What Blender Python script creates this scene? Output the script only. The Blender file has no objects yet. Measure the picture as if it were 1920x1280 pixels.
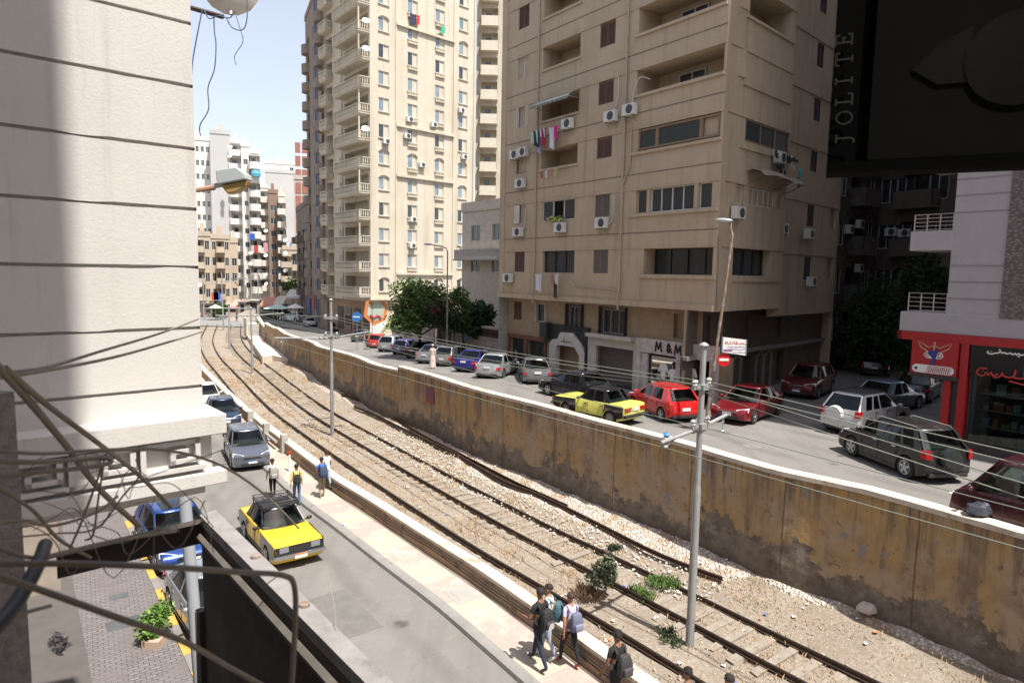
import bpy, bmesh, math, random
from mathutils import Vector, Matrix
RND=random.Random(11)
rad=math.radians
sc=bpy.context.scene
col=sc.collection
# ------------------------------------------------------------------ camera
HC=9.4                                   # eye height above the left roadway (third floor balcony)
FPX=1240.0; PITCH=math.atan(129/FPX); ROLL=rad(1.03)
fw=Vector((0,math.cos(PITCH),-math.sin(PITCH))); rt0=Vector((1,0,0)); up0=rt0.cross(fw)
rt=rt0*math.cos(ROLL)+up0*math.sin(ROLL); up=-rt0*math.sin(ROLL)+up0*math.cos(ROLL)
cd=bpy.data.cameras.new('camera'); cam=bpy.data.objects.new('camera',cd); col.objects.link(cam)
cam.matrix_world=Matrix(((rt.x,up.x,-fw.x,0),(rt.y,up.y,-fw.y,0),(rt.z,up.z,-fw.z,HC),(0,0,0,1)))
cd.sensor_width=36; cd.lens=36*FPX/1920; cd.clip_start=.05; cd.clip_end=3000
cd.dof.use_dof=True; cd.dof.focus_distance=28; cd.dof.aperture_fstop=5.0
sc.camera=cam
# ------------------------------------------------------------------ sky and sun
SAZ=138.0; SEL=64.0
S=Vector((math.sin(rad(SAZ))*math.cos(rad(SEL)),math.cos(rad(SAZ))*math.cos(rad(SEL)),math.sin(rad(SEL))))
w=bpy.data.worlds.new('World'); sc.world=w; w.use_nodes=True
nt=w.node_tree; bg=nt.nodes['Background']; sk=nt.nodes.new('ShaderNodeTexSky'); sk.sky_type='NISHITA'; sk.sun_disc=False
sk.sun_elevation=rad(SEL); sk.sun_rotation=rad(SAZ); sk.air_density=1.0; sk.dust_density=2.5; sk.ozone_density=1.0
bg.inputs[1].default_value=0.10
# pale dusty haze low in the sky on top of the clear sky
tcw=nt.nodes.new('ShaderNodeTexCoord'); sxw=nt.nodes.new('ShaderNodeSeparateXYZ'); nt.links.new(tcw.outputs['Generated'],sxw.inputs[0])
mrw=nt.nodes.new('ShaderNodeMapRange'); mrw.interpolation_type='SMOOTHSTEP'; mrw.inputs[1].default_value=-.1; mrw.inputs[2].default_value=1.5; mrw.inputs[3].default_value=1; mrw.inputs[4].default_value=.0; nt.links.new(sxw.outputs[2],mrw.inputs[0])
vm=nt.nodes.new('ShaderNodeVectorMath'); vm.operation='SCALE'; vm.inputs[0].default_value=(3.5,3.25,3.0); nt.links.new(mrw.outputs[0],vm.inputs['Scale'])
va=nt.nodes.new('ShaderNodeVectorMath'); va.operation='ADD'; nt.links.new(sk.outputs[0],va.inputs[0]); nt.links.new(vm.outputs[0],va.inputs[1]); nt.links.new(va.outputs[0],bg.inputs[0])
ld=bpy.data.lights.new('sun','SUN'); ld.energy=5.0; ld.angle=rad(.6); ld.color=(1,.95,.87)
so=bpy.data.objects.new('sun',ld); col.objects.link(so); so.rotation_euler=(-S).to_track_quat('-Z','Y').to_euler()
sc.view_settings.view_transform='Standard'; sc.view_settings.look='None'; sc.view_settings.exposure=0.62; sc.view_settings.gamma=1
sc.view_settings.use_curve_mapping=False
# ------------------------------------------------------------------ measuring helpers (photo pixel -> place)
def ray(px,py): return rt*((px-960)/FPX)+up*((640-py)/FPX)+fw
def G(px,py,z=0.0):
    r=ray(px,py); return Vector((0,0,HC))+r*((z-HC)/r.z)
def AY(px,py,Y):
    r=ray(px,py); return Vector((0,0,HC))+r*(Y/r.y)
class Fr:                                # a wall plane: origin, direction along it, outward normal
    def __init__(s,O,u,flip=False):
        s.O=Vector((O[0],O[1],0)); s.u=Vector((u[0],u[1],0)).normalized(); s.n=Vector((-s.u.y,s.u.x,0))
        if flip: s.n=-s.n
    def M(s,d=0):
        u,n,O=s.u,s.n,s.O+s.n*d
        return Matrix(((u.x,n.x,0,O.x),(u.y,n.y,0,O.y),(0,0,1,0),(0,0,0,1)))
    def px(s,px,py,d=0):
        r=ray(px,py); O=s.O+s.n*d; u=s.u
        D=u.x*(-r.y)-(-r.x)*u.y
        a=((-O.x)*(-r.y)-(-r.x)*(-O.y))/D; t=(u.x*(-O.y)-u.y*(-O.x))/D
        return a,HC+t*r.z
# ------------------------------------------------------------------ objects
def tag(o,label=None,cat=None,group=None,kind=None):
    if label: o['label']=label
    if cat: o['category']=cat
    if group: o['group']=group
    if kind: o['kind']=kind
    return o
def E(name,loc=(0,0,0),rz=0,label=None,cat=None,group=None):
    o=bpy.data.objects.new(name,None); o.empty_display_size=.2; col.objects.link(o)
    o.location=loc; o.rotation_euler=(0,0,rz)
    return tag(o,label,cat,group)
def link(name,me,parent=None,world=False):
    o=bpy.data.objects.new(name,me); col.objects.link(o)
    if parent is not None:
        o.parent=parent
        if world: o.matrix_parent_inverse=(Matrix.Translation(parent.location)@parent.rotation_euler.to_matrix().to_4x4()).inverted()
    return o
class MB:
    def __init__(s,M=None): s.v=[];s.f=[];s.m=[];s.M=M or Matrix.Identity(4);s.i=0
    def add(s,vs,fs):
        b=len(s.v); M=s.M
        s.v+=[tuple(M@Vector(v)) for v in vs]; s.f+=[tuple(b+i for i in f) for f in fs]; s.m+=[s.i]*len(fs); return s
    def box(s,x0,x1,y0,y1,z0,z1):
        return s.add([(x0,y0,z0),(x1,y0,z0),(x1,y1,z0),(x0,y1,z0),(x0,y0,z1),(x1,y0,z1),(x1,y1,z1),(x0,y1,z1)],
                     [(0,3,2,1),(4,5,6,7),(0,1,5,4),(1,2,6,5),(2,3,7,6),(3,0,4,7)])
    def quad(s,*p): return s.add(p,[tuple(range(len(p)))])
    def prism(s,poly,a,b,ax='y'):
        n=len(poly)
        def P(p,t): return (p[0],t,p[1]) if ax=='y' else ((t,p[0],p[1]) if ax=='x' else (p[0],p[1],t))
        return s.add([P(p,a) for p in poly]+[P(p,b) for p in poly],[tuple(range(n))[::-1],tuple(range(n,2*n))]+[(i,(i+1)%n,n+(i+1)%n,n+i) for i in range(n)])
    def tube(s,pts,r,seg=6,cap=True):
        pts=[Vector(p) for p in pts]; rs=r if isinstance(r,(list,tuple)) else [r]*len(pts)
        vs=[];fs=[]; px_=None
        for i,p in enumerate(pts):
            t=(pts[min(i+1,len(pts)-1)]-pts[max(i-1,0)])
            if t.length<1e-9: t=Vector((0,0,1))
            t.normalize()
            a=(px_ - t*px_.dot(t)) if px_ is not None else t.orthogonal()
            if a.length<1e-6: a=t.orthogonal()
            a.normalize(); px_=a; b=t.cross(a)
            for k in range(seg):
                an=2*math.pi*k/seg; vs.append(p+(a*math.cos(an)+b*math.sin(an))*rs[i])
        for i in range(len(pts)-1):
            for k in range(seg): fs.append((i*seg+k,i*seg+(k+1)%seg,(i+1)*seg+(k+1)%seg,(i+1)*seg+k))
        if cap: fs+= [tuple(range(seg))[::-1],tuple(range((len(pts)-1)*seg,len(pts)*seg))]
        return s.add(vs,fs)
    def lathe(s,prof,seg=16,c=(0,0,0),ax='z'):
        vs=[];fs=[]
        for r,h in prof:
            for k in range(seg):
                a=2*math.pi*k/seg; x,y=r*math.cos(a),r*math.sin(a)
                vs.append((c[0]+x,c[1]+y,c[2]+h) if ax=='z' else ((c[0]+x,c[1]+h,c[2]+y) if ax=='y' else (c[0]+h,c[1]+x,c[2]+y)))
        for i in range(len(prof)-1):
            for k in range(seg): fs.append((i*seg+k,i*seg+(k+1)%seg,(i+1)*seg+(k+1)%seg,(i+1)*seg+k))
        fs+=[tuple(range(seg))[::-1],tuple(range((len(prof)-1)*seg,len(prof)*seg))]
        return s.add(vs,fs)
    def ell(s,c,r,seg=10,rings=6,jit=0):
        pr=[]; vs=[];fs=[]
        for i in range(rings+1):
            th=math.pi*i/rings
            for k in range(seg):
                a=2*math.pi*k/seg; j=1+RND.uniform(-jit,jit)
                vs.append((c[0]+r[0]*math.sin(th)*math.cos(a)*j,c[1]+r[1]*math.sin(th)*math.sin(a)*j,c[2]-r[2]*math.cos(th)*j))
        for i in range(rings):
            for k in range(seg): fs.append((i*seg+k,i*seg+(k+1)%seg,(i+1)*seg+(k+1)%seg,(i+1)*seg+k))
        return s.add(vs,fs)
    def mesh(s,name,mats,smooth=None,bevel=0,bseg=2):
        me=bpy.data.meshes.new(name); me.from_pydata(s.v,[],s.f)
        if not isinstance(mats,(list,tuple)): mats=[mats]
        for m in mats: me.materials.append(m)
        for p,i in zip(me.polygons,s.m): p.material_index=min(i,len(mats)-1)
        if bevel or smooth is not None:
            bm=bmesh.new(); bm.from_mesh(me); bmesh.ops.remove_doubles(bm,verts=bm.verts,dist=1e-5)
            bmesh.ops.recalc_face_normals(bm,faces=bm.faces)
            if bevel:
                es=[e for e in bm.edges if len(e.link_faces)==2 and e.calc_face_angle(0)>.5]
                bmesh.ops.bevel(bm,geom=es,offset=bevel,segments=bseg,affect='EDGES',profile=.5,clamp_overlap=True)
            bm.to_mesh(me); bm.free()
            if smooth is not None:
                for p in me.polygons: p.use_smooth=True
                me.set_sharp_from_angle(angle=rad(smooth))
        me.update(); return me
    def build(s,name,mats,parent=None,world=True,smooth=None,bevel=0,bseg=2):
        return link(name,s.mesh(name,mats,smooth,bevel,bseg),parent,world)
# ------------------------------------------------------------------ materials
MC={}
def mat(name,c,rough=.8,metal=0,var=.12,scale=2.0,bump=0,bs=30,c2=None,t2=.6,s2=1.2,coat=0,spec=.5,streak=0,space='Object',emit=0,det=6):
    if name in MC: return MC[name]
    m=bpy.data.materials.new(name); m.use_nodes=True; n=m.node_tree.nodes; l=m.node_tree.links; b=n['Principled BSDF']
    b.inputs['Roughness'].default_value=rough; b.inputs['Metallic'].default_value=metal; b.inputs['Coat Weight'].default_value=coat
    b.inputs['Specular IOR Level'].default_value=spec
    c=Vector(c)
    tc=n.new('ShaderNodeTexCoord'); out=None
    if var>0:
        nz=n.new('ShaderNodeTexNoise'); nz.inputs['Scale'].default_value=scale; nz.inputs['Detail'].default_value=det; nz.inputs['Roughness'].default_value=.65
        l.new(tc.outputs[space],nz.inputs['Vector'])
        mx=n.new('ShaderNodeMix'); mx.data_type='RGBA'
        mr=n.new('ShaderNodeMapRange'); mr.inputs[1].default_value=.3; mr.inputs[2].default_value=.7; l.new(nz.outputs[0],mr.inputs[0]); l.new(mr.outputs[0],mx.inputs[0])
        mx.inputs[6].default_value=(*(c*(1-var)),1); mx.inputs[7].default_value=(*[min(1,x*(1+var)) for x in c],1); out=mx.outputs[2]
    if c2 is not None:
        n2=n.new('ShaderNodeTexNoise'); n2.inputs['Scale'].default_value=s2; n2.inputs['Detail'].default_value=8; n2.inputs['Roughness'].default_value=.7
        mp=n.new('ShaderNodeMapping'); l.new(tc.outputs[space],mp.inputs[0]); mp.inputs['Location'].default_value=(3.1,7.7,1.3)
        if streak: mp.inputs['Scale'].default_value=(1,1,streak)
        l.new(mp.outputs[0],n2.inputs['Vector'])
        m2=n.new('ShaderNodeMapRange'); m2.inputs[1].default_value=t2; m2.inputs[2].default_value=t2+.12; l.new(n2.outputs[0],m2.inputs[0])
        mx2=n.new('ShaderNodeMix'); mx2.data_type='RGBA'; l.new(m2.outputs[0],mx2.inputs[0])
        if out: l.new(out,mx2.inputs[6])
        else: mx2.inputs[6].default_value=(*c,1)
        mx2.inputs[7].default_value=(*c2,1); out=mx2.outputs[2]
    if out: l.new(out,b.inputs['Base Color'])
    else: b.inputs['Base Color'].default_value=(*c,1)
    if bump:
        n3=n.new('ShaderNodeTexNoise'); n3.inputs['Scale'].default_value=bs; n3.inputs['Detail'].default_value=5; l.new(tc.outputs[space],n3.inputs['Vector'])
        bp=n.new('ShaderNodeBump'); bp.inputs['Strength'].default_value=bump; bp.inputs['Distance'].default_value=.05; l.new(n3.outputs[0],bp.inputs['Height']); l.new(bp.outputs[0],b.inputs['Normal'])
    if emit: b.inputs['Emission Color'].default_value=(*c,1); b.inputs['Emission Strength'].default_value=emit
    MC[name]=m; return m
class NG:                                # tiny node builder for the special surfaces
    def __init__(s,name,rough=.9):
        s.m=bpy.data.materials.new(name); s.m.use_nodes=True; s.n=s.m.node_tree.nodes; s.l=s.m.node_tree.links; s.b=s.n['Principled BSDF']; s.b.inputs['Roughness'].default_value=rough
        s.tc=s.n.new('ShaderNodeTexCoord').outputs['Object']; MC[name]=s.m
    def setin(s,i,v):
        if isinstance(v,(int,float)): i.default_value=v
        elif isinstance(v,(tuple,list)): i.default_value=(*v,1) if len(v)==3 and i.type=='RGBA' else v
        else: s.l.new(v,i)
    def map(s,vec=None,rot=0,scale=(1,1,1),loc=(0,0,0)):
        m=s.n.new('ShaderNodeMapping'); s.l.new(vec or s.tc,m.inputs[0]); m.inputs['Rotation'].default_value=(0,0,rot); m.inputs['Scale'].default_value=scale; m.inputs['Location'].default_value=loc; return m.outputs[0]
    def noise(s,sc_,vec=None,det=6,ro=.6):
        m=s.n.new('ShaderNodeTexNoise'); m.inputs['Scale'].default_value=sc_; m.inputs['Detail'].default_value=det; m.inputs['Roughness'].default_value=ro; s.l.new(vec or s.tc,m.inputs['Vector']); return m.outputs[0]
    def vor(s,sc_,vec=None,feat='F1',out=0):
        m=s.n.new('ShaderNodeTexVoronoi'); m.feature=feat; m.inputs['Scale'].default_value=sc_; s.l.new(vec or s.tc,m.inputs['Vector']); return m.outputs[out]
    def rng(s,v,a,b,c=0,d=1):
        m=s.n.new('ShaderNodeMapRange'); s.l.new(v,m.inputs[0])
        for i,x in enumerate((a,b,c,d)): m.inputs[i+1].default_value=x
        return m.outputs[0]
    def mix(s,f,a,b):
        m=s.n.new('ShaderNodeMix'); m.data_type='RGBA'; s.setin(m.inputs[0],f); s.setin(m.inputs[6],a); s.setin(m.inputs[7],b); return m.outputs[2]
    def math(s,op,a,b=0):
        m=s.n.new('ShaderNodeMath'); m.operation=op; s.setin(m.inputs[0],a); s.setin(m.inputs[1],b); return m.outputs[0]
    def sep(s,vec=None):
        m=s.n.new('ShaderNodeSeparateXYZ'); s.l.new(vec or s.tc,m.inputs[0]); return m.outputs
    def brick(s,vec,c1,c2,mo,sc_=1,bw=.5,rh=.25,ms=.02,off=.5):
        m=s.n.new('ShaderNodeTexBrick'); s.l.new(vec,m.inputs['Vector']); s.setin(m.inputs['Color1'],c1); s.setin(m.inputs['Color2'],c2); s.setin(m.inputs['Mortar'],mo)
        m.inputs['Scale'].default_value=sc_; m.inputs['Brick Width'].default_value=bw; m.inputs['Row Height'].default_value=rh; m.inputs['Mortar Size'].default_value=ms; m.offset=off; return m.outputs[0],m.outputs[1]
    def col(s,v): s.setin(s.b.inputs['Base Color'],v); return s.m
    def bump(s,h,st=.5,dist=.03):
        m=s.n.new('ShaderNodeBump'); m.inputs['Strength'].default_value=st; m.inputs['Distance'].default_value=dist; s.l.new(h,m.inputs['Height']); s.l.new(m.outputs[0],s.b.inputs['Normal'])
TRK=rad(-36)      # heading of the street (angle from +Y)
g=NG('dirt'); a=g.noise(.9,det=10,ro=.7); b_=g.noise(9,det=8,ro=.75); v=g.vor(7.5); v2=g.vor(19)
c=g.mix(g.rng(a,.35,.65),(.275,.235,.19),(.38,.335,.28)); c=g.mix(g.rng(b_,.40,.62),c,(.24,.185,.135))
cell=g.noise(3.1,det=3); c=g.mix(g.math('MULTIPLY',g.rng(v,.10,.07),g.rng(cell,.53,.6)),c,(.62,.59,.54)); c=g.mix(g.math('MULTIPLY',g.rng(v2,.2,.15),g.rng(g.noise(1.7,det=5),.47,.55)),c,(.66,.62,.56))
g.bump(g.noise(14,det=8,ro=.7),.9,.06); DIRT=g.col(c)
g=NG('rubble'); v=g.vor(9); v2=g.vor(26); c=g.mix(g.rng(g.noise(5,det=8,ro=.8),.35,.7),(.78,.73,.68),(.62,.55,.48)); c=g.mix(g.rng(v,.35,.5),c,(.46,.38,.31)); c=g.mix(g.rng(g.noise(1.1,det=7,ro=.7),.53,.6),c,(.40,.29,.19)); c=g.mix(g.rng(v2,.2,.1),c,(.8,.76,.72))
g.bump(g.vor(13),1,.09); RUBBLE=g.col(c)
g=NG('asphalt',.92); c=g.mix(g.rng(g.noise(.35,det=8,ro=.7),.3,.7),(.165,.155,.145),(.235,.222,.208)); c=g.mix(g.rng(g.noise(60,det=3),.35,.7),c,(.19,.18,.168)); sp=g.map(rot=TRK,scale=(1.2,.08,1)); c=g.mix(g.math('MULTIPLY',g.rng(g.noise(1.1,sp,det=5),.5,.7),.5),c,(.13,.122,.115)); c=g.mix(g.rng(g.noise(.9,det=9,ro=.8),.63,.66),c,(.27,.25,.23))
ck=g.math('ABSOLUTE',g.math('SUBTRACT',g.noise(.6,det=6,ro=.55),.5)); c=g.mix(g.math('MULTIPLY',g.rng(ck,.0022,.0008),.7),c,(.10,.095,.09))
lx=g.sep(g.map(rot=TRK)); tr=g.math('ABSOLUTE',g.math('SUBTRACT',g.math('FRACT',g.math('MULTIPLY',g.math('ADD',lx[0],g.math('MULTIPLY',g.noise(.15,det=2),1.5)),.55)),.5)); c=g.mix(g.math('MULTIPLY',g.rng(tr,.22,.06),g.rng(g.noise(.5,g.map(rot=TRK,scale=(1,.15,1)),det=4),.35,.75)),c,(.125,.117,.11)); oil=g.vor(.55); c=g.mix(g.math('MULTIPLY',g.rng(oil,.16,.05),g.rng(g.noise(1.2,det=7),.45,.6)),c,(.07,.066,.062)); du=g.noise(2.4,g.map(loc=(2,8,0)),det=9,ro=.8); c=g.mix(g.math('MULTIPLY',g.rng(du,.56,.7),.55),c,(.30,.275,.24)); g.bump(g.noise(90,det=2),.25,.01); ASPH=g.col(c)
g=NG('pavement_tiles',.85); vec=g.map(rot=TRK); br,bf=g.brick(vec,(.42,.30,.265),(.40,.315,.28),(.28,.24,.21),bw=.25,rh=.25,ms=.012,off=0); sx=g.sep(vec); st=g.math('FRACT',g.math('MULTIPLY',sx[1],.36)); c=g.mix(g.rng(st,.48,.52),(.44,.385,.305),br); c=g.mix(bf,c,(.42,.36,.30)); c=g.mix(g.rng(g.noise(1.6,det=8,ro=.75),.5,.66),c,(.50,.45,.39)); PAVE=g.col(c)
g=NG('brick_paving',.9); vec=g.map(rot=TRK+.05); br,bf=g.brick(vec,(.15,.138,.14),(.20,.182,.184),(.075,.062,.06),bw=.22,rh=.11,ms=.012); c=g.mix(g.rng(g.noise(1.4,det=7),.45,.7),br,(.15,.13,.127)); g.bump(bf,-.5,.01); BPAVE=g.col(c)  # brick colours lowered to carry the footway's shade
g=NG('ochre_wall',.95); xyz=g.sep(); big=g.noise(.55,det=9,ro=.68); h=g.math('ADD',g.math('MULTIPLY',xyz[2],.42),g.math('MULTIPLY',big,2.6)); n1=g.noise(2.2,det=9,ro=.7)
och=g.mix(g.rng(n1,.35,.65),(.37,.255,.15),(.50,.325,.125)); och=g.mix(g.rng(g.noise(1.4,g.map(scale=(1.3,1.3,.12)),det=6),.5,.62),och,(.24,.175,.125)); och=g.mix(g.rng(g.noise(.55,det=8,ro=.7),.48,.6),och,(.43,.325,.225)); och=g.mix(g.rng(g.noise(2.9,g.map(loc=(1,9,2)),det=9,ro=.75),.58,.64),och,(.22,.14,.08))
gry=g.mix(g.rng(g.noise(1.7,det=10,ro=.75),.4,.62),(.28,.235,.19),(.13,.105,.083)); c=g.mix(g.rng(h,1.70,1.76),gry,och); c=g.mix(g.rng(g.noise(1.15,g.map(loc=(5,2,9)),det=9,ro=.72),.60,.625),c,(.29,.26,.24))
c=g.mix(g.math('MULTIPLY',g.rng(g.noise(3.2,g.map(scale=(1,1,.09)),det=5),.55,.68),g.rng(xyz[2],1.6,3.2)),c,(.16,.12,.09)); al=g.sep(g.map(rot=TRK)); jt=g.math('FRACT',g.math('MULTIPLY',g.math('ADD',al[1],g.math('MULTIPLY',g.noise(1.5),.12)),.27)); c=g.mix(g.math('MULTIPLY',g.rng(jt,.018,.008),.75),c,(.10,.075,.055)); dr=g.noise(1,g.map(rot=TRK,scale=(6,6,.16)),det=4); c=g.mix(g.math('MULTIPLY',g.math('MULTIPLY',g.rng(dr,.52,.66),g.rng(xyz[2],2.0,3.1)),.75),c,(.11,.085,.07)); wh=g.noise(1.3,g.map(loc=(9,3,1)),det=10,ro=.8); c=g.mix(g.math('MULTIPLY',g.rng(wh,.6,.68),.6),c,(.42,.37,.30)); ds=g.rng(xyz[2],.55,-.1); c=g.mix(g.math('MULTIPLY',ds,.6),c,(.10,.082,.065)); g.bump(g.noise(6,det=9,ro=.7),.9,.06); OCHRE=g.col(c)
g=NG('parapet_plaster',.95); c=g.mix(g.rng(g.noise(1.6,det=9,ro=.7),.4,.6),(.42,.30,.19),(.30,.215,.15)); c=g.mix(g.rng(g.noise(2.3,g.map(loc=(4,4,4)),det=8),.58,.64),c,(.17,.13,.10)); g.bump(g.noise(9,det=8),.5,.03); PARA=g.col(c)
g=NG('beige_render',.9); xyz=g.sep(); c=g.mix(g.rng(g.noise(.5,det=8,ro=.7),.35,.65),(.48,.385,.28),(.42,.335,.24)); c=g.mix(g.math('MULTIPLY',g.rng(g.noise(1.6,g.map(scale=(1.5,1.5,.1)),det=6),.52,.75),.55),c,(.26,.205,.15)); c=g.mix(g.math('MULTIPLY',g.rng(g.noise(.9,g.map(loc=(6,1,3)),det=9,ro=.75),.58,.66),.5),c,(.52,.43,.33)); g.bump(g.noise(25),.25,.02); BEIGE=g.col(c)
g=NG('cream_render',.9); c=g.mix(g.rng(g.noise(.35,det=8,ro=.7),.35,.65),(.58,.53,.435),(.52,.47,.375)); c=g.mix(g.math('MULTIPLY',g.rng(g.noise(.8,g.map(scale=(1.2,1.2,.12)),det=7),.48,.7),.7),c,(.42,.37,.29)); CREAM=g.col(c)
g=NG('white_plaster',.92); c=g.mix(g.rng(g.noise(1.1,det=8,ro=.65),.35,.7),(.61,.585,.56),(.56,.535,.51)); c=g.mix(g.math('MULTIPLY',g.rng(g.noise(4,g.map(scale=(1.6,1.6,.12)),det=6),.55,.75),.5),c,(.42,.38,.35)); g.bump(g.noise(38,det=6,ro=.7),.35,.012); WPL=g.col(c)
g=NG('rough_stucco',.95); c=g.mix(g.rng(g.noise(30),.35,.7),(.40,.37,.36),(.25,.23,.225)); g.bump(g.noise(60,det=6),1,.02); STUC=g.col(c)
g=NG('marble_front',.5); c=g.mix(g.rng(g.noise(2.2,det=10,ro=.75),.42,.62),(.58,.53,.51),(.36,.31,.30)); br,bf=g.brick(g.map(scale=(1,1,1)),(1,1,1),(1,1,1),(0,0,0),bw=.9,rh=.45,ms=.01); MARB=g.col(c)
g=NG('stone_cladding',.95); tcw=g.tc; v=g.vor(7,g.map(scale=(1,1,3.2))); v2=g.vor(7,g.map(scale=(1,1,3.2)),out=1); c=g.mix(g.rng(v,0,.5),(.36,.31,.30),(.12,.10,.10)); g.bump(v,-1,.06); SCLAD=g.col(c)
g=NG('red_brick_infill',.95); c=g.mix(g.rng(g.noise(3),.4,.6),(.33,.15,.12),(.28,.13,.105)); RBRICK=g.col(c)
g=NG('leaves'); c=g.mix(g.rng(g.noise(1.3,det=4),.35,.65),(.055,.115,.02),(.13,.205,.042)); c=g.mix(g.rng(g.noise(9,det=2),.4,.7),c,(.045,.085,.02)); LEAF=g.col(c); g.b.inputs['Roughness'].default_value=.55
g=NG('dark_leaves'); c=g.mix(g.rng(g.noise(1.3,det=4),.35,.65),(.014,.032,.011),(.034,.066,.02)); DLEAF=g.col(c)  # dark foliage, lowered further to carry the side street's shade
g=NG('dry_grass'); c=g.mix(g.rng(g.noise(1.5,det=4),.35,.65),(.38,.26,.14),(.50,.37,.22)); DRYG=g.col(c)
WHITE=mat('white_paint',(.74,.72,.69),.6,var=.06); COPE=mat('coping_plaster',(.57,.51,.435),.9,var=.14,c2=(.34,.27,.20),t2=.54,bump=.3)
GREY=mat('grey_metal',(.30,.32,.33),.45,metal=.5,var=.1); POLEM=mat('galvanised_pole',(.33,.34,.345),.5,metal=.25,var=.12,c2=(.22,.2,.19),t2=.62,s2=3)
RUST=mat('rusty_metal',(.24,.16,.115),.8,var=.25,scale=6,c2=(.36,.33,.3),t2=.5,s2=3)
GLASS=mat('window_glass',(.035,.045,.05),.06,var=.2,scale=.6,spec=.9); SKYG=mat('sky_reflection_glass',(.20,.25,.29),.12,var=.3,scale=.7,spec=.9)  # SKYG panes have a sky reflection painted into their colour
DARK=mat('dark_void',(.012,.011,.010),.9,var=0); CONC=mat('concrete',(.36,.34,.315),.9,var=.14,c2=(.24,.22,.2),t2=.6,bump=.3)
BLACK=mat('black_rubber',(.018,.018,.018),.75,var=0); ALU=mat('white_window_frame',(.55,.55,.54),.4,var=.04); SHUT=mat('brown_shutter',(.115,.058,.045),.7,var=.15)
ACW=mat('ac_casing',(.60,.60,.58),.5,var=.06,c2=(.42,.4,.37),t2=.62,s2=4); ACG=mat('ac_grille',(.06,.06,.06),.6,var=0)
KERB=mat('kerb_concrete',(.25,.24,.225),.9,var=.12,c2=(.17,.16,.15),t2=.58,s2=2,bump=.3)
RAILM=mat('rail_steel',(.075,.048,.035),.6,metal=.5,var=.25,scale=5); RAILT=mat('rail_running_top',(.10,.085,.078),.38,metal=.8,var=.1)
SLEEP=mat('weathered_sleeper',(.27,.235,.195),.95,var=.2,scale=4,c2=(.20,.165,.13),t2=.55,s2=5)
WIRE=mat('cable_sheath',(.24,.21,.17),.7,var=.2,scale=6,c2=(.33,.30,.25),t2=.5); WIREG=mat('bare_wire',(.26,.29,.24),.5,metal=.3,var=0); BLKC=mat('black_cable',(.02,.02,.024),.5,var=0)
TRUNK=mat('bark',(.14,.10,.07),.95,var=.25,scale=5)
BROWN=mat('brown_render',(.24,.19,.15),.9,var=.15,c2=(.15,.12,.1),t2=.55); GREYB=mat('grey_render',(.42,.40,.36),.9,var=.1,scale=.3,c2=(.33,.31,.28),t2=.6,s2=.4); WB=mat('pale_render',(.62,.60,.55),.9,var=.08,scale=.3,c2=(.5,.47,.42),t2=.62,s2=.4,streak=.15)
PLATE=mat('plate_white',(.7,.7,.7),.4,var=0); PLB=mat('plate_blue',(.03,.12,.4),.4,var=0)
HL=mat('lamp_lens',(.75,.78,.8),.08,var=0,spec=.9); TL=mat('tail_lens',(.42,.015,.02),.15,var=0,spec=.8); AMB=mat('amber_lens',(.6,.2,.03),.2,var=0)
CHR=mat('chrome',(.6,.6,.6),.18,metal=.95,var=0); RIM=mat('alloy_rim',(.42,.43,.44),.3,metal=.8,var=0); TRIM=mat('dark_trim',(.03,.03,.032),.5,var=0)
CARG=bpy.data.materials.new('car_glass'); CARG.use_nodes=True; _n=CARG.node_tree.nodes; _l=CARG.node_tree.links; _n.clear(); _o=_n.new('ShaderNodeOutputMaterial'); _t=_n.new('ShaderNodeBsdfTransparent'); _t.inputs[0].default_value=(.34,.42,.41,1); _g=_n.new('ShaderNodeBsdfGlossy'); _g.inputs['Roughness'].default_value=.03; _m=_n.new('ShaderNodeMixShader'); _f=_n.new('ShaderNodeFresnel'); _f.inputs[0].default_value=1.6
_l.new(_f.outputs[0],_m.inputs[0]); _l.new(_t.outputs[0],_m.inputs[1]); _l.new(_g.outputs[0],_m.inputs[2]); _l.new(_m.outputs[0],_o.inputs[0])
SEAT=mat('car_seats',(.10,.095,.09),.9,var=.2)
# ------------------------------------------------------------------ ground, roads, tracks
def crom(P,n=8):
    P=[Vector(p) for p in P]; out=[]
    for i in range(len(P)-1):
        a=P[max(i-1,0)];b=P[i];c=P[i+1];d=P[min(i+2,len(P)-1)]
        for k in range(n):
            t=k/n; out.append(.5*((2*b)+(c-a)*t+(2*a-5*b+4*c-d)*t*t+(3*b-3*c+d-a)*t**3))
    out.append(P[-1]); return out
def zrail(Y): return -.7+max(0,min(1,(Y-58)/50))*.66
R4=[(19.4,.5),(14.3,7.2),(8.1,15.1),(5.6,18.4),(3.4,21.2),(1.3,23.9),(-3.3,30.3),(-9.0,38.6),(-13.4,45.4),(-20.1,57.0),(-27.1,69.3),(-32.9,80.7),(-37.4,90.7),(-45.2,109.8)]
R4=[(x*(9.4-zrail(y)-.12)/9.28,y*(9.4-zrail(y)-.12)/9.28,0) for x,y in R4]
SP=crom(R4,6)
def resample(P,ds):
    out=[P[0].copy()]; acc=0
    for a,b in zip(P,P[1:]):
        L=(b-a).length; 
        if L<1e-6: continue
        while acc+L>=ds:
            a=a.lerp(b,(ds-acc)/L); out.append(a.copy()); L=(b-a).length; acc=0
        acc+=L
    return out
SP=resample(SP,.66)
def tang(P,i): t=P[min(i+1,len(P)-1)]-P[max(i-1,0)]; return t.normalized()
def off(P,d):                         # positive d: to the left side (towards the pavement)
    o=[]
    for i,p in enumerate(P):
        t=tang(P,i); o.append(p+Vector((-t.y,t.x,0))*d)
    return o
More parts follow.
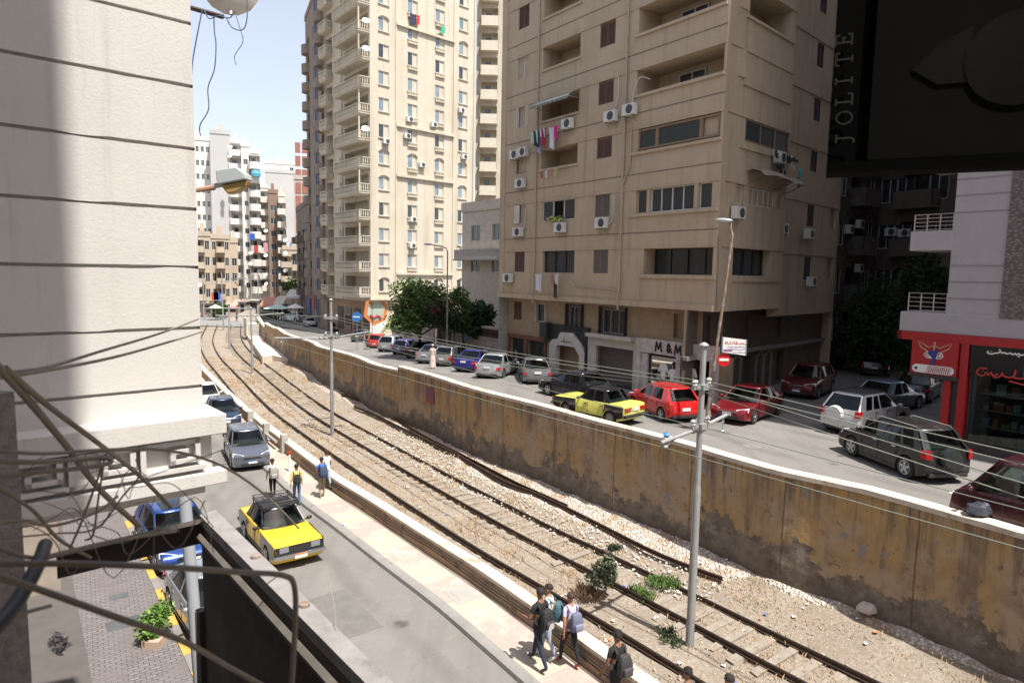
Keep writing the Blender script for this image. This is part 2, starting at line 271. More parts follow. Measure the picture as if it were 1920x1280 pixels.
def strip(name,A,B,z,mats,label=None,kind='structure',n=1,bumpz=None,thick=0):
    mb=MB(); vs=[];fs=[]
    for i in range(len(A)):
        for k in range(n+1):
            p=A[i].lerp(B[i],k/n); zz=z(p,k/n) if callable(z) else z
            vs.append((p.x,p.y,zz))
    for i in range(len(A)-1):
        for k in range(n): a=i*(n+1)+k; fs.append((a,a+1,a+n+2,a+n+1))
    mb.add(vs,fs); o=mb.build(name,mats,smooth=60); 
    if kind: o['kind']=kind
    return o
def interpY(tab,Y):
    if Y<=tab[0][0]: return tab[0][1]
    for (a,b),(c,d) in zip(tab,tab[1:]):
        if Y<=c: return b+(d-b)*(Y-a)/(c-a)
    return tab[-1][1]
# wall foot line (from measured points)
WF=[(19.5,3.6),(16.2,8.9),(12.29,14.93),(10.11,18.3),(8.18,20.27),(6.14,23.44),(3.34,26.92),(1.49,29.47),(-1.97,33.75),(-4.37,37.45),(-6.52,40.43),(-9.27,44.05),(-11.97,49.08),(-16.14,55.14),(-18.29,59.67),(-22.42,66.16),(-26.6,74.5),(-30.83,82.41),(-35.2,92),(-39.5,102)]
WF=resample(crom([(x,y,0) for x,y in WF],6),.6)
ZROAD=[(0,3.0),(38,3.0),(47,2.55),(60,1.7),(70,1.2),(80,.8),(92,.35),(104,.03),(200,.0)]
ZA=[(-200,3.0),(30,3.0),(41,2.52),(52,1.85),(63,1.32),(75,.8),(90,.35),(105,.04),(400,.0)]
zrp=lambda p: interpY(ZA,-.588*p.x+.809*p.y)
PB=[(11.5,1.2),(7.6,6.6),(4.0,11.7),(2.2,14.3),(0.6,16.6),(-0.9,18.7),(-2.95,21.3),(-5.2,24.2),(-7.4,26.95),(-9.6,30.1),(-11.0,32.1),(-15.8,39.1),(-18.9,43.9),(-21.9,48.6),(-26.0,55.2),(-31.5,64.5),(-37,75),(-43,88),(-50,104)]
PB=resample(crom([(x,y,0) for x,y in PB],6),.6)
tag(MB().box(-400,400,-60,600,-1.6,-1.5).build('ground',DIRT),kind='structure')
rng=random.Random(3)
from mathutils import noise as MN
def closest(P,q):
    return min(P,key=lambda p:(p.x-q.x)**2+(p.y-q.y)**2)
SPL=off(SP,6.3)
def nearest_on(P,p,n):
    # point of polyline P hit by going from p along n (2d)
    best=None
    for a,b in zip(P,P[1:]):
        d=b-a; det=n.x*(-d.y)+d.x*n.y
        if abs(det)<1e-9: continue
        r=a-p; t=(r.x*(-d.y)+d.x*r.y)/det; s_=(n.x*r.y-n.y*r.x)/det
        if 0<=s_<=1 and 0<t<20 and (best is None or t<best): best=t
    return best
WR=[]
for i,p in enumerate(SP):
    t=tang(SP,i); n=Vector((t.y,-t.x,0)); h=nearest_on(WF,p,n); WR.append(p+n*((h+.3) if h else 3.2))
def zbed(p,f):
    Y=p.y; base=zrail(Y)
    # f: 0 at the pavement wall, 1 at the retaining wall
    q=max(0,(f-.70)/.30); rise=(0-base)*(q**1.3 if q>0 else 0)
    nn=MN.noise(Vector((p.x*.55,p.y*.55,0)))*.07+MN.noise(Vector((p.x*2.1,p.y*2.1,3)))*.035
    return base-.06+rise+nn+max(0,q)*.12*MN.noise(Vector((p.x*1.2,p.y*1.2,7)))
bed=strip('railway_bed',off(SP,6.6),WR,zbed,DIRT,n=34)
# pale rubble bank along the foot of the wall
def ffof(q):
    i=min(range(len(SP)),key=lambda k:(SP[k].x-q.x)**2+(SP[k].y-q.y)**2); t=tang(SP,i); d=q-SP[i]; dd=-t.y*d.x+t.x*d.y; return (6.6-dd)/(6.6+(WR[i]-SP[i]).length)
def zrub(p,f): return zbed(p,ffof(p))+.02+.09*math.sin(math.pi*f)**.7*(.6+.6*MN.noise(Vector((p.x*1.3,p.y*1.3,1))))+.04*MN.noise(Vector((p.x*6,p.y*6,1)))-.12*(1-min(1,f*6))
IA=[i for i,p in enumerate(SP) if 13<p.y<64]
def rub_a(i):
    p=SP[i]; q=WR[i]; f=.22+.16*MN.noise(Vector((p.x*.4,p.y*.4,5)))+(.52 if p.y<19.5 else 0)+(.36 if p.y>33 else 0); return p.lerp(q,min(.95,max(.3,f)))
strip('rubble_bank',[rub_a(i) for i in IA],[WR[i] for i in IA],zrub,RUBBLE,n=14)
# left roadway, upper roadway, crossing
LK=off(PB,2.02)      # kerb line (left edge of the pavement); pavement between PB and LK
LF=off(PB,40); 
strip('left_road',off(PB,1.25),LF,0.0,ASPH,n=8)
strip('left_footway_slab',PB,off(PB,1.26),lambda p,f:.15,PAVE,n=2)
kb=MB()
for i in range(len(PB)-1):
    t=tang(PB,i); n=Vector((-t.y,t.x,0)); t2=tang(PB,i+1); n2=Vector((-t2.y,t2.x,0)); a,b=PB[i],PB[i+1]
    prof=[(1.24,.0),(1.24,.155),(1.29,.18),(1.42,.175),(1.52,.12),(1.54,.0)]
    for (d0,z0),(d1,z1) in zip(prof,prof[1:]):
        kb.add([a+n*d0+Vector((0,0,z0)),a+n*d1+Vector((0,0,z1)),b+n2*d1+Vector((0,0,z1)),b+n2*d0+Vector((0,0,z0))],[(0,1,2,3)])
tag(kb.build('kerb',KERB,smooth=30),kind='structure')
UR=[p+Vector((.809,.588,0))*75 for i,p in enumerate(WF)]
WFo=[p+Vector((.809,.588,0))*.1 for i,p in enumerate(WF)]
strip('upper_road',WFo,UR,lambda p,f:zrp(p) ,ASPH,n=1)
mb=MB(); mb.quad((-160,106,.0),(30,106,.0),(60,420,.0),(-260,420,.0)); tag(mb.build('crossing_road',mat('far_asphalt',(.24,.235,.23),.9)),kind='structure')
# ---- retaining wall in lengths
def zt(Y): return interpY([(0,3.5),(15,3.5),(22,3.42),(41.2,3.42),(41.21,3.18),(49,3.05),(60,2.85),(70,2.7),(82,2.5),(95,1.9),(102,1.4)],Y)
breaks=[(0,41.2,'ochre retaining wall with peeling plaster, long near length beside the tracks'),(41.2,57,'stained retaining wall length with lower coping, left of the step in the wall'),(57,68,'plain brown retaining wall length above the far platform'),(68,76,'short stepped retaining wall length past the platform'),(76,84,'short stepped retaining wall length beside the steps'),(84,102.5,'lowest far length of retaining wall near the crossing')]
for y0,y1,lab in breaks:
    idx=[i for i,p in enumerate(WF) if y0-.4<=p.y<=y1+.2]
    if len(idx)<2: continue
    root=E('retaining_wall',tuple(WF[idx[0]]),0,lab,'wall','lengths of the retaining wall')
    wa=MB(); cp=MB()
    for i in idx[:-1]:
        a,b=WF[i],WF[i+1]; t,t2=tang(WF,i),tang(WF,i+1); n=Vector((-t.y,t.x,0)); n2=Vector((-t2.y,t2.x,0))
        za,zb=zt(min(max(a.y,y0+.02),y1)),zt(min(max(b.y,y0+.02),y1))
        if y0>60: za=zb=zt((y0+y1)/2)
        K=8
        # battered face, split vertically so the plaster can be uneven
        ja=[.02*MN.noise(Vector((a.x*2,a.y*2,k*.9))) for k in range(K+1)]; jb=[.02*MN.noise(Vector((b.x*2,b.y*2,k*.9))) for k in range(K+1)]
        for k in range(K):
            f0,f1=k/K,(k+1)/K; zz=lambda z,f:-1.2+(z-.12+1.2)*f
            wa.add([a+n*ja[k]+Vector((0,0,zz(za,f0))),b+n2*jb[k]+Vector((0,0,zz(zb,f0))),b+n2*jb[k+1]+Vector((0,0,zz(zb,f1))),a+n*ja[k+1]+Vector((0,0,zz(za,f1)))],[(0,1,2,3)])
        wa.add([a-n*.35+Vector((0,0,-.5)),b-n2*.35+Vector((0,0,-.5)),b-n2*.35+Vector((0,0,zb-.12)),a-n*.35+Vector((0,0,za-.12))],[(0,1,2,3)])
        e=.06+.02*MN.noise(Vector((a.x*3,a.y*3,1))); e2=.06+.02*MN.noise(Vector((b.x*3,b.y*3,1)))
        rz,rz2=.015*MN.noise(Vector((a.x*2.5,a.y*2.5,5))),.015*MN.noise(Vector((b.x*2.5,b.y*2.5,5)))
        A=[a+n*e+Vector((0,0,za-.14)),a+n*e+Vector((0,0,za+rz)),a-n*.4+Vector((0,0,za+.01+rz)),a-n*.4+Vector((0,0,za-.14))]
        B=[b+n2*e2+Vector((0,0,zb-.14)),b+n2*e2+Vector((0,0,zb+rz2)),b-n2*.4+Vector((0,0,zb+.01+rz2)),b-n2*.4+Vector((0,0,zb-.14))]
        cp.add(A+B,[(0,1,5,4),(1,2,6,5),(2,3,7,6),(3,0,4,7)]); 
        if i in (idx[0],idx[-2]): cp.add(A if i==idx[0] else B,[(0,1,2,3)])
        if i==idx[0]: wa.add([a+n*.02+Vector((0,0,-1)),a-n*.35+Vector((0,0,-1)),a-n*.35+Vector((0,0,za-.12)),a+n*.02+Vector((0,0,za-.12))],[(0,1,2,3)])
        if i==idx[-2]: wa.add([b+n2*.02+Vector((0,0,-1)),b-n2*.35+Vector((0,0,-1)),b-n2*.35+Vector((0,0,zb-.12)),b+n2*.02+Vector((0,0,zb-.12))],[(0,1,2,3)])
    wa.build('wall_face',OCHRE,root); cp.build('coping',COPE,root)
# ---- low pavement parapet in lengths
pseg=[(0,17.6,'near length of low plastered parapet beside the walking schoolboys'),(17.7,30.9,'middle length of low plastered parapet between pavement and tracks'),(31.0,39.4,'low parapet length behind the concrete bench posts'),(39.5,50,'low parapet length with broken top, near the parked dark car'),(50.1,104,'far curving length of low parapet along the tracks')]
for y0,y1,lab in pseg:
    idx=[i for i,p in enumerate(PB) if y0-.3<=p.y<=y1+.3]
    if len(idx)<2: continue
    root=E('parapet_wall',tuple(PB[idx[0]]),0,lab,'wall','lengths of the low parapet'); wa=MB(); cp=MB()
    def P(i,d,z): t=tang(PB,i); return PB[i]+Vector((-t.y,t.x,0))*d+Vector((0,0,z))
    H=.74
    for i in idx[:-1]:
        o=lambda j:-.34+.02*MN.noise(Vector((PB[j].x*2,PB[j].y*2,0)))
        wa.add([P(i,0,0),P(i,0,H-.1),P(i,-.32,H-.1),P(i,-.34,-1.2),P(i+1,0,0),P(i+1,0,H-.1),P(i+1,-.32,H-.1),P(i+1,-.34,-1.2)],[(0,1,5,4),(2,3,7,6),(1,2,6,5)])
        j0,j1=[.025*MN.noise(Vector((PB[k].x*3,PB[k].y*3,2))) for k in (i,i+1)]
        A=[P(i,.03+j0,H-.1),P(i,.03+j0,H+j0*.5),P(i,-.36+j0,H+j0*.5),P(i,-.36+j0,H-.1)]; B=[P(i+1,.03+j1,H-.1),P(i+1,.03+j1,H+j1*.5),P(i+1,-.36+j1,H+j1*.5),P(i+1,-.36+j1,H-.1)]
        cp.add(A+B,[(0,1,5,4),(1,2,6,5),(2,3,7,6),(3,0,4,7)])
        if i==idx[0]: cp.add(A,[(0,1,2,3)]); wa.add([P(i,0,0),P(i,0,H-.1),P(i,-.32,H-.1),P(i,-.34,-1)],[(0,1,2,3)])
        if i==idx[-2]: cp.add(B,[(0,1,2,3)]); wa.add([P(i+1,0,0),P(i+1,0,H-.1),P(i+1,-.32,H-.1),P(i+1,-.34,-1)],[(0,1,2,3)])
    wa.build('wall_face',PARA,root); cp.build('coping',COPE,root)
# ---- tracks
def rail_mesh(P,zf):
    mb=MB(); prof=[(-.07,0),(-.07,.02),(-.015,.035),(-.012,.10),(-.036,.11),(-.036,.145),(.036,.145),(.036,.11),(.012,.10),(.015,.035),(.07,.02),(.07,0)]
    n=len(prof)
    for i,p in enumerate(P):
        t=tang(P,i); nn=Vector((-t.y,t.x,0))
        zq_=zf(p); mb.v+=[tuple(p+nn*d+Vector((0,0,zq_+z))) for d,z in prof]
    for i in range(len(P)-1):
        for k in range(n): mb.f.append((i*n+k,i*n+(k+1)%n,(i+1)*n+(k+1)%n,(i+1)*n+k)); mb.m.append(1 if k==5 else 0)
    mb.f.append(tuple(range(n))); mb.m.append(0); mb.f.append(tuple(range((len(P)-1)*n,len(P)*n))); mb.m.append(0)
    return mb
slm=[]
for k in range(4):
    mb=MB(); r=random.Random(k); vs=[]
    L,Wd=2.5,.25
    mb.box(-L/2,L/2,-Wd/2,Wd/2,-.09,.0); 
    for i,v in enumerate(mb.v): mb.v[i]=(v[0]+r.uniform(-.06,.06),v[1]+r.uniform(-.02,.02),v[2]+r.uniform(-.006,.006))
    slm.append(mb.mesh('sleeper',SLEEP))
for d0,lab in ((.75,'right hand tram track with worn sleepers beside the retaining wall'),(4.31,'left hand tram track running beside the low parapet')):
    root=E('tram_track',tuple(SP[30]),0,lab,'tram track','the two running tracks')
    C_=off(SP,d0)
    for dd in (-.75,.75): rail_mesh([p for p in off(C_,dd)],lambda p:zrail(p.y)).build('rail',[RAILM,RAILT],root,smooth=40)
    ids=[i for i in range(len(C_)) if C_[i].y>9]; vis=ids[:100]; far=MB()
    for i in ids:
        p=C_[i]; t=tang(C_,i); a=math.atan2(t.y,t.x)+math.pi/2+RND.uniform(-.03,.03); zz=zrail(p.y)-.012+RND.uniform(-.03,.012)-(.05 if d0>2 else 0)+.03*MN.noise(Vector((p.x*.3,p.y*.3,2)))
        if i in vis:
            o=link('sleeper',slm[i%4],root); o.matrix_parent_inverse=Matrix.Translation(-root.location); o.location=(p.x,p.y,zz); o.rotation_euler=(0,0,a)
        else:
            far.M=Matrix.Translation((p.x,p.y,zz))@Matrix.Rotation(a,4,'Z'); far.box(-1.25,1.25,-.12,.12,-.09,0)
    if far.v: tag(far.build('sleeper',SLEEP,root),kind='stuff')
def zold(p): return None
for pts,lab in (([(640,745),(690,766),(801.6,828.7),(936,895.9),(1010,930),(1080,962)],'disused rusty rail lying nearest the retaining wall'),([(664,766.6),(760,812),(848.6,855.6),(938,903),(1003,929.5),(1100,975),(1240,1042),(1364.4,1094)],'long disused rusty rail beside the right hand track')):
    P=resample(crom([G(x,y,-.36) for x,y in pts],8),.8)
    for q_ in P: q_.z=0
    tag(rail_mesh(P,lambda p:zrail(p.y)*(1-max(0,(ffof(p)-.7)/.3)**1.3)+.06).build('old_rail',[RAILM,RAILM],smooth=40),lab,'rail','disused rails')
# platform and steps at the far end
pf=[G(458,605,.25),G(459,621,.25),G(470,638,.25),G(492,668.6,.25),G(510.6,666,.25),G(540,672,.25),G(505,636,.25),G(490,612,.25),G(478,603,.25)]
mb=MB(); mb.prism([(p.x,p.y) for p in pf],-.9,.25,'z'); tag(mb.build('station_platform',mat('platform_slab',(.58,.50,.43),.9)),kind='structure')
st=E('stone_steps',tuple(G(482,628,.25)),0,'pale stone steps climbing from the far platform to the road','steps'); b0=G(482,629,.25); b0.z=0
mb=MB(Matrix.Translation((b0.x,b0.y,0))@Matrix.Rotation(rad(28),4,'Z'))
for k in range(7): mb.box(-1.1,1.1,k*.32,2.6,.25+k*.2-.02,.25+(k+1)*.2-.02)
mb.build('treads',CONC,st); mb=MB(Matrix.Translation((b0.x,b0.y,0))@Matrix.Rotation(rad(28),4,'Z')); mb.box(-1.35,-1.12,-.1,3,.25,2.6); mb.build('side_wall',COPE,st)
# near left pavement of our side of the street
NL=Fr((-9.2,13.84),(-.603,.798))     # building line on our side
def nl(s,d): p=NL.O+NL.u*s+NL.n*d; return p
if (NL.n.x<0): NL.n=-NL.n
mb=MB(NL.M()); mb.box(-18,75,.0,1.84,-.2,.15); tag(mb.build('near_footway',BPAVE),kind='structure')
mb=MB(NL.M()); mb.box(-18,75,-1.6,.0,-.2,.17); tag(mb.build('near_step',mat('dark_step',(.10,.09,.085),.9)),kind='structure')
kr=[MB(NL.M()),MB(NL.M())]
for k in range(-28,90):
    b=kr[(k//1)%2]; b.box(k*.8+.01,k*.8+.79,1.845,2.03,-.2,.165)
YK=mat('yellow_kerb_paint',(.55,.33,.07),.8,c2=(.4,.33,.25),t2=.55,s2=5); BK=mat('grey_kerb_paint',(.22,.20,.19),.85,c2=(.42,.36,.28),t2=.6,s2=5)
tag(kr[0].build('near_kerb_yellow_blocks',YK),kind='structure'); tag(kr[1].build('near_kerb_grey_blocks',BK),kind='structure')
for (s0,d0,w_,l_) in ((2.2,.5,.55,1.0),(4.0,.75,.35,.45),(7.6,.7,.4,.5)):
    tag(MB(NL.M()).box(s0,s0+w_,d0,d0+l_,.15,.156).build('cover_plate',mat('iron_cover',(.09,.095,.10),.6,var=.2)),{2.2:'large dark square cover plate set in the brick footway',4.0:'small dark cover plate further along the brick footway',7.6:'pale metal cover plate at the far end of the brick footway'}[s0],'cover plate')
mh=MB(); p=G(868,1113,.15); mh.M=Matrix.Translation((p.x,p.y,.154))@Matrix.Rotation(rad(36),4,'Z'); mh.box(-.42,.42,-.42,.42,0,.006); mh.i=1; mh.box(-.27,.27,-.27,.27,.006,.012); tag(mh.build('manhole_cover',[CONC,mat('iron_lid',(.34,.32,.3),.7)]),'square manhole lid in a cement patch on the pink pavement','manhole cover')
p=G(1410,837,3.0); mh=MB(); mh.lathe([(.34,0),(.34,.006),(.30,.008)],20,(p.x,p.y,3.004)); tag(mh.build('manhole_cover',mat('iron_round',(.20,.19,.18),.8)),'round manhole lid in the upper road below the dark red car','manhole cover')
# dry weeds, stones, litter
def tufts(name,pts,h,n,m,seed,spread=.25,wd=.012):
    r=random.Random(seed); mb=MB()
    for p in pts:
        for _ in range(n):
            a=r.uniform(0,6.28); q=Vector((p[0]+r.gauss(0,spread),p[1]+r.gauss(0,spread),p[2])); hh=h*r.uniform(.4,1.1); lean=Vector((math.cos(a),math.sin(a),0))*hh*r.uniform(.2,.9); sd=Vector((-math.sin(a),math.cos(a),0))*wd*r.uniform(.6,1.6)
            mb.add([q-sd,q+sd,q+lean*.5+Vector((0,0,hh*.7))+sd*.6,q+lean+Vector((0,0,hh))],[(0,1,2,3)])
    return mb.build(name,m)
r=random.Random(5); pts=[]
near=[(i,p) for i,p in enumerate(SP) if 11<p.y<75]
for _ in range(2600):
    i,p=r.choice(near); f=r.random()**.9; A=off_p=None
    t=tang(SP,i); q=p+Vector((-t.y,t.x,0))*(6.2-f*9.0)+t*r.uniform(-.3,.3); dd=6.2-f*9.0
    if MN.noise(Vector((q.x*.35,q.y*.35,9)))<-.05 and r.random()<.8: continue
    w_=(WR[i]-p).length
    ff=(6.6-dd)/(6.6+w_); 
    if ff>.97: continue
    pts.append((q.x,q.y,zbed(q,ff)))
tag(tufts('dry_grass_tufts',pts,.16,16,DRYG,2,.22),'dry straw coloured grass tufts scattered over the track bed','dry grass',kind='stuff')
def stones(name,N,seed,sz,m,fr=(0,1),yr=(11,80)):
    r=random.Random(seed); mb=MB(); nn=[(i,p) for i,p in enumerate(SP) if yr[0]<p.y<yr[1]]
    for _ in range(N):
        i,p=r.choice(nn); ff=r.uniform(*fr); w_=(WR[i]-p).length; dd=6.6-ff*(6.6+w_); t=tang(SP,i); q=p+Vector((-t.y,t.x,0))*dd+t*r.uniform(-.35,.35)
        z=zbed(q,ff)+.01
        if fr[0]>.6: z=zrub(q,.5)
        s=sz*r.uniform(.4,1.5); vs=[]
        for k in range(4): a=k*1.57+r.uniform(-.5,.5); vs.append((q.x+math.cos(a)*s*r.uniform(.7,1.2),q.y+math.sin(a)*s*r.uniform(.7,1.2),z-s*.2))
        for k in range(3): a=k*2.09+r.uniform(-.5,.5); vs.append((q.x+math.cos(a)*s*.6,q.y+math.sin(a)*s*.6,z+s*r.uniform(.35,.75)))
        mb.add(vs,[(0,1,4),(1,5,4),(1,2,5),(2,3,6),(2,6,5),(3,0,4),(3,4,6),(4,5,6)])
    return mb.build(name,m)
SM=mat('pale_stones',(.55,.50,.45),.9,var=.2,scale=3); SM2=mat('tan_stones',(.40,.32,.25),.9,var=.25,scale=3)
tag(stones('scattered_stones',1300,8,.028,SM,(0,.75)),'small pale stones and bits scattered between the tracks','stones',kind='stuff')
tag(stones('brown_stones',2600,9,.045,SM2,(0,.8)),'small brown stones between the tracks','stones',kind='stuff')
tag(stones('rubble_pieces',1500,10,.042,mat('rubble_bits',(.68,.63,.57),.95,var=.25,scale=3),(.68,.97),(19.5,40)),'broken white rubble heaped along the wall foot','rubble',kind='stuff')
r=random.Random(12); LC=[mat('litter_white',(.8,.8,.8),.6,var=0),mat('litter_blue',(.05,.15,.5),.6,var=0),mat('litter_green',(.25,.6,.2),.6,var=0),mat('litter_orange',(.8,.2,.08),.6,var=0)]
mb=MB()
for _ in range(420):
    i,p=r.choice(near); dd=r.uniform(-2.4,5.6); t=tang(SP,i); q=p+Vector((-t.y,t.x,0))*dd; w_=(WR[i]-p).length; z=zbed(q,(6.6-dd)/(6.6+w_))+.05; s=r.uniform(.03,.09); a=r.uniform(0,6.28); mb.i=r.choice([0,0,0,0,0,0,1,2,3])
    c_,s_=math.cos(a)*s,math.sin(a)*s; mb.add([(q.x-c_,q.y-s_,z),(q.x+s_,q.y-c_,z+s*.4),(q.x+c_,q.y+s_,z),(q.x-s_,q.y+c_,z+s*.6)],[(0,1,2),(0,2,3)])
tag(mb.build('litter',LC),'scraps of paper and plastic litter strewn along the track bed','litter',kind='stuff')

for (x,y,w_,l_,a,lab,rd) in ((640,1150,1.3,2.6,0,'darker asphalt repair patch on the left road behind the taxi',0),(1300,800,1.2,3.2,.05,'dark repair patch on the upper road near the lamp post',1),(900,735,1.0,4.0,0,'long repair trench patch in the upper road',1)):
    p=G(x,y,3.0 if rd else 0); 
    if rd: p.z=zrp(p)
    tag(MB(Matrix.Translation((p.x,p.y,p.z+.004))@Matrix.Rotation(rad(36)+a,4,'Z')).prism([(-w_/2,-l_/2),(w_/2,-l_/2+.08),(w_/2-.05,l_/2),(-w_/2+.06,l_/2-.05)],0,.003,'z').build('asphalt_patch',mat('patch_dark',(.155,.147,.138),.95,var=.15,scale=3) if 'dark' in lab or 'trench' in lab else mat('patch_pale',(.24,.225,.2),.95,var=.1)),kind='structure')
# ------------------------------------------------------------------ building helpers
def wall(fr,s0,s1,z0,z1,holes,d=0,dep=.18,mb=None,back=False):
    mb=mb or MB(fr.M(d)); mb.M=fr.M(d)
    ss=sorted(set([s0,s1]+[min(max(h[k],s0),s1) for h in holes for k in (0,1)])); zs=sorted(set([z0,z1]+[min(max(h[k],z0),z1) for h in holes for k in (2,3)]))
    for a,b in zip(ss,ss[1:]):
        run=None
        for c,e in zip(zs,zs[1:]):
            m,q=(a+b)/2,(c+e)/2
            if any(h[0]<m<h[1] and h[2]<q<h[3] for h in holes): continue
            mb.add([(a,0,c),(b,0,c),(b,0,e),(a,0,e)],[(0,1,2,3)])
    for h in holes:
        a,b,c,e=h[:4]; D=h[4] if len(h)>4 else dep
        mb.add([(a,0,c),(b,0,c),(b,0,e),(a,0,e),(a,-D,c),(b,-D,c),(b,-D,e),(a,-D,e)],[(0,1,5,4),(1,2,6,5),(2,3,7,6),(3,0,4,7)]+([(4,5,6,7)] if (len(h)>5 and h[5]) or back else []))
    return mb
def win(fr,a,b,c,e,root,d=-.14,n=2,fm=None,gm=None,w_=.055,bar=None,gap=None,name='window',rail=False):
    mb=MB(fr.M(d)); t=.05
    mb.box(a,b,-t,t*.6,c,c+w_); mb.box(a,b,-t,t*.6,e-w_,e); mb.box(a,a+w_,-t,t*.6,c+w_,e-w_); mb.box(b-w_,b,-t,t*.6,c+w_,e-w_)
    for k in range(1,n): x=a+(b-a)*k/n; mb.box(x-w_*.5,x+w_*.5,-t,t*.6,c+w_,e-w_)
    if bar: mb.box(a+w_,b-w_,-t,t*.5,c+(e-c)*bar-.02,c+(e-c)*bar+.02)
    o=mb.build(name,fm or ALU,root)
    g_=MB(fr.M(d))
    for k in range(n):
        if gap is not None and k==gap: continue
        x0=a+(b-a)*k/n; x1=a+(b-a)*(k+1)/n; yy=-.03-.02*(k%2); tl=RND.uniform(-.008,.008); g_.quad((x0,yy,c),(x1,yy+tl,c),(x1,yy+tl,e),(x0,yy,e))
    gl=g_.build('glass',gm or GLASS,None); gl.parent=o
    if o.parent: gl.matrix_parent_inverse=Matrix.Translation(-Vector(root.location)) if False else Matrix.Identity(4); 
    o_world=o.matrix_parent_inverse
    # child mesh is in world coordinates: the window keeps identity basis, so chain inverses
    gl.matrix_parent_inverse=Matrix.Identity(4)
    return o
def shutter(fr,a,b,c,e,root,m=None,d=-.06,n=2,open_=0):
    mb=MB(fr.M(d)); w_=.06
    for k in range(n):
        x0=a+(b-a)*k/n+.01; x1=a+(b-a)*(k+1)/n-.01
        mb.box(x0,x1,-.02,.0,c,e); mb.box(x0,x0+w_,0,.03,c,e); mb.box(x1-w_,x1,0,.03,c,e); mb.box(x0,x1,.0,.028,c,c+w_); mb.box(x0,x1,0,.028,e-w_,e)
        z=c+w_
        while z<e-w_-.03: mb.quad((x0+w_,.002,z+.05),(x1-w_,.002,z+.05),(x1-w_,.026,z),(x0+w_,.026,z)); z+=.06
    return mb.build('shutter',m or SHUT,root)
def dup(root,loc,rz=None,label=None,group=None):
    r_=root.copy(); col.objects.link(r_); r_.location=loc
    if rz is not None: r_.rotation_euler=(0,0,rz)
    if label: r_['label']=label
    if group: r_['group']=group
    def rec(s,d):
        for ch in s.children:
            c=ch.copy(); col.objects.link(c); c.parent=d; rec(ch,c)
    rec(root,r_); return r_
# air conditioner prototype (local x along the wall, y outwards)
def ac_proto():
    root=E('air_conditioner',(0,0,0),0,'x','air conditioner'); 
    MB().box(-.42,.42,.1,.42,0,.58).build('casing',ACW,root,world=False,bevel=.02)
    mb=MB(); mb.lathe([(.235,.0),(.235,.012),(.2,.018),(.05,.03)],18,(-.1,.42,.29),'y'); mb.build('fan_grille',ACG,root,world=False)
    mb=MB(); 
    for x in (-.3,.3): mb.box(x-.02,x+.02,0,.42,-.04,0); mb.tube([(x,.0,-.3),(x,.40,-.03)],.012,4)
    mb.build('bracket',GREY,root,world=False); return root
AC0=ac_proto(); AC_used=[False]
def ac(fr,s,z,label,d=0,cat=None,scale=1,group='air conditioners on the walls'):
    p=fr.O+fr.u*s+fr.n*d; loc=(p.x,p.y,z); rz=math.atan2(fr.n.y,fr.n.x)-math.pi/2
    if not AC_used[0]: AC_used[0]=True; o=AC0; o.location=loc; o.rotation_euler=(0,0,rz); o['label']=label; o['group']=group
    else: o=dup(AC0,loc,rz,label,group)
    o.scale=(scale,)*3; return o
def garment(fr,s,z,w_,h_,m,label,d=.55,sag=.05):
    mb=MB(fr.M(d)); n=6; vs=[]
    for i in range(n+1):
        for j in range(4):
            f=i/n; q=j/3; vs.append((s+w_*f+.02*math.sin(q*5+f*3),.05*math.sin(f*9+q*2)+.01,z-h_*q*(1+.08*math.sin(f*7))-sag*math.sin(math.pi*f)))
    fs=[(i*4+j,(i+1)*4+j,(i+1)*4+j+1,i*4+j+1) for i in range(n) for j in range(3)]
    mb.add(vs,fs); mb.add([(v[0],v[1]-.012,v[2]) for v in vs],fs)
    return tag(mb.build('hanging_garment',m,smooth=60),label,'laundry')
def fmat(name,c): return mat('cloth_'+name,c,.9,var=.08)
def letters(mb,strokes,s0,z0,sc_,wd,dep=.03,y0=0):
    # strokes drawn as thick flat bars in the plane
    for st_ in strokes:
        for (x0,y0_),(x1,y1) in zip(st_,st_[1:]):
            a=Vector((s0+x0*sc_,z0+y0_*sc_)); b=Vector((s0+x1*sc_,z0+y1*sc_)); d=(b-a)
            if d.length<1e-6: continue
            d.normalize(); nn=Vector((-d.y,d.x))*wd/2; a2=a-d*wd*.35; b2=b+d*wd*.35
            mb.prism([(a2+nn)[:],(b2+nn)[:],(b2-nn)[:],(a2-nn)[:]],y0,y0+dep)
# ------------------------------------------------------------------ the beige corner building
CO=(9.5786,31.4427); ML=Fr(CO,(-.5902,.8072)); MR=Fr(CO,(.7232,.6906),True)
BLD=E('apartment_building',(CO[0],CO[1],3.0),0,'beige corner apartment block with a clothes shop at street level','building')
zs=[9.45,12.62,15.85,18.78,21.85,24.9,28.0,31.1]; zt_=[10.78,13.85,17.0,20.03,23.15,26.25,29.35,32.4]
TOPZ=35.5
holes=[]; H=holes.append
k_=lambda k,a,b,D=.18,back=False,dz0=0,dz1=0: H((a,b,zs[k]+dz0,zt_[k]-dz1,D,back))
k_(0,.22,4.62,1.2,True); k_(1,.45,1.25); k_(1,1.5,4.35); k_(1,4.55,5.3); k_(2,.15,5.3,.15,True)
for k in range(3,8): k_(k,.12,5.55,1.7,True)
for k in range(8): k_(k,7.25,8.45,.14,True)
k_(0,10.1,13.1,.25,True); k_(1,10.2,13.3,.12)
for k in range(2,8): k_(k,10.08,13.5,1.5,True)
for k in range(8): k_(k,15.0,16.1,.14,True)
wb=wall(ML,0,17.85,7.72,TOPZ,holes); wb.build('street_wall',BEIGE,BLD)
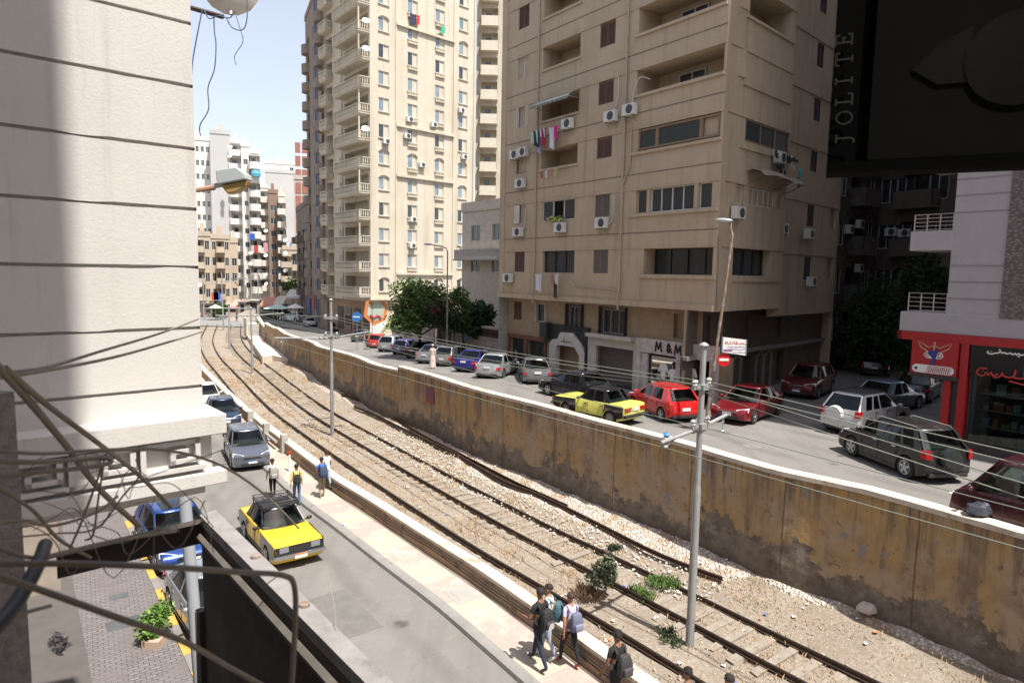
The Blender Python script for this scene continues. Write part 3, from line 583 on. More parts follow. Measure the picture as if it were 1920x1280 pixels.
# right side wall (side street)
SR=7.0; hr=[]
hr.append((1.55,5.65,9.46,10.8,1.0,True)); hr.append((1.5,2.3,12.9,13.85,.15,True)); hr.append((2.85,5.75,12.95,13.85,.15,True)); hr.append((5.95,6.7,12.95,13.8,.15,True)); hr.append((2.1,6.95,15.95,17.0,.15,True))
for k in range(4,8): hr.append((1.95,6.5,zs[k]-.1,zt_[k],1.6,True))
wall(MR,0,SR,7.72,TOPZ,hr).build('side_wall',BEIGE,BLD)
hr2=[]
for k in range(0,8):
    hr2.append((SR+.55,SR+1.45,zs[k]-.15,zt_[k]-.2,.16,True)); hr2.append((SR+4.6,SR+5.6,zs[k]-.15,zt_[k]-.1,.16,True))
    if k<4: hr2.append((SR+8.0,SR+9.0,zs[k]-.1,zt_[k]-.1,.16,True))
wall(MR,SR,16.5,7.2,TOPZ,hr2,d=-.75).build('side_wall',BEIGE,BLD)
mb=MB(MR.M()); mb.quad((SR,0,7.72),(SR,-.75,7.2),(SR,-.75,TOPZ),(SR,0,TOPZ)); mb.quad((0,0,7.72),(SR,0,7.72),(SR,-3,7.72),(2,-3,7.72)); mb.quad((SR,-.75,7.2),(16.5,-.75,7.2),(16.5,-2,7.2),(SR,-2,7.2)); mb.quad((16.5,-.75,3),(16.5,-12,3),(16.5,-12,TOPZ),(16.5,-.75,TOPZ)); mb.build('side_return',BEIGE,BLD)
mb=MB(ML.M()); mb.quad((17.85,0,2),(17.85,-14,2),(17.85,-14,TOPZ),(17.85,0,TOPZ)); mb.quad((0,0,TOPZ),(17.85,0,TOPZ),(17.85,-14,TOPZ),(4,-14,TOPZ)); mb.quad((0,0,7.72),(17.85,0,7.72),(17.85,-1.6,7.72),(0,-1.6,7.72)); mb.build('roof',CONC,BLD)
# floor ledges
lb=MB(ML.M())
for k in range(8):
    for a,b in ((0,5.75),(5.9,10.0),(10.0,13.7),(13.85,17.1)): lb.box(a,b,0,.045,zt_[k]+.0,zt_[k]+.09)
    zz=zt_[k]+.82; MB(ML.M()).box(0,17.3,0,.018,zz,zz+.04).build('floor_line',mat('floor_line_grey',(.17,.14,.115),.9),BLD)
    lb.box(0.05,5.7,.0,.11,zs[k]-.16,zs[k]-.02) if k!=0 else lb.box(-.0,4.9,0,.1,zs[k]-.2,zs[k]-.03)
    if k>=2: lb.box(10.0,13.6,0,.10,zs[k]-.15,zs[k]-.02)
lb.box(0,17.85,0,.16,7.72,8.0); lb.box(17.3,17.85,.0,.05,8,TOPZ)
lb.build('ledges',BEIGE,BLD)
lb=MB(MR.M())
for k in range(8): 
    lb.box(.4,SR,0,.05,zt_[k]+.02,zt_[k]+.09)
    if k in (0,2,3,4,5,6): lb.box(1.6,SR-.2,0,.08,zs[k]-.3,zs[k]-.18)
lb.M=MR.M(-.75)
for k in range(8): lb.box(SR,16.5,0,.05,zt_[k]-.02,zt_[k]+.05)
lb.build('ledges',BEIGE,BLD)
# interiors visible in the open balconies
mb=MB(ML.M())
for k in range(3,8): mb.box(4.85,4.9,-1.68,-1.66,zs[k],zt_[k]); mb.box(5.2,5.22,-1.68,-.2,zs[k],zt_[k])
for k in range(3,8): win(ML,2.4,4.1,zs[k]-.3,zt_[k]-.25,BLD,d=-1.62,n=2)
for k in range(2,8): win(ML,10.3,11.2,zs[k]-.3,zt_[k]-.3,BLD,d=-1.42,n=1,fm=SHUT,gm=GLASS)
for k in range(2,8): shutter(ML,7.27,8.43,zs[k]+.02,zt_[k]-.1,BLD)
shutter(ML,7.27,8.43,zs[1],zt_[1]-.02,BLD,m=mat('grey_shutter',(.16,.13,.115),.7)); shutter(ML,7.27,8.43,zs[0],zt_[0],BLD,m=mat('grey_shutter',(.16,.13,.115),.7))
shutter(ML,15.02,16.08,zs[0],zt_[0],BLD); shutter(ML,15.02,16.08,zs[3],zt_[3],BLD) if False else None
win(ML,15.02,16.08,zs[1],zt_[1],BLD,n=2); MB(ML.M(.03)).box(15.6,16.15,0,.03,zs[1],zt_[1]-.05).build('open_shutter',mat('cream_shutter',(.55,.52,.47),.7),BLD)
win(ML,15.02,16.08,zs[2],zt_[2],BLD,n=1,fm=TRIM); 
for k in (4,6,7): win(ML,15.02,16.08,zs[k],zt_[k],BLD,n=2,gm=SKYG)
win(ML,15.2,15.9,zs[3],zt_[3],BLD,n=1); 
for a,b in ((14.93,15.2),(15.9,16.17)): shutter(ML,a,b,zs[3]-.02,zt_[3],BLD,m=mat('cream_shutter',(.55,.52,.47),.7),d=.0,n=1)
shutter(ML,15.02,16.08,zs[5],zt_[5],BLD)
# first floor openings
win(ML,.24,4.6,zs[0],zt_[0],BLD,d=-.9,n=4,fm=TRIM); win(ML,.47,1.23,zs[1],zt_[1],BLD,n=1); win(ML,1.52,4.33,zs[1],zt_[1],BLD,n=4); win(ML,4.57,5.28,zs[1],zt_[1],BLD,n=1,fm=BEIGE)
win(ML,10.12,13.08,zs[0],zt_[0],BLD,d=-.2,n=3,fm=TRIM); win(ML,10.22,13.28,zs[1],zt_[1],BLD,d=-.1,n=3,gap=1)
FRB=mat('brown_frame',(.22,.15,.10),.7); win(ML,.17,1.25,zs[2]+.05,zt_[2]-.05,BLD,d=-.02,n=1,fm=FRB,gap=0,w_=.1); win(ML,1.25,4.0,zs[2]+.05,zt_[2]-.05,BLD,d=-.02,n=1,fm=FRB,w_=.1); win(ML,4.0,5.28,zs[2]+.05,zt_[2]-.05,BLD,d=-.02,n=1,fm=FRB,w_=.1)
win(MR,1.57,5.63,9.48,10.78,BLD,d=-.5,n=4,fm=TRIM); win(MR,2.87,5.73,12.97,13.83,BLD,n=5); win(MR,1.52,2.28,12.92,13.83,BLD,n=1); win(MR,5.97,6.68,12.97,13.78,BLD,n=1); win(MR,2.12,6.93,15.97,16.98,BLD,d=-.03,n=3,fm=FRB)
for k in range(8):
    if k in (3,): win(MR,SR+.57,SR+1.43,zs[k]-.13,zt_[k]-.22,BLD,d=-.85,n=2,gm=SKYG)
    else: shutter(MR,SR+.57,SR+1.43,zs[k]-.13,zt_[k]-.22,BLD,m=mat('dark_shutter',(.05,.04,.038),.7),d=-.82)
    shutter(MR,SR+4.62,SR+5.58,zs[k]-.13,zt_[k]-.12,BLD,m=mat('dark_shutter',(.05,.04,.038),.7),d=-.82)
# awnings on the side wall
for s0,s1 in ((2.4,5.6),(5.55,7.3)):
    aw=MB(MR.M()); n=8; vs=[]
    for i in range(n+1):
        f=i/n
        for y,z in ((0,14.55),(.35,14.62),(.75,14.5),(1.0,14.25)): vs.append((s0+(s1-s0)*f,y,z+.12*math.sin(math.pi*f)-(0 if s0<3 else .1)))
    aw.add(vs,[(i*4+j,(i+1)*4+j,(i+1)*4+j+1,i*4+j+1) for i in range(n) for j in range(3)])
    root=E('awning',tuple(MR.O+MR.u*s0),0,'long curved tan window awning on the side wall' if s0<3 else 'shorter curved tan awning at the end of the side wall','awning','curved awnings on the side wall'); aw.build('canopy',mat('awning_tan',(.26,.21,.165),.8),root,smooth=60)
    st=MB(MR.M())
    for s in (s0+.1,s1-.3): st.tube([(s,0,13.9),(s,.95,14.3)],.02,4)
    st.build('struts',TRIM,root)
# ground storey (set back)
GB=-.75; mbz=3.0
sh=[(.45,5.0,3.0,5.3,1.6,True),(5.55,8.7,3.0,5.25,.35,False),(9.7,12.4,3.0,4.9,.5,True),(13.6,15.4,3.0,4.95,.4,False),(15.8,17.4,3.0,4.95,.4,False),
    (1.75,3.05,6.15,7.45,.3,True),(6.4,8.4,6.0,7.45,.2,True),(10.0,11.4,6.0,7.5,.2,True),(13.6,14.6,6.2,7.45,.2,True),(16.2,17.1,6.2,7.45,.15,True)]
wall(ML,1.2,17.85,2.0,7.72,[h for h in sh],d=GB).build('ground_floor_wall',mat('ochre_render',(.33,.245,.16),.9,var=.12,c2=(.27,.21,.16),t2=.55,bump=.2),BLD)
gs=[(1.2,2.2,5.8,7.4,.2,True),(5.5,6.4,5.8,7.3,.2,True),(9.6,10.5,5.8,7.3,.2,True),(2.0,3.2,3.0,5.2,.3,True),(6,6.9,3.2,5,.3,True),(10,11,3.2,5,.3,True)]
wall(MR,-0.3,16.5,2.0,7.72,gs,d=-1.4).build('ground_floor_wall',mat('dark_brown_render',(.12,.095,.072),.9,var=.15),BLD)  # side street darkness is put into this lowered brown
mb=MB(MR.M(-1.4)); mb.box(-.3,16.5,0,.25,5.25,5.45)
for s in (3.4,4.6,7.3,8.3): mb.prism([(s,3),(s+.12,3),(s+.12,4.8),(s+.5,5.1),(s+.88,4.8),(s+.88,3),(s+1.0,3),(s+1,4.9),(s+.5,5.25),(s,4.9)],0,.1)
mb.build('plaster_moulding',mat('old_plaster',(.25,.235,.22),.95,var=.2,bump=.4),BLD)
# upper windows of the ground storey
win(ML,13.62,14.58,6.22,7.43,BLD,d=GB-.1,n=1); 
for a,b in ((13.45,13.7),(14.5,14.75)): shutter(ML,a,b,6.2,7.45,BLD,m=mat('cream_shutter2',(.42,.36,.30),.8),d=GB+.03,n=1)
shutter(ML,16.22,17.08,6.22,7.43,BLD,d=GB-.06)
for a,b in ((10.0,11.4),(6.4,8.4)):
    gmb=MB(ML.M(GB)); 
    for s in (a-.05,b+.01): gmb.box(s,s+.04,0,.22,5.9,7.55)
    n=int((b-a)/.14)
    for i in range(n+1): s=a+(b-a)*i/n; gmb.box(s-.01,s+.01,.18,.2,5.92,7.53)
    for z in (5.95,6.35,6.75,7.15,7.5): gmb.box(a,b,.17,.2,z,z+.025)
    gmb.build('window_grille',TRIM,BLD); win(ML,a+.05,b-.05,6.02,7.4,BLD,d=GB-.12,n=3,gm=GLASS)
    qb=MB(ML.M(GB))
    for i in range(8): qb.box(b+.05,b+.05+.28-.12*(i%2),0,.03,5.98+i*.19,5.98+i*.19+.15)
    qb.build('brick_quoin',mat('old_brick',(.28,.14,.09),.95),BLD)
# shop: clothes shop with marble front
sp=MB(ML.M(GB)); sp.box(.1,5.3,0,.3,5.25,6.0); sp.box(5.0,5.3,0,.3,3.0,5.25); sp.box(.1,.45,0,.3,3,5.25); sp.box(2.25,2.55,0,.3,3.0,5.25); sp.box(4.55,5.0,0,.2,3.0,5.2)
sp.build('marble_shop_front',MARB,BLD)
mb=MB(ML.M(GB+.305)); MM=[[(0,0),(.12,1),(.45,.25),(.75,1),(.9,0)]]; AMP=[[(.75,.05),(.15,.75),(.3,.98),(.5,.75),(.1,.35),(.3,.05),(.65,.45)]]
# facade runs right-to-left as seen from the street, so mirror the strokes
flip=lambda st: [[(-x,y) for x,y in q] for q in st]
for st_,s0,z0 in ((MM,3.92,5.42),(AMP,3.18,5.40),(MM,2.62,5.36)): letters(mb,flip(st_),s0,z0,.46,.085,.03)
mb.build('shop_sign_lettering',mat('black_letters',(.01,.01,.01),.5,var=0),BLD)
win(ML,2.55,4.55,3.05,5.15,BLD,d=GB+.05,n=1,fm=TRIM,gm=CARG,name='shop_window'); win(ML,.45,2.25,3.05,5.15,BLD,d=GB+.05,n=2,fm=TRIM,gm=CARG,name='shop_window',gap=0)
def tee(s,z,w_,c,label):
    mb=MB(ML.M(GB+.18)); out=[(0,0),(.5,0),(.52,.62),(.70,.40),(.82,.50),(.62,.92),(.36,1.02),(.25,.95),(.14,1.02),(-.12,.92),(-.32,.50),(-.20,.40),(-.02,.62)]
    pts=[(s-x*w_,z+y*w_*1.25) for x,y in out]; mb.prism(pts,0,.09); o=mb.build('display_shirt',c,bevel=.02); return tag(o,label,'shirt','shirts in the shop window')
WC=fmat('white',(.72,.71,.68)); tee(3.55,4.0,.62,WC,'white T shirt on display in the middle of the clothes shop window'); tee(2.9,3.95,.5,WC,'white T shirt half hidden by the pillar in the clothes shop window'); tee(1.75,3.95,.66,WC,'long sleeved white shirt in the right window of the clothes shop')
mb=MB(ML.M(GB+.25)); mb.box(.2,.45,0,.04,3.3,5.1); pl=mb.build('banner',mat('black_banner',(.02,.02,.02),.6,var=0),BLD)
mb=MB(ML.M(GB+.295))
for k in range(11): z=3.45+k*.14; letters(mb,[[(0,0),(.6,0),(.6,1),(0,1)],[(0,.5),(.6,.5)]] if k%2 else [[(0,0),(.6,.5),(0,1)],[(.6,0),(.6,1)]],.27,z,.09,.02,.004)
lt=mb.build('banner_lettering',WHITE,None); lt.parent=pl
# roller shutters and arch portal
RS=mat('roller_shutter',(.11,.095,.09),.6,var=.1)
mb=MB(ML.M(GB-.3)); z=3.0
while z<5.2: mb.prism([(5.55,z),(8.7,z),(8.7,z+.09),(5.55,z+.09)],0,.03); z+=.1
mb.build('roller_shutter',RS,BLD)
sp=MB(ML.M(GB)); sp.box(4.98+.35,5.6,0,.22,3,5.95) ; sp.box(8.6,9.3,0,.2,3,5.7); sp.box(5.5,9.2,0,.55,5.75,5.95); sp.box(5.6,9.1,0,.25,5.25,5.75); sp.build('stone_shop_front',mat('pale_stone_front',(.46,.43,.38),.8,var=.12,c2=(.5,.45,.3),t2=.6),BLD)
mb=MB(ML.M(GB)); arch=[(9.45,3.0),(9.9,3.0),(9.9,4.45),(10.35,4.95),(11.9,4.95),(12.1,4.8),(12.1,3.0),(12.75,3.0),(12.75,4.95),(12.45,5.25),(12.0,5.3),(11.7,5.75),(10.6,5.8),(9.85,5.2),(9.45,4.7)]
mb.prism(arch,0,.35); mb.build('arched_portal',mat('portal_paint',(.52,.49,.46),.8,var=.1),BLD)
mb=MB(ML.M(GB+.36)); mb.box(10.6,11.6,0,.02,5.2,5.23); mb.box(11.3,11.33,0,.02,5.18,5.45); mb.build('portal_mark',TRIM,BLD)
mb=MB(ML.M(GB)); mb.box(9.3,13.5,0,.18,5.0,6.2); mb.box(12.9,13.6,0,.5,5.3,6.25); mb.box(9.35,9.5,0,.3,3,5.2); mb.build('dark_fascia',mat('dark_green_black',(.02,.022,.02),.6,var=.2),BLD)
mb=MB(ML.M(GB)); mb.box(13.45,17.6,0,.16,4.95,5.2); mb.box(15.4,15.8,0,.1,3,4.95); mb.box(13.4,13.6,0,.1,3,4.95); mb.box(17.4,17.6,0,.1,3,4.95); mb.build('brown_door_surround',mat('brown_wood',(.16,.07,.045),.8,var=.2),BLD)
for a,b in ((13.6,15.4),(15.8,17.4)):
    mb=MB(ML.M(GB-.2)); mb.box(a,b,-.05,0,3,4.95); 
    for i in range(3): s=a+.1+i*(b-a)/3; mb.box(s,s+(b-a)/3-.2,0,.03,3.3,4.7); mb.tube([(s+.1,.05,3.6),(s+.25,.06,4.0),(s+.1,.05,4.5)],.015,4)
    mb.build('iron_door',mat('iron_door',(.035,.035,.035),.6,var=.2),BLD)
# drainpipes
PIPE=mat('drain_pipe',(.40,.32,.245),.7,var=.1)
for s,ztop,zb in ((6.25,TOPZ,8.4),(13.85,TOPZ,8.4)):
    mb=MB(ML.M(.09)); mb.tube([(s,0,ztop),(s,0,zb),(s,.12,zb-.25),(s,.12,zb-.5),(s-.02,.05,zb-.9)],.055,8); mb.build('drain_pipe',PIPE,BLD,smooth=60)
mb=MB(ML.M(.09)); mb.tube([(5.75,0,17.2),(5.75,0,15.2),(6.2,0,14.3)],.045,6); mb.tube([(10.2,0,8.95),(9.9,0,8.7),(6.3,0,8.55)],.04,6); mb.build('drain_pipe',PIPE,BLD)
mb=MB(MR.M(.03)); mb.tube([(.02,0,11.3),(.1,0,10.4),(.12,0,7.8)],.02,5); mb.build('cable',WIRE,BLD)
mb=MB(MR.M(-1.35)); mb.tube([(3.3,0,7.6),(3.3,0,3.2)],.04,6); mb.build('drain_pipe',GREY,BLD)
# air conditioners on the street wall
for s,z,lab in ((5.75,17.75,'large white air conditioner beside the drainpipe under the top open balcony'),(6.6+.55,17.65,'white air conditioner with grey hose below the upper shutter window'),(10.75,17.85,'white air conditioner hanging at the right end of the laundry line'),(15.3,14.85,'small dark grey air conditioner under the dark window'),(15.95,16.75,'left white air conditioner of the pair on the third floor'),(15.05,16.8,'right air conditioner of the pair on the third floor, lilac cover'),(15.45,11.75,'white air conditioner under the window with one open cream shutter'),(11.2,11.85,'white air conditioner under the flower box window'),(7.6,11.95,'white air conditioner under the grey shutters'),(16.5,8.75,'white air conditioner beside the lowest brown shutter')):
    ac(ML,s,z,lab)
for s,z,lab in ((1.35,12.15,'white air conditioner on the side wall beside the five pane window'),(SR+.9,11.8,'first dim air conditioner on the recessed side wall'),(SR+4.4,11.7,'second dim air conditioner further along the recessed side wall'),(5.4,15.25,'white air conditioner among hanging things above the curved awning')):
    ac(MR,s,z,lab,d=0 if s<SR else -.75)
ac(MR,SR+5.2,8.9,'dim white air conditioner at the lower end of the side wall',d=-.75)
# hoses
def hose(fr,pts,m,label,r_=.035,cat='hose',d=0):
    mb=MB(fr.M(d)); mb.tube(crom([Vector(p) for p in pts],6),r_,6); return tag(mb.build('hose',m,smooth=60),label,cat)
HM=mat('white_hose',(.5,.49,.46),.6,var=.05)
hose(ML,[(6.9,.1,20.1),(6.75,.12,19.6),(6.8,.15,18.7),(7.1,.2,18.0)],HM,'white hose curving down to the air conditioner by the shutters'); hose(ML,[(4.9,-.3,19.5),(5.3,.05,19.6),(5.6,.15,18.9),(5.65,.2,18.3)],HM,'white hose looping from the balcony to the large air conditioner')
hose(ML,[(6.85,.1,13.7),(6.8,.12,12.9),(6.95,.15,12.3),(7.3,.2,12.1)],HM,'white hose beside the grey shutters'); hose(ML,[(14.9,.05,13.5),(14.95,.1,12.5),(15.1,.2,12.0)],HM,'white hose beside the open cream shutter')
# awning, laundry
root=E('awning',tuple(ML.O+ML.u*12),0,'faded grey scalloped awning over the balcony with laundry','awning'); mb=MB(ML.M()); n=16; a0,a1=10.0,13.6; vs=[]
for i in range(n+1):
    s=a0+(a1-a0)*i/n
    for y,z in ((.0,23.0-2.95+.0),(.45,19.85),(.9,19.55),(.92,19.40-.05*(i%2))): vs.append((s,y,z+0))
mb.add(vs,[(i*4+j,(i+1)*4+j,(i+1)*4+j+1,i*4+j+1) for i in range(n) for j in range(3)]); mb.build('canopy',mat('awning_grey',(.20,.21,.19),.9,var=.2,scale=5),root); mb=MB(ML.M()); mb.tube([(a0,0,19.5),(a0,.9,19.5)],.02,4); mb.tube([(a1,0,19.5),(a1,.9,19.5)],.02,4); mb.tube([(a0,.9,19.5),(a1,.9,19.5)],.02,4); mb.build('frame',GREY,root)
def cline(fr,s0,s1,z,label,d=.55):
    mb=MB(fr.M()); mb.tube([(s0,0,z-.02),(s0,d+.1,z)],.015,4); mb.tube([(s1,0,z-.02),(s1,d+.1,z)],.015,4)
    for q in (d-.2,d,): mb.tube([(s0,q,z),((s0+s1)/2,q,z-.04),(s1,q,z)],.006,3)
    return tag(mb.build('clothes_line',GREY),label,'clothes line')
cline(ML,11.2,14.0,18.15,'wire clothes line full of washing under the scalloped awning')
for s,w_,h_,c,lab in ((13.1,.85,.75,(.42,.50,.38),'pale green shorts hanging on the clothes line'),(13.0,.6,.95,(.02,.03,.07),'navy trousers hanging behind the green shorts'),(12.45,.55,.5,(.62,.64,.74),'short pale lilac cloth on the clothes line'),(12.35,.5,1.0,(.35,.02,.06),'dark red cloth hanging on the clothes line'),(11.7,.55,1.25,(.66,.62,.72),'long white shirt hanging on the clothes line'),(11.3,.35,.75,(.62,.03,.22),'bright pink cloth at the right end of the clothes line'),(13.0,.45,1.35,(.34,.38,.55),'pale blue cloth hanging lowest on the line')):
    garment(ML,s,18.15,w_,h_,fmat(lab[:8],c),lab,d=.55 if h_<1.1 else .4)
cline(ML,11.0,13.5,15.65,'short clothes line with baby clothes under the second balcony',.3)
for k,(c,lab) in enumerate((((.5,.1,.12),'tiny red garment on the baby clothes line'),((.75,.7,.7),'tiny white garment on the baby clothes line'),((.6,.25,.3),'tiny pink garment on the baby clothes line'),((.6,.6,.15),'tiny yellow garment on the baby clothes line'))): garment(ML,12.9-k*.45,15.65,.2,.38,fmat('baby%d'%k,c),lab,d=.3)
cline(ML,10.2,13.6,9.38,'lowest clothes line over the street with a white towel',.6)
garment(ML,12.4,9.38,.65,1.05,fmat('towel',(.62,.60,.66)),'white towel hanging on the lowest clothes line',d=.6); garment(ML,10.75,9.38,.4,.6,fmat('stripe',(.55,.55,.54)),'striped grey cloth on the lowest clothes line',d=.6); garment(ML,11.15,9.38,.38,.65,fmat('rose',(.40,.2,.2)),'faded rose cloth on the lowest clothes line',d=.6); garment(ML,11.0,8.95,.4,1.0,fmat('dark',(.05,.06,.05)),'dark garment hanging down from the lowest clothes line',d=.5)
fb=MB(ML.M()); 
for _ in range(60): s=RND.uniform(10.9,12.6); fb.i=RND.choice([0,1,2,0]); z=12.55+RND.uniform(-.1,.22); y=RND.uniform(.1,.35); fb.add([(s,y,z),(s+.12,y+.03,z+.03),(s+.1,y,z+.12),(s-.02,y-.02,z+.1)],[(0,1,2,3)])
tag(fb.build('flower_box',[LEAF,mat('pink_petal',(.6,.2,.4),.7,var=0),mat('lime_leaf',(.35,.5,.05),.7,var=0)]),'pink and lime flowers on the sill above an air conditioner','flower box')
mb=MB(MR.M()); 
for _ in range(26):
    s=RND.uniform(4.6,7.0); mb.i=RND.choice([0,1,2,2]); z=15.1+RND.uniform(-.35,.5); y=RND.uniform(.2,.6); mb.box(s,s+RND.uniform(.08,.3),y,y+.05,z,z+RND.uniform(.1,.35))
tag(mb.build('hanging_bundle',[fmat('bundleblue',(.12,.2,.28)),fmat('bundlewhite',(.42,.42,.42)),fmat('bundledark',(.03,.03,.03))]),'dark bundle of clothes and bags hanging on the side wall above the awnings','laundry')
garment(MR,6.9,15.2,.3,1.0,fmat('turquoise',(.05,.40,.45)),'turquoise cloth hanging on the side wall',d=.6)
# ------------------------------------------------------------------ cream tower
TK=86/78; T0=AY(695,506,86); TRF=Fr((T0.x,T0.y),(math.sin(rad(47)),math.cos(rad(47))),True); TLF=Fr((T0.x,T0.y),(-math.sin(rad(38)),math.cos(rad(38))))
TW=E('apartment_tower',(T0.x,T0.y,1),0,'tall cream tower with balustraded corner balconies and a painted shop corner','building')
zc=[9.4-1.8*TK+2.98*TK*k for k in range(15)]; sR1=TRF.px(888,400)[0]; TT=57
colsR=[(TRF.px(x,400)[0]) for x in (720,773,823,866)]
hs=[]
for k,z in enumerate(zc):
    for ci,s in enumerate(colsR):
        if k==0 and ci==1: continue
        hs.append((s-.79,s+.79,z-.82,z+.88,.14,True))
wall(TRF,0,sR1,5.3,TT,hs).build('sunny_wall',CREAM,TW)
for k,z in enumerate(zc):
    for ci,s in enumerate(colsR):
        if k==0 and ci==1: continue
        win(TRF,s-.77,s+.77,z-.80,z+.86,TW,d=-.1,n=2,gm=SKYG if (k*7+ci*3)%3 else GLASS,w_=.07)
dt=MB(TRF.M())
for k,z in enumerate(zc):
    for ci,s in enumerate(colsR):
        dt.box(s-.85,s+.85,.0,.14,z-.92,z-.80)
        if ci in (1,2):
            dt.box(s-.8,s+.8,0,.22,z-1.35,z-1.2)
            for q in range(6): dt.box(s-.7+q*.25,s-.6+q*.25,0,.16,z-1.2,z-.95)
        if k in (0,4,5,10,14) :
            n=8; pts=[(s+.85*math.cos(math.pi*i/n),z+.75+.45*math.sin(math.pi*i/n)) for i in range(n+1)]+[(s-.7*math.cos(math.pi*i/n),z+.75+.32*math.sin(math.pi*i/n)) for i in range(n+1)]
            dt.prism(pts,0,.08)
for z in (TRF.px(790,215+29)[1],TRF.px(790,335)[1],TRF.px(790,60)[1]+0,9.0): dt.box(colsR[1]-2.6,colsR[2]+2.4,0,.3,z-.15,z+.15)
for s in (colsR[1]-2.7,colsR[2]+2.3,sR1-.3): dt.box(s,s+.25,0,.12,5.8,TT)
dt.box(-.2,sR1,0,.35,5.5,5.75)
dt.build('cornices_and_sills',CREAM,TW)
sL=TLF.px(612,400)[0]; cw=TLF.px(641,400)[0]; 
hl=[]; b1=TLF.px(645,400)[0]
for z in zc: hl.append((cw-.65,cw+.65,z-.8,z+.8,.14,True)); hl.append((.5,b1-.4,z-1.2,z+1.15,1.3,True)); hl.append((sL-2.6,sL-.6,z-1.2,z+1.1,1.2,True))
wall(TLF,0,sL,5.3,TT,hl).build('street_wall',CREAM,TW)
for z in zc: win(TLF,cw-.63,cw+.63,z-.78,z+.78,TW,d=-.1,n=2,gm=SKYG,w_=.07); win(TLF,1.8,3.0,z-1.1,z+.9,TW,d=-1.25,n=1,gm=GLASS)
for z in zc: MB(TLF.M()).box(cw-.8,cw+.8,0,.12,z-.95,z-.82).build('window_sill',CREAM,TW)
for s_p in (b1+.2,sL-.5):
    dt=MB(TLF.M()); dt.box(s_p,s_p+.3,-.02,.03,5.4,TT)
    for k in range(15): dt.box(s_p,s_p+.3,0,.06,zc[k]-1.0,zc[k]+1.2)
    dt.build('pilaster_blocks',mat('pinkish_panel',(.36,.26,.21),.9),TW)
def balcony(fr,s0,s1,z,D,root,m,col_=False):
    mb=MB(fr.M()); mb.box(s0,s1,0,D,z-.32,z); mb.box(s0-.06,s1+.06,0,D+.06,z-.08,z+.02); mb.box(s0+.1,s1-.1,.0,D-.1,z-.5,z-.32)
    h=.95; mb.box(s0-.03,s1+.03,D-.12,D+.03,z+h-.1,z+h); 
    for s in (s0,s1-.12): mb.box(s,s+.12,0,D,z+h-.1,z+h)
    for s in (s0,s1-.2): mb.box(s,s+.2,D-.2,D,z,z+h)
    n=max(3,int((s1-s0)/.28))
    for i in range(1,n): s=s0+(s1-s0)*i/n; mb.tube([(s,D-.06,z),(s,D-.06,z+.3),(s,D-.06,z+h-.1)],[.035,.085,.035],5,cap=False)
    n=max(2,int(D/.28))
    for s in (s0+.06,s1-.06):
        for i in range(1,n): y=D*i/n; mb.tube([(s,y,z),(s,y,z+.3),(s,y,z+h-.1)],[.035,.085,.035],5,cap=False)
    if col_: mb.tube([(s0+.12,D-.12,z+h),(s0+.12,D-.12,z+2.55)],[.12,.1],8)
    return mb.build('balcony',m,root)
for k,z in enumerate(zc):
    balcony(TLF,.05,b1-.2,z-1.15,1.55,TW,CREAM,col_=k in (2,4,6,7,9,10))
    balcony(TLF,sL-2.8,sL-.4,z-1.15,1.1,TW,CREAM)
# crown and hidden sides
mb=MB(TRF.M()); mb.quad((sR1,0,5),(sR1,-14,5),(sR1,-14,TT),(sR1,0,TT)); mb.quad((0,0,TT),(sR1,0,TT),(sR1,-14,TT),(0,-14,TT)); mb.build('rear_wall',CREAM,TW)
# street level shops of the tower, with the mural
mb=MB(TRF.M(-.25)); mb.quad((0,0,.0),(sR1,0,.0),(sR1,0,5.3),(0,0,5.3)); mb.quad((0,.0,5.3),(sR1,.0,5.3),(sR1,.6,5.3),(0,.6,5.3)); mb.build('corner_shop_wall',mat('shop_cream',(.58,.50,.40),.85),TW)
mb=MB(TLF.M(-.25)); mb.quad((0,0,.0),(sL,0,.0),(sL,0,5.3),(0,0,5.3)); mb.build('corner_shop_wall',mat('shop_brown',(.30,.20,.13),.85,var=.2,scale=.8),TW)
for a,b,m_ in ((1.2,2.6,GLASS),(3.6,5.4,TRIM),(6.4,8.4,GLASS),(9.2,11.0,TRIM)): MB(TLF.M(-.2)).box(a,b,0,.06,1.1,4.2).build('shop_opening',m_,TW)
mur=E('wall_mural',tuple(TRF.O+TRF.u*2),0,'orange hexagon shop mural painted on the cream tower corner, white band below','mural')
c0=TRF.px(706,583); mm=MB(TRF.M(-.2))
hexa=lambda c,r,k=1.15:[(c[0]+r*k*math.cos(a),c[1]+r*math.sin(a)) for a in [rad(20+60*i) for i in range(6)]]
cc=(c0[0],c0[1]); OR=mat('mural_orange',(.50,.17,.05),.7); mm.prism(hexa(cc,1.95,1.0),0,.06); mm.build('orange_hexagon',OR,mur)
mm=MB(TRF.M(-.13)); mm.prism(hexa(cc,1.4,1.0),0,.03); mm.build('inner_hexagon',mat('mural_teal',(.36,.42,.36),.7,c2=(.45,.25,.15),t2=.55,s2=.8),mur)
mm=MB(TRF.M(-.09)); mm.tube([(cc[0]-.9,0,cc[1]-.5),(cc[0]-.4,0,cc[1]-.9),(cc[0]+.2,0,cc[1]-.6),(cc[0]+.7,0,cc[1]-.9)],.16,5); mm.build('red_figure',mat('mural_red',(.35,.03,.04),.7,var=0),mur)
s2=TRF.px(735,610)[0]; mm=MB(TRF.M(-.2)); mm.prism([(.0,1.0),(s2*.55,1.0),(s2*.75,2.5),(s2*.5,3.2),(0,3.0)],0,.05); mm.build('white_band',WHITE,mur)
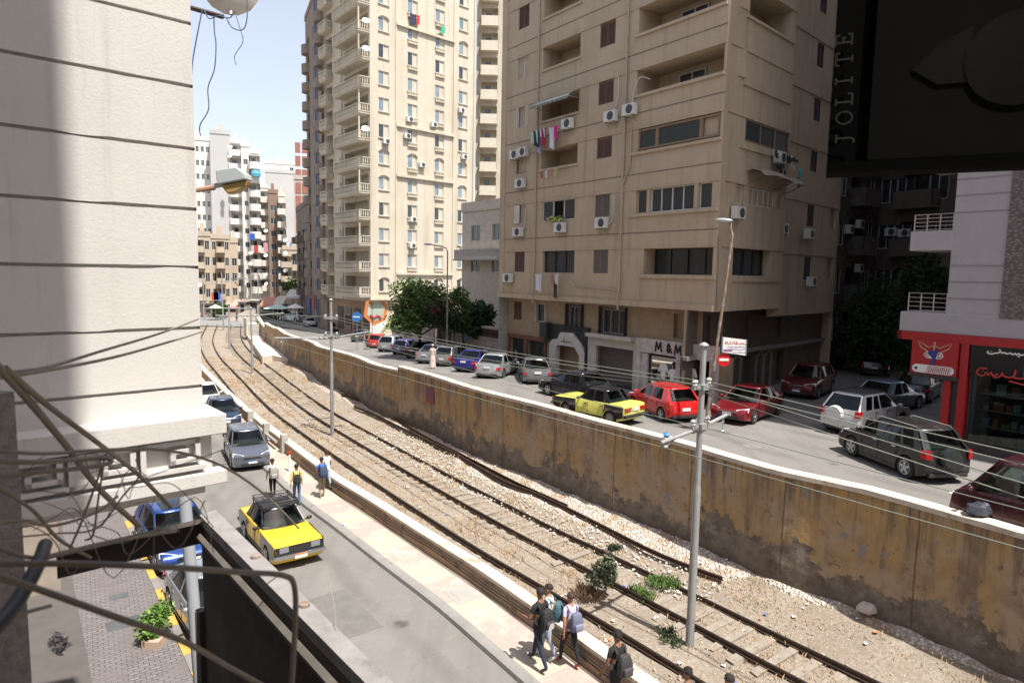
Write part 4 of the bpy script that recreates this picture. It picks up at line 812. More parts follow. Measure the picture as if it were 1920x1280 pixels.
mm=MB(TRF.M(-.14)); mm.prism([(cc[0]+.6,1.2),(cc[0]+1.0,1.2),(cc[0]+3.0,3.4),(cc[0]+2.6,3.4)],0,.03); mm.prism([(cc[0]+3.2,1.2),(cc[0]+3.6,1.2),(cc[0]+2.9,3.4),(cc[0]+2.5,3.4)],0,.035); mm.build('green_triangle',mat('mural_green',(.30,.36,.12),.7,var=0),mur)
# air conditioners and dishes on the tower
for x,y,lab in ((766,225,'air conditioner left of a window high on the sunny tower wall'),(761,256,'air conditioner with dark grille one floor lower on the tower'),(811,235,'air conditioner between the middle windows of the tower'),(863,208,'air conditioner under a right hand window of the tower'),(789,310,'air conditioner by the middle window above the long cornice'),(868,295,'air conditioner at the right edge of the tower wall'),(772,412,'air conditioner under a lower middle window of the tower'),(771,461,'large air conditioner on the lower middle of the tower'),(867,467,'air conditioner low on the right edge of the tower'),(722,266,'air conditioner under the first column window of the tower')):
    s,z=TRF.px(x,y); ac(TRF,s,z-.3,lab,scale=1.15)
def dish(loc,az,r_,label,group=None,m=None,el=35,name='satellite_dish'):
    root=E(name,loc,rad(-az),label,'satellite dish',group); mb=MB(); n=14; pr=[(0.001,0),(r_*.4,r_*.03),(r_*.75,r_*.11),(r_,r_*.22)]
    vs=[];fs=[]
    for q,h in pr:
        for k in range(n): a=6.283*k/n; vs.append((q*math.cos(a),h,q*math.sin(a)))
    for i in range(3):
        for k in range(n): fs.append((i*n+k,i*n+(k+1)%n,(i+1)*n+(k+1)%n,(i+1)*n+k))
    mb.M=Matrix.Translation((0,.1,r_*.9))@Matrix.Rotation(rad(el),4,'X'); mb.add(vs,fs); mb.add([(v[0]*1.01,v[1]-.015,v[2]*1.01) for v in vs],fs); mb.build('reflector',m or WHITE,root,world=False,smooth=60)
    mb=MB(); mb.M=Matrix.Translation((0,.1,r_*.9))@Matrix.Rotation(rad(el),4,'X'); mb.tube([(0,0,-r_),(0,r_*.9,-r_*.1)],.015*max(1,r_),4); mb.box(-.04,.04,r_*.82,r_*.95,-r_*.14,-r_*.02); mb.M=Matrix.Identity(4); mb.tube([(0,0,0),(0,.05,r_*.9)],.03,5); mb.build('arm',GREY,root,world=False); return root
for x,y,lab in ((686,38,'white satellite dish on the upper corner balcony of the tower'),(686,90,'white satellite dish on the balcony one floor lower'),(685,240,'round satellite dish on a middle corner balcony of the tower')):
    s,z=TLF.px(x,y,1.3); p=TLF.O+TLF.u*s+TLF.n*1.3; dish((p.x,p.y,z-.6),160,.5,lab)
garment(TRF,colsR[1]-.7,TRF.px(773,28)[1],1.0,1.3,fmat('tdark',(.04,.04,.09)),'dark washing hanging below a top window of the tower',d=.4); garment(TRF,colsR[1]+.3,TRF.px(773,28)[1],.5,1.2,fmat('tred',(.6,.04,.04)),'red washing hanging below a top window of the tower',d=.45); garment(TRF,colsR[2]-.2,TRF.px(823,50)[1],.7,.9,fmat('tgreen',(.03,.42,.25)),'green cloth hanging under a tower window',d=.4)
# ------------------------------------------------------------------ generic street building
def simple(name,label,fr,s0,s1,zb,zt,m,cols,zrow,ww=1.2,wh=1.4,depth=12,bal=(),cat='building',glass=GLASS,group=None,balm=None,round_=False,void=(),bd=1.1,frame=None,extra=None,solid=False):
    p=fr.O+fr.u*s0; root=E(name,(p.x,p.y,zb),0,label,cat,group); hs=[]
    for z in zrow:
        for i,s in enumerate(cols):
            if i in bal: hs.append((s-ww,s+ww,z-wh*.75,z+wh*.6,1.0,True))
            else: hs.append((s-ww/2,s+ww/2,z-wh/2,z+wh/2,.15,True))
    mb=wall(fr,s0,s1,zb,zt,hs); mb.build('wall',m,root)
    mb=MB(fr.M()); mb.quad((s0,0,zb),(s0,-depth,zb),(s0,-depth,zt),(s0,0,zt)); mb.quad((s1,0,zb),(s1,-depth,zb),(s1,-depth,zt),(s1,0,zt)); mb.quad((s0,-depth,zb),(s1,-depth,zb),(s1,-depth,zt),(s0,-depth,zt)); mb.quad((s0,0,zt),(s1,0,zt),(s1,-depth,zt),(s0,-depth,zt)); mb.build('side_walls',m,root)
    pb=MB(fr.M()); pb.box(s0-.05,s1+.05,-.25,.12,zt,zt+.9); 
    pb.box(s0+(s1-s0)*.3,s0+(s1-s0)*.6,-6,-3,zt,zt+(2.6 if zt-zb>14 else .9)); pb.build('roof',balm or m,root)
    k=0; cnt=0
    for z in zrow:
        for i,s in enumerate(cols):
            if cnt>96: break
            cnt+=1
            if i in bal:
                mb=MB(fr.M()); a,b=s-ww-.1,s+ww+.1
                if round_:
                    n=8; pts=[(s+(b-a)/2*math.cos(math.pi*q/n),bd*math.sin(math.pi*q/n)) for q in range(n+1)]; mb.prism(pts,z-wh*.75-.2,z-wh*.75,'z')
                    for q in range(n): mb.add([(pts[q][0],pts[q][1],z-wh*.75),(pts[q+1][0],pts[q+1][1],z-wh*.75),(pts[q+1][0],pts[q+1][1],z-wh*.1),(pts[q][0],pts[q][1],z-wh*.1)],[(0,1,2,3)])
                else: mb.box(a,b,0,bd,z-wh*.75-.18,z-wh*.75); mb.box(a,b,bd-.1,bd,z-wh*.75,z-wh*.12); mb.box(a,a+.1,0,bd,z-wh*.75,z-wh*.12); mb.box(b-.1,b,0,bd,z-wh*.75,z-wh*.12)
                mb.build('balcony',balm or m,root)
                w2=MB(fr.M(-.95)); w2.box(s-ww*.5,s+ww*.2,0,.03,z-wh*.7,z+wh*.4); w2.build('window',glass,root)
            else:
                mb=MB(fr.M(-.12)); mb.box(s-ww/2,s+ww/2,-.02,0,z-wh/2,z+wh/2); mb.i=1; 
                for x in (s-ww/2,s-.03,s+ww/2-.06): mb.box(x,x+.06,0,.04,z-wh/2,z+wh/2)
                mb.box(s-ww/2,s+ww/2,0,.04,z-wh/2,z-wh/2+.06); mb.build('window',[glass,frame or ALU],root)
    return root
def at(px,py,Y): v=AY(px,py,Y); return (v.x,v.y)
def facing(px0,px1,Y0,Y1):
    a=at(px0,500,Y0)
    if Y0>90: m=ray((px0+px1)/2,500); k=m.x/m.y; q=ray(px1,500); Y1=(a[1]-k*a[0])/(1+k*(-q.x/q.y)*-1) if False else (k*a[0]+a[1])/(1+k*q.x/q.y)
    b=at(px1,500,Y1); f=Fr(a,(b[0]-a[0],b[1]-a[1]),True); return f,math.hypot(b[0]-a[0],b[1]-a[1])
# building behind the tower on the right (balconies seen in the gap)
f,L=facing(889,965,101,94)
zr=[8.6+3.45*k for k in range(15)]
simple('apartment_building','narrow cream block with stacked balconies in the gap beside the beige corner building',f,0,L,0,62,CREAM,[1.9,L-.6],zr,ww=1.2,wh=1.9,bal=(0,),balm=mat('balcony_cream',(.66,.60,.50),.9),bd=1.0)
# low grey concrete house between
f,L=facing(866,955,66,60); 
zr=[f.px(900,495)[1],f.px(900,437)[1]]
simple('concrete_house','low unfinished grey concrete house with ribbon windows behind the trees',f,0,L,1.0,f.px(900,395)[1],mat('pale_concrete',(.52,.46,.385),.9,var=.12,c2=(.3,.27,.24),t2=.58,bump=.2),[L*.3,L*.75],zr,ww=1.5,wh=1.5,glass=GLASS)
mb=MB(f.M()); z=f.px(900,470)[1]; mb.box(-.2,L,0,.8,z-.9,z+.1); mb.box(-.1,L,0,1.0,z-.95,z-.8); o=mb.build('balcony_band',CONC,None); tag(o,'projecting concrete balcony band of the grey house','balcony')
o.parent=bpy.data.objects['concrete_house']; o.matrix_parent_inverse=Matrix.Translation(-Vector(o.parent.location)); del o['category']; del o['label']
# old buildings beyond the tower on the street side
_e=TLF.O+TLF.u*TLF.px(612,400)[0]; TB=Fr((_e.x,_e.y),(-math.sin(rad(24)),math.cos(rad(24)))); s_a=.3; s_b=TB.px(577,400)[0]; zr=[6.6+3.05*k for k in range(14)]
OB=simple('apartment_building','tall brown block just beyond the cream tower with rounded balconies and a blue downpipe',TB,s_a,s_b,0,51,BROWN,[s_a+2.2,s_a+(s_b-s_a)*.32,s_a+(s_b-s_a)*.55,s_b-3.4],zr,ww=1.1,wh=1.9,bal=(0,3),round_=True,bd=1.1,glass=DARK,balm=mat('balcony_brown',(.23,.19,.155),.9,var=.15))
for x in (597,):
    s=TB.px(x,300)[0]; mb=MB(TB.M(.15)); mb.box(s,s+.4,0,.3,1,51); mb.build('downpipe',mat('blue_pipe',(.14,.18,.32),.6),OB)
s_c=TB.px(556,430)[0]; simple('apartment_building','low dark shabby house with torn awnings beyond the brown block',TB,s_b+.3,s_c,0,TB.px(570,345)[1]-4,mat('sooty_render',(.17,.145,.125),.95,var=.2),[s_b+3+3.6*k for k in range(max(1,int((s_c-s_b)/3.8)))],[6,9.2,12.4,15.6],ww=1.5,wh=1.6,glass=DARK,bal=(1,3),bd=1.3)
for x,z0,z1,c,lab in ((594,3.0,5.2,(.28,.05,.04),'red shop board hanging over the far pavement'),(582,.5,4.4,(.03,.10,.34),'blue shop shutter at street level beyond the tower')):
    s=TB.px(x,560)[0]; mb=MB(TB.M(.0)); mb.box(s-1.2,s+1.2,.4 if z0>2 else .1,.55 if z0>2 else .2,z0,z1); tag(mb.build('shop_board',mat('board_%d'%x,c,.6)),lab,'shop board')
# far group
WG=mat('far_white',(.66,.64,.60),.9,var=.06); BG2=mat('far_beige',(.50,.42,.33),.9,var=.12,scale=.3)
def farb(label,px0,px1,Y0,Y1,ytop,m,ncol,wh=1.5,ww=1.3,bal=(),zst=3.0,balm=None,name='apartment_building',glass=GLASS,zb=0,bd=1.1,first=5.5,round_=False):
    f,L=facing(px0,px1,Y0,Y1); zt=f.px(px0,ytop)[1] if abs(f.px(px0,ytop)[0])<L else HC+(505-ytop)/FPX*Y0
    rows=[first+zst*k for k in range(int((zt-first-1)/zst)+1)]
    return simple(name,label,f,0,L,zb,zt,m,[L*(i+.5)/ncol for i in range(ncol)],rows,ww=min(ww,L/ncol*.62),wh=wh,bal=bal,balm=balm,glass=glass,bd=bd,depth=14,round_=round_)
GW=mat('grey_blind_wall',(.46,.46,.45),.9,var=.06,scale=.2)
farb('tall pale grey tower at the left with a blank grey side wall',362,400,150,148,262,WG,4,ww=.8,wh=1.2)
f,L=facing(400,437,148,162); zt=HC+(502-262)/FPX*150; simple('blank_side_wing','blank grey side wing of the pale far tower',f,0,L,0,zt,GW,[],[],depth=14)
farb('curved white balcony wing of the far pale tower',437,457,150,148,268,WG,1,bal=(0,),ww=2.0,wh=1.8,balm=WG)
farb('plain white bay of the far pale tower',457,473,148,147,275,WG,1,ww=.9,wh=1.1)
farb('white stepped balcony bay hung with washing on the far pale tower',473,489,147,149,288,WG,1,bal=(0,),ww=2.0,wh=2.0,round_=True)
farb('slim white and brown balcony block in the far row',488,505,160,158,352,WG,1,bal=(0,),ww=2.2,wh=1.9)
farb('dark brown far block with framed windows',505,524,158,157,362,mat('far_brown',(.25,.18,.14),.9,var=.1),1,ww=1.4,wh=1.3)
farb('white balcony end of the brown far block',524,536,157,160,368,WG,1,bal=(0,),ww=2.0,wh=1.9)
f,L=facing(500,556,190,175); simple('apartment_building','large grey windowless far block under a white roof box',f,0,L,0,HC+(502-322)/FPX*185,mat('far_grey',(.48,.47,.45),.9,var=.07,scale=.2),[],[],depth=14)
f,L=facing(500,562,215,205); simple('apartment_building','white rooftop storeys behind the grey windowless block',f,0,L,0,HC+(502-308)/FPX*212,WG,[L*.4,L*.8],[38,41],depth=14)
f,L=facing(553,590,150,140); simple('apartment_building','unfinished block with red brick infill and concrete frame',f,0,L,0,HC+(502-336)/FPX*148,mat('far_conc',(.44,.40,.36),.9),[],[],depth=10)
rb=bpy.data.objects[[o.name for o in bpy.data.objects if o.get('label','').startswith('unfinished block')][0]]
mb=MB(f.M(.06))
for k in range(12):
    for j in range(3): mb.box(.4+j*L/3,.4+(j+.8)*L/3,0,.05,3+k*2.9,3+k*2.9+2.3)
mb.build('brick_panels',RBRICK,rb)
farb('tan low apartment house at the far left with cream balconies',368,396,125,126,442,BG2,2,bal=(0,),ww=1.5,wh=1.6,first=4.5)
farb('tan low apartment house with green shutters and ochre balconies',396,432,128,130,447,BG2,3,bal=(1,),ww=1.4,wh=1.5,first=4.5)
farb('tan end house beside the pale far tower',432,447,135,136,455,BG2,1,ww=1.2,first=4.5)
farb('beige house with pale balconies at the end of the far street',530,560,140,136,468,mat('far_tan2',(.52,.43,.34),.9,var=.1),2,bal=(0,),ww=1.6,wh=1.6,first=5)
f,L=facing(330,372,100,120); simple('apartment_building','pale building edge hidden behind the near white wall',f,0,L,0,14,WG,[],[],depth=10)
f,L=facing(380,600,230,240); simple('apartment_building','low row of houses closing the far end of the street',f,0,L,0,16,BG2,[L*(i+.5)/12 for i in range(12)],[5,8.5,12],ww=2,wh=1.6,depth=10)
dk=0; DL=['dish high beside the slim white and brown block','dish low beside the slim white and brown block','dish at the top of the slim white and brown column','upper dish on the curved white balcony wing','middle dish on the curved white balcony wing','lower dish on the curved white balcony wing','dish on the tan house nearest the white wall','dish right of the beige end house roof','dish on the beige end house roof edge','middle dish on the white balcony end block','lowest dish on the white balcony end block','dish near the top of the pale far tower','second dish from the top of the pale far tower','upper dish by the washing on the stepped bay','lower dish by the washing on the stepped bay','lowest dish of the slim white and brown block']
for x,y,Y in ((499,478,157),(499,514,157),(499,432,157),(437,472,147),(437,492,147),(437,511,147),(374,533,123),(544,458,138),(536,449,138),(537,473,138),(537,506,138),(432,275,147),(432,292,147),(471,473,147),(471,493,147),(500,531,157)):
    p=AY(x,y,Y-2.2); dk+=1; dish((p.x,p.y,p.z-.6),170+(dk*13)%30,.5,DL[dk-1],'far satellite dishes')
for x,y,w_,h_,c,lab in ((473,438,1.1,1.3,(.03,.12,.5),'blue cloth on a far white balcony'),(480,460,.9,1.6,(.5,.06,.06),'red cloth on a far white balcony'),(498,455,.9,2,(.62,.3,.34),'pink cloth on a far balcony'),(403,548,1.2,1.8,(.5,.06,.06),'red banner at the far left junction'),(407,548,1.2,1.8,(.04,.1,.5),'blue banner at the far left junction')):
    p=AY(x,y,144 if x>450 else 118); mb=MB(Matrix.Translation((p.x,p.y,p.z-h_/2))); mb.box(-w_/2,w_/2,-.03,.03,-h_/2,h_/2); tag(mb.build('cloth',fmat('far%d'%x,c)),lab,'cloth')
p=AY(480,326,146); mb=MB(); mb.lathe([(.9,0),(1.0,.6),(.9,1.2),(.3,1.35)],14,(p.x,p.y,p.z-.6)); tag(mb.build('water_tank',mat('tank_blue',(.12,.42,.55),.5)),'light blue water tank on a far balcony','water tank')
# ------------------------------------------------------------------ right: white block with the red shop
WO=at(1690,560,24.7); WS=Fr(WO,(.5902,-.8072)); WS.n=Vector((-.8072,-.5902,0))
_s=WS.px(1690,560,-1.95)[0]; _o=WS.O+WS.u*_s+WS.n*-1.95; WO=(_o.x,_o.y); WS.O=Vector((_o.x,_o.y,0))
WBK=E('apartment_building',(WO[0],WO[1],3),0,'white plastered block with grooved walls, railed balconies and a red shop below','building')
s1=WS.px(1776,560,-.03)[0]; 
WW=mat('shade_grey_white_render',(.37,.345,.36),.85,var=.05,c2=(.28,.26,.27),t2=.66,s2=1.0,bump=.15)  # white wall; its shade is put into the greyed colour
sc_=WS.px(1888,450,-.03)[0]; hh=[(sc_+1.35,sc_+3.2,WS.px(1900,375,-.1)[1],WS.px(1900,330,-.1)[1]+2,.12,True),(sc_+1.0,sc_+3.2,WS.px(1910,555,-.1)[1],WS.px(1900,505,-.1)[1],.12,True)]
zb=WS.px(1800,628)[1]
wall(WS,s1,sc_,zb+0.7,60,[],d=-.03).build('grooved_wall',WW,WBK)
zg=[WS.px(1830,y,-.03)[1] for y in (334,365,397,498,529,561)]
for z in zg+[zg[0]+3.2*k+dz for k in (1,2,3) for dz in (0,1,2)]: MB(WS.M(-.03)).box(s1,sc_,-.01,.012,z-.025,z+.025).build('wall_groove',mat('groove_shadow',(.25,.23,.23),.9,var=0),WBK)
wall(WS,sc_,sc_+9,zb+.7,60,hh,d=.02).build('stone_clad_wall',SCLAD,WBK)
for h_ in hh: win(WS,h_[0],h_[1],h_[2],h_[3],WBK,d=-.05,n=1,fm=mat('cream_window_frame',(.50,.45,.38),.6),w_=.12)
mb=MB(WS.M()); y0=zb; ztop_=WS.px(1740,586)[1]
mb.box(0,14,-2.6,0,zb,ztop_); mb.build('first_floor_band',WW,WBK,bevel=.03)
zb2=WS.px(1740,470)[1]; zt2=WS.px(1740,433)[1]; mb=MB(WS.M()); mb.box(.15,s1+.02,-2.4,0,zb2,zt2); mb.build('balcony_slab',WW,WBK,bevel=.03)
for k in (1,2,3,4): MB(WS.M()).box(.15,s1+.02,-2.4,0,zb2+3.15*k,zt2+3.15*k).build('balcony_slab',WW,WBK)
def railing(s0,s1_,z,h=.62):
    mb=MB(WS.M(-.08))
    for k in range(5): mb.tube([(s0,0,z+h*k/4+.05),(s1_,0,z+h*k/4+.05)],.014,4); mb.tube([(s0,0,z+h*k/4+.05),(s0,-1.9,z+h*k/4+.05)],.010,4)
    n=3
    for i in range(n+1): s=s0+(s1_-s0)*i/n; mb.box(s-.018,s+.018,-.018,.018,z,z+h+.06)
    mb.build('railing',mat('railing_paint',(.42,.36,.34),.5),WBK)
railing(.25,s1-.02,ztop_,WS.px(1740,550)[1]-ztop_-.05); railing(.25,s1-.02,zt2,WS.px(1740,402)[1]-zt2-.05)
# body of the block; its tall corner shades the side street
SHC=tuple((WS.O+WS.u*(s1+.02)+WS.n*(-.08))[:2])
d0=(Vector((SHC[0],SHC[1],0))-WS.O).dot(WS.n); sB=(Vector((SHC[0],SHC[1],0))-WS.O).dot(WS.u)
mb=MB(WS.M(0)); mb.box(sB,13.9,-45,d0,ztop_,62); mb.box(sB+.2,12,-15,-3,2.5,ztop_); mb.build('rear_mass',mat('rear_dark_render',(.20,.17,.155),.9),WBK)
win(WS,s1-1.3,s1-.2,ztop_+.05,ztop_+2.2,WBK,d=d0+.03,n=1) if False else None
# red shop
RED=mat('red_panel',(.36,.012,.016),.4,var=.05); 
mb=MB(WS.M(0)); mb.box(-.02,14,-.15,.05,zb-.32,zb-.0); mb.box(-.02,.15,-2.6,.05,zb-.32,zb); mb.build('red_fascia',RED,WBK)
sa,sb=WS.px(1712,650)[0],WS.px(1800,650)[0]; za,zb_=WS.px(1750,702)[1],zb-.3
sg=E('shop_sign',tuple(WS.O+WS.u*sa),0,'red box sign with gold eagle emblem and white pill shaped strip','shop sign'); mb=MB(WS.M()); mb.box(sa,sb,-.12,.12,za,zb_); mb.build('sign_box',RED,sg,bevel=.01); mb=MB(WS.M()); mb.box(sa-.05,sb+.05,-.15,.15,za-.14,za); mb.build('sign_base',TRIM,sg)
mb=MB(WS.M(.125)); cx=(sa+sb)/2; hz=zb_-za; w_=(sb-sa)
GOLD=mat('gold_outline',(.55,.38,.22),.5,var=0)
for sx in (-1,1): mb.tube([(cx+sx*w_*.02,0,za+hz*.86),(cx+sx*w_*.12,0,za+hz*.80),(cx+sx*w_*.22,0,za+hz*.88),(cx+sx*w_*.36,0,za+hz*.97),(cx+sx*w_*.30,0,za+hz*.80),(cx+sx*w_*.14,0,za+hz*.68)],.018,4)
mb.tube([(cx,0,za+hz*.97),(cx,0,za+hz*.70)],.03,4); mb.build('eagle_outline',GOLD,sg)
mb=MB(WS.M(.122)); n=10
def pill(mb,a,b,c,e,y,t):
    r_=(e-c)/2; pts=[(a+r_+r_*math.cos(rad(90+180*i/n)),c+r_+r_*math.sin(rad(90+180*i/n))) for i in range(n+1)]+[(b-r_+r_*math.cos(rad(-90+180*i/n)),c+r_+r_*math.sin(rad(-90+180*i/n))) for i in range(n+1)]; mb.prism(pts,y,y+t)
pill(mb,sa+.05*w_,sb-.05*w_,za+.04*hz,za+.28*hz,0,.02); pill(mb,cx-w_*.22,cx+w_*.20,za+.48*hz,za+.68*hz,0,.015); mb.build('white_strip',WHITE,sg)
mb=MB(WS.M(.15)); mb.prism([(cx-.06*w_,za+.74*hz),(cx+.10*w_,za+.72*hz),(cx+.06*w_,za+.56*hz),(cx+.02*w_,za+.32*hz),(cx-.06*w_,za+.30*hz),(cx-.02*w_,za+.5*hz),(cx-.14*w_,za+.64*hz)],0,.012); mb.lathe([(.055,0),(.055,.012)],14,(sa+.14*w_,0,za+.16*hz),'y'); mb.build('blue_emblem',mat('emblem_blue',(.03,.035,.22),.5,var=0),sg)
mb=MB(WS.M(.143))
for j in (0,1):
    for k in range(11): s=cx-w_*.10+k*w_*.045; letters(mb,[[(0,0),(0,1),(.6,1)],[(.6,.5),(.6,0),(0,0)]] if (k+j)%3 else [[(0,0),(0,1),(.6,1),(.6,0)]],s-.03*j,za+hz*(.17-.10*j),hz*.075,.012,.008)
letters(mb,[[(.8,0),(0,0),(0,1),(.8,1)],[(0,.5),(.6,.5)]],cx-w_*.19,za+.51*hz,hz*.13,.02,.01); letters(mb,[[(0,0),(.6,.1),(.6,.9),(0,1),(0,0)]],cx+w_*.10,za+.51*hz,hz*.13,.02,.01)
mb.build('sign_lettering',mat('sign_red_text',(.35,.03,.03),.5,var=0),sg)
for x0,x1 in ((1768,1783),(1796,1812)):
    a,b=WS.px(x0,720)[0],WS.px(x1,720)[0]; MB(WS.M()).box(a,b,-.35,.02,2.9,zb-.3).build('red_pillar',RED,WBK,bevel=.01)
a0=WS.px(1783,720)[0]; a1=WS.px(1796,720)[0]; MB(WS.M()).box(a0,a1,-.3,-.1,2.9,zb-.3).build('dark_panel',TRIM,WBK)
g0=WS.px(1815,720)[0]
MB(WS.M()).box(g0-.02,14,-.35,-.05,2.9,3.35).build('shop_plinth',mat('dark_granite',(.06,.055,.055),.4),WBK)
mb=MB(WS.M(-2.2)); mb.quad((g0,0,3.3),(14,0,3.3),(14,0,zb-.3),(g0,0,zb-.3)); mb.build('shop_back_wall',mat('shop_dark',(.03,.03,.03),.8),WBK)
win(WS,g0,12,3.35,zb-.75,WBK,d=-.25,n=3,fm=TRIM,gm=CARG,name='shop_window')
mb=MB(WS.M(-.2)); mb.box(g0,14,0,.2,zb-1.35,zb-.32); mb.build('black_sign_panel',mat('gloss_black',(.012,.012,.014),.2,var=0),WBK)
mb=MB(WS.M(-.9)); r=random.Random(4); CC=[mat('goods%d'%k,c,.7,var=0) for k,c in enumerate(((.6,.58,.55),(.35,.42,.5),(.20,.34,.12),(.6,.22,.18),(.45,.42,.38)))]
for lv in range(4):
    z=3.35+lv*.62; mb.i=0; mb.box(g0+.2,10,-.2,.25,z-.03,z)
    s=g0+.3
    while s<8: wd=r.uniform(.12,.4); mb.i=r.randrange(5); mb.box(s,s+wd,-.12,.15,z,z+r.uniform(.15,.42)); s+=wd+r.uniform(.02,.25)
tag(mb.build('shelved_goods',CC),'dim shelves of boxes and bags behind the red shop window','shelves')
def scribble(fr,strokes,x0,z0,sx,sz,r_,m,name,parent,d):
    mb=MB(fr.M(d))
    for st_ in strokes: mb.tube(crom([Vector((x0+x*sx,0,z0+z*sz)) for x,z in st_],5),r_,5)
    o=mb.build(name,m,None,smooth=60)
    o.parent=parent; o.matrix_parent_inverse=Matrix.Translation(-Vector(parent.location)); return o
# cursive shop names (Arabic letterforms), strokes run right to left on the wall
yas=[[(1.0,.75),(1.0,.2)],[(.98,.2),(.86,.05),(.82,.22),(.76,.05),(.72,.2),(.66,.05),(.6,.18),(.5,.08),(.44,.2),(.38,.1),(.34,.3),(.28,.06),(.22,.05),(.10,-.12),(0,.02),(.02,.22)],[(.10,.16),(.10,.22)],[(.30,.5),(.33,.52)],[(.80,-.12),(.84,-.12)]]
x0,z0=WS.px(1852,660); xe=WS.px(1925,662)[0]
scribble(WS,yas,x0,WS.px(1885,664)[1],(xe-x0),.30,.028,WHITE,'white_sign_script',WBK,.02)
ld_=[[(1.0,1.2),(1.0,.2),(.9,.05),(.78,.1)],[(.82,.75),(.80,.3),(.72,.05),(.6,.1),(.54,.3)],[(.56,.4),(.5,.05),(.42,-.08),(.36,-.05)],[(.46,.25),(.36,.05),(.30,.3),(.26,.05),(.2,.25),(.16,.0),(.06,-.05),(.0,.2),(.05,.55),(.22,.6)],[(.12,.35),(.12,.42)],[(.7,-.25),(1.05,-.45)]]
x0=WS.px(1832,700)[0]; scribble(WS,ld_,x0,WS.px(1870,706)[1],(xe-x0),.42,.035,mat('red_script',(.42,.035,.02),.4,var=0),'red_sign_script',WBK,.02)
# ------------------------------------------------------------------ old houses down the side street; deep shade is put into their wall colours
f,L=facing(1553,1640,44.5,50); OG=mat('shade_dark_grey',(.085,.075,.066),.95,var=.25,c2=(.05,.045,.04),t2=.5)
simple('apartment_building','old grey house with bay windows deep in the shaded side street',f,0,L,2,32,OG,[L*.2,L*.5,L*.82],[6,9.2,12.5,15.8,19],ww=1.2,wh=1.7,bal=(1,),glass=GLASS,depth=12)
f2,L2=facing(1640,1760,50,46); simple('apartment_building','old stained house with wooden windows behind the trees in the side street',f2,0,L2,2,30,mat('shade_dark_brown',(.11,.088,.074),.95,var=.2),[L2*.15,L2*.4,L2*.65,L2*.9],[6,9.2,12.5,15.8,19],ww=1.3,wh=1.7,bal=(2,),glass=GLASS,depth=12)
for k,(x,y,lab) in enumerate(((1585,430,'dim air conditioner upper left on the old grey house'),(1605,420,'dim air conditioner right of another on the old grey house'),(1603,502,'dim air conditioner in the middle of the old grey house'),(1601,583,'dim lower air conditioner on the old grey house'),(1675,435,'dim air conditioner left on the stained house'),(1700,437,'dim air conditioner right on the stained house'))):
    ff=f if x<1640 else f2; s,z=ff.px(x,y); ac(ff,s,z-.3,lab)
# ------------------------------------------------------------------ our own side: white grooved bay, our building
LO=AY(372,500,6.0); LO=Vector((LO.x,LO.y,0)); LW=Fr((LO.x,LO.y),(-math.sin(rad(48)),-math.cos(rad(48))))   # runs towards the camera's left
if LW.n.y>0: LW.n=-LW.n
BAY=E('white_building',(LO.x,LO.y,7.0),0,'near white plastered building bay with horizontal grooves and a Greek key band','building')
zq=[LW.px(200,y)[1] for y in (614.5,0)] 
ys=[(0,95),(0,233),(0,366),(0,495),(0,629)]
zgr=sorted([LW.px(0,y)[1] for _,y in ys]+[LW.px(0,96)[1]+ (LW.px(0,96)[1]-LW.px(0,233)[1])*k for k in range(1,8)])
zfr=LW.px(200,735)[1]
mb=MB(LW.M()); SE=6
zz=[LW.px(425,775,.28)[1]-.03,LW.px(0,759)[1]]+zgr
for i,(a,b) in enumerate(zip(zz,zz[1:]+[zz[-1]+.6])):
    f0=-.0 if i else .04
    n_=46; lo=[(SE*q/n_,a+.015+.004*MN.noise(Vector((q*.5,i*3,0)))-(.012 if MN.noise(Vector((q*.23,i*7,4)))>.42 else 0)) for q in range(n_+1)]; hi=[(SE*q/n_,b-.014+.005*MN.noise(Vector((q*.6,i*5,9)))+(.012 if MN.noise(Vector((q*.31,i*2,8)))>.45 else 0)) for q in range(n_+1)]
    for q in range(n_): mb.prism([lo[q],lo[q+1],hi[q+1],hi[q]],-.3,0)
mb.M=LW.M(-.045); mb.box(.002,SE,-.4,0,zz[0],zz[-1]+.6); mb.build('grooved_wall',WPL,BAY)
zl0=LW.px(250,800)[1]; zl1=LW.px(425,775)[1]
c1=LW.px(425,775,.28)[0]; zt1=LW.px(425,775,.28)[1]; zb1=LW.px(425,812,.28)[1]; z_b2t=LW.px(428,880,.28)[1]; z_b2b=LW.px(428,905,.28)[1]
mb=MB(LW.M()); mb.box(c1,SE,-.6,.28,zb1,zt1); mb.build('ledge',WPL,BAY,bevel=.01)
mb=MB(LW.M()); mb.box(c1+.10,SE,-.6,.16,z_b2t,zb1); mb.build('frieze_wall',WPL,BAY)
mb=MB(LW.M()); mb.box(c1,SE,-.6,.26,z_b2b,z_b2t); mb.box(c1+.15,SE,-.6,.12,z_b2b-.10,z_b2b); mb.build('lower_ledge',WPL,BAY,bevel=.01)
mb=MB(LW.M(.16)); fh=zb1-z_b2t; u_=fh/7.6; pitch_=u_*11.5; s=c1+.22; th=u_*.95
for k in range(6):
    key=[(0,6.4),(9.8,6.4)],[(9.8,6.4),(9.8,.9)] ,[(0,6.4),(0,2.6)],[(0,2.6),(4.6,2.6)],[(4.6,2.6),(4.6,4.6)],[(4.6,4.6),(2.2,4.6)],[(9.8,.9),(-1,.9)],[(7.2,6.0),(7.2,2.8)]
    for (a,b),(c_,e) in [(q[0],q[1]) for q in key[:7]]:
        x0_,x1_=sorted((a,c_)); z0_,z1_=sorted((b,e)); mb.box(s+x0_*u_-.0,s+x1_*u_+th,0,.085,z_b2t+z0_*u_*1.0,z_b2t+z1_*u_+th*.9)
    s+=pitch_
mb.build('greek_key_relief',WPL,BAY,bevel=.006)
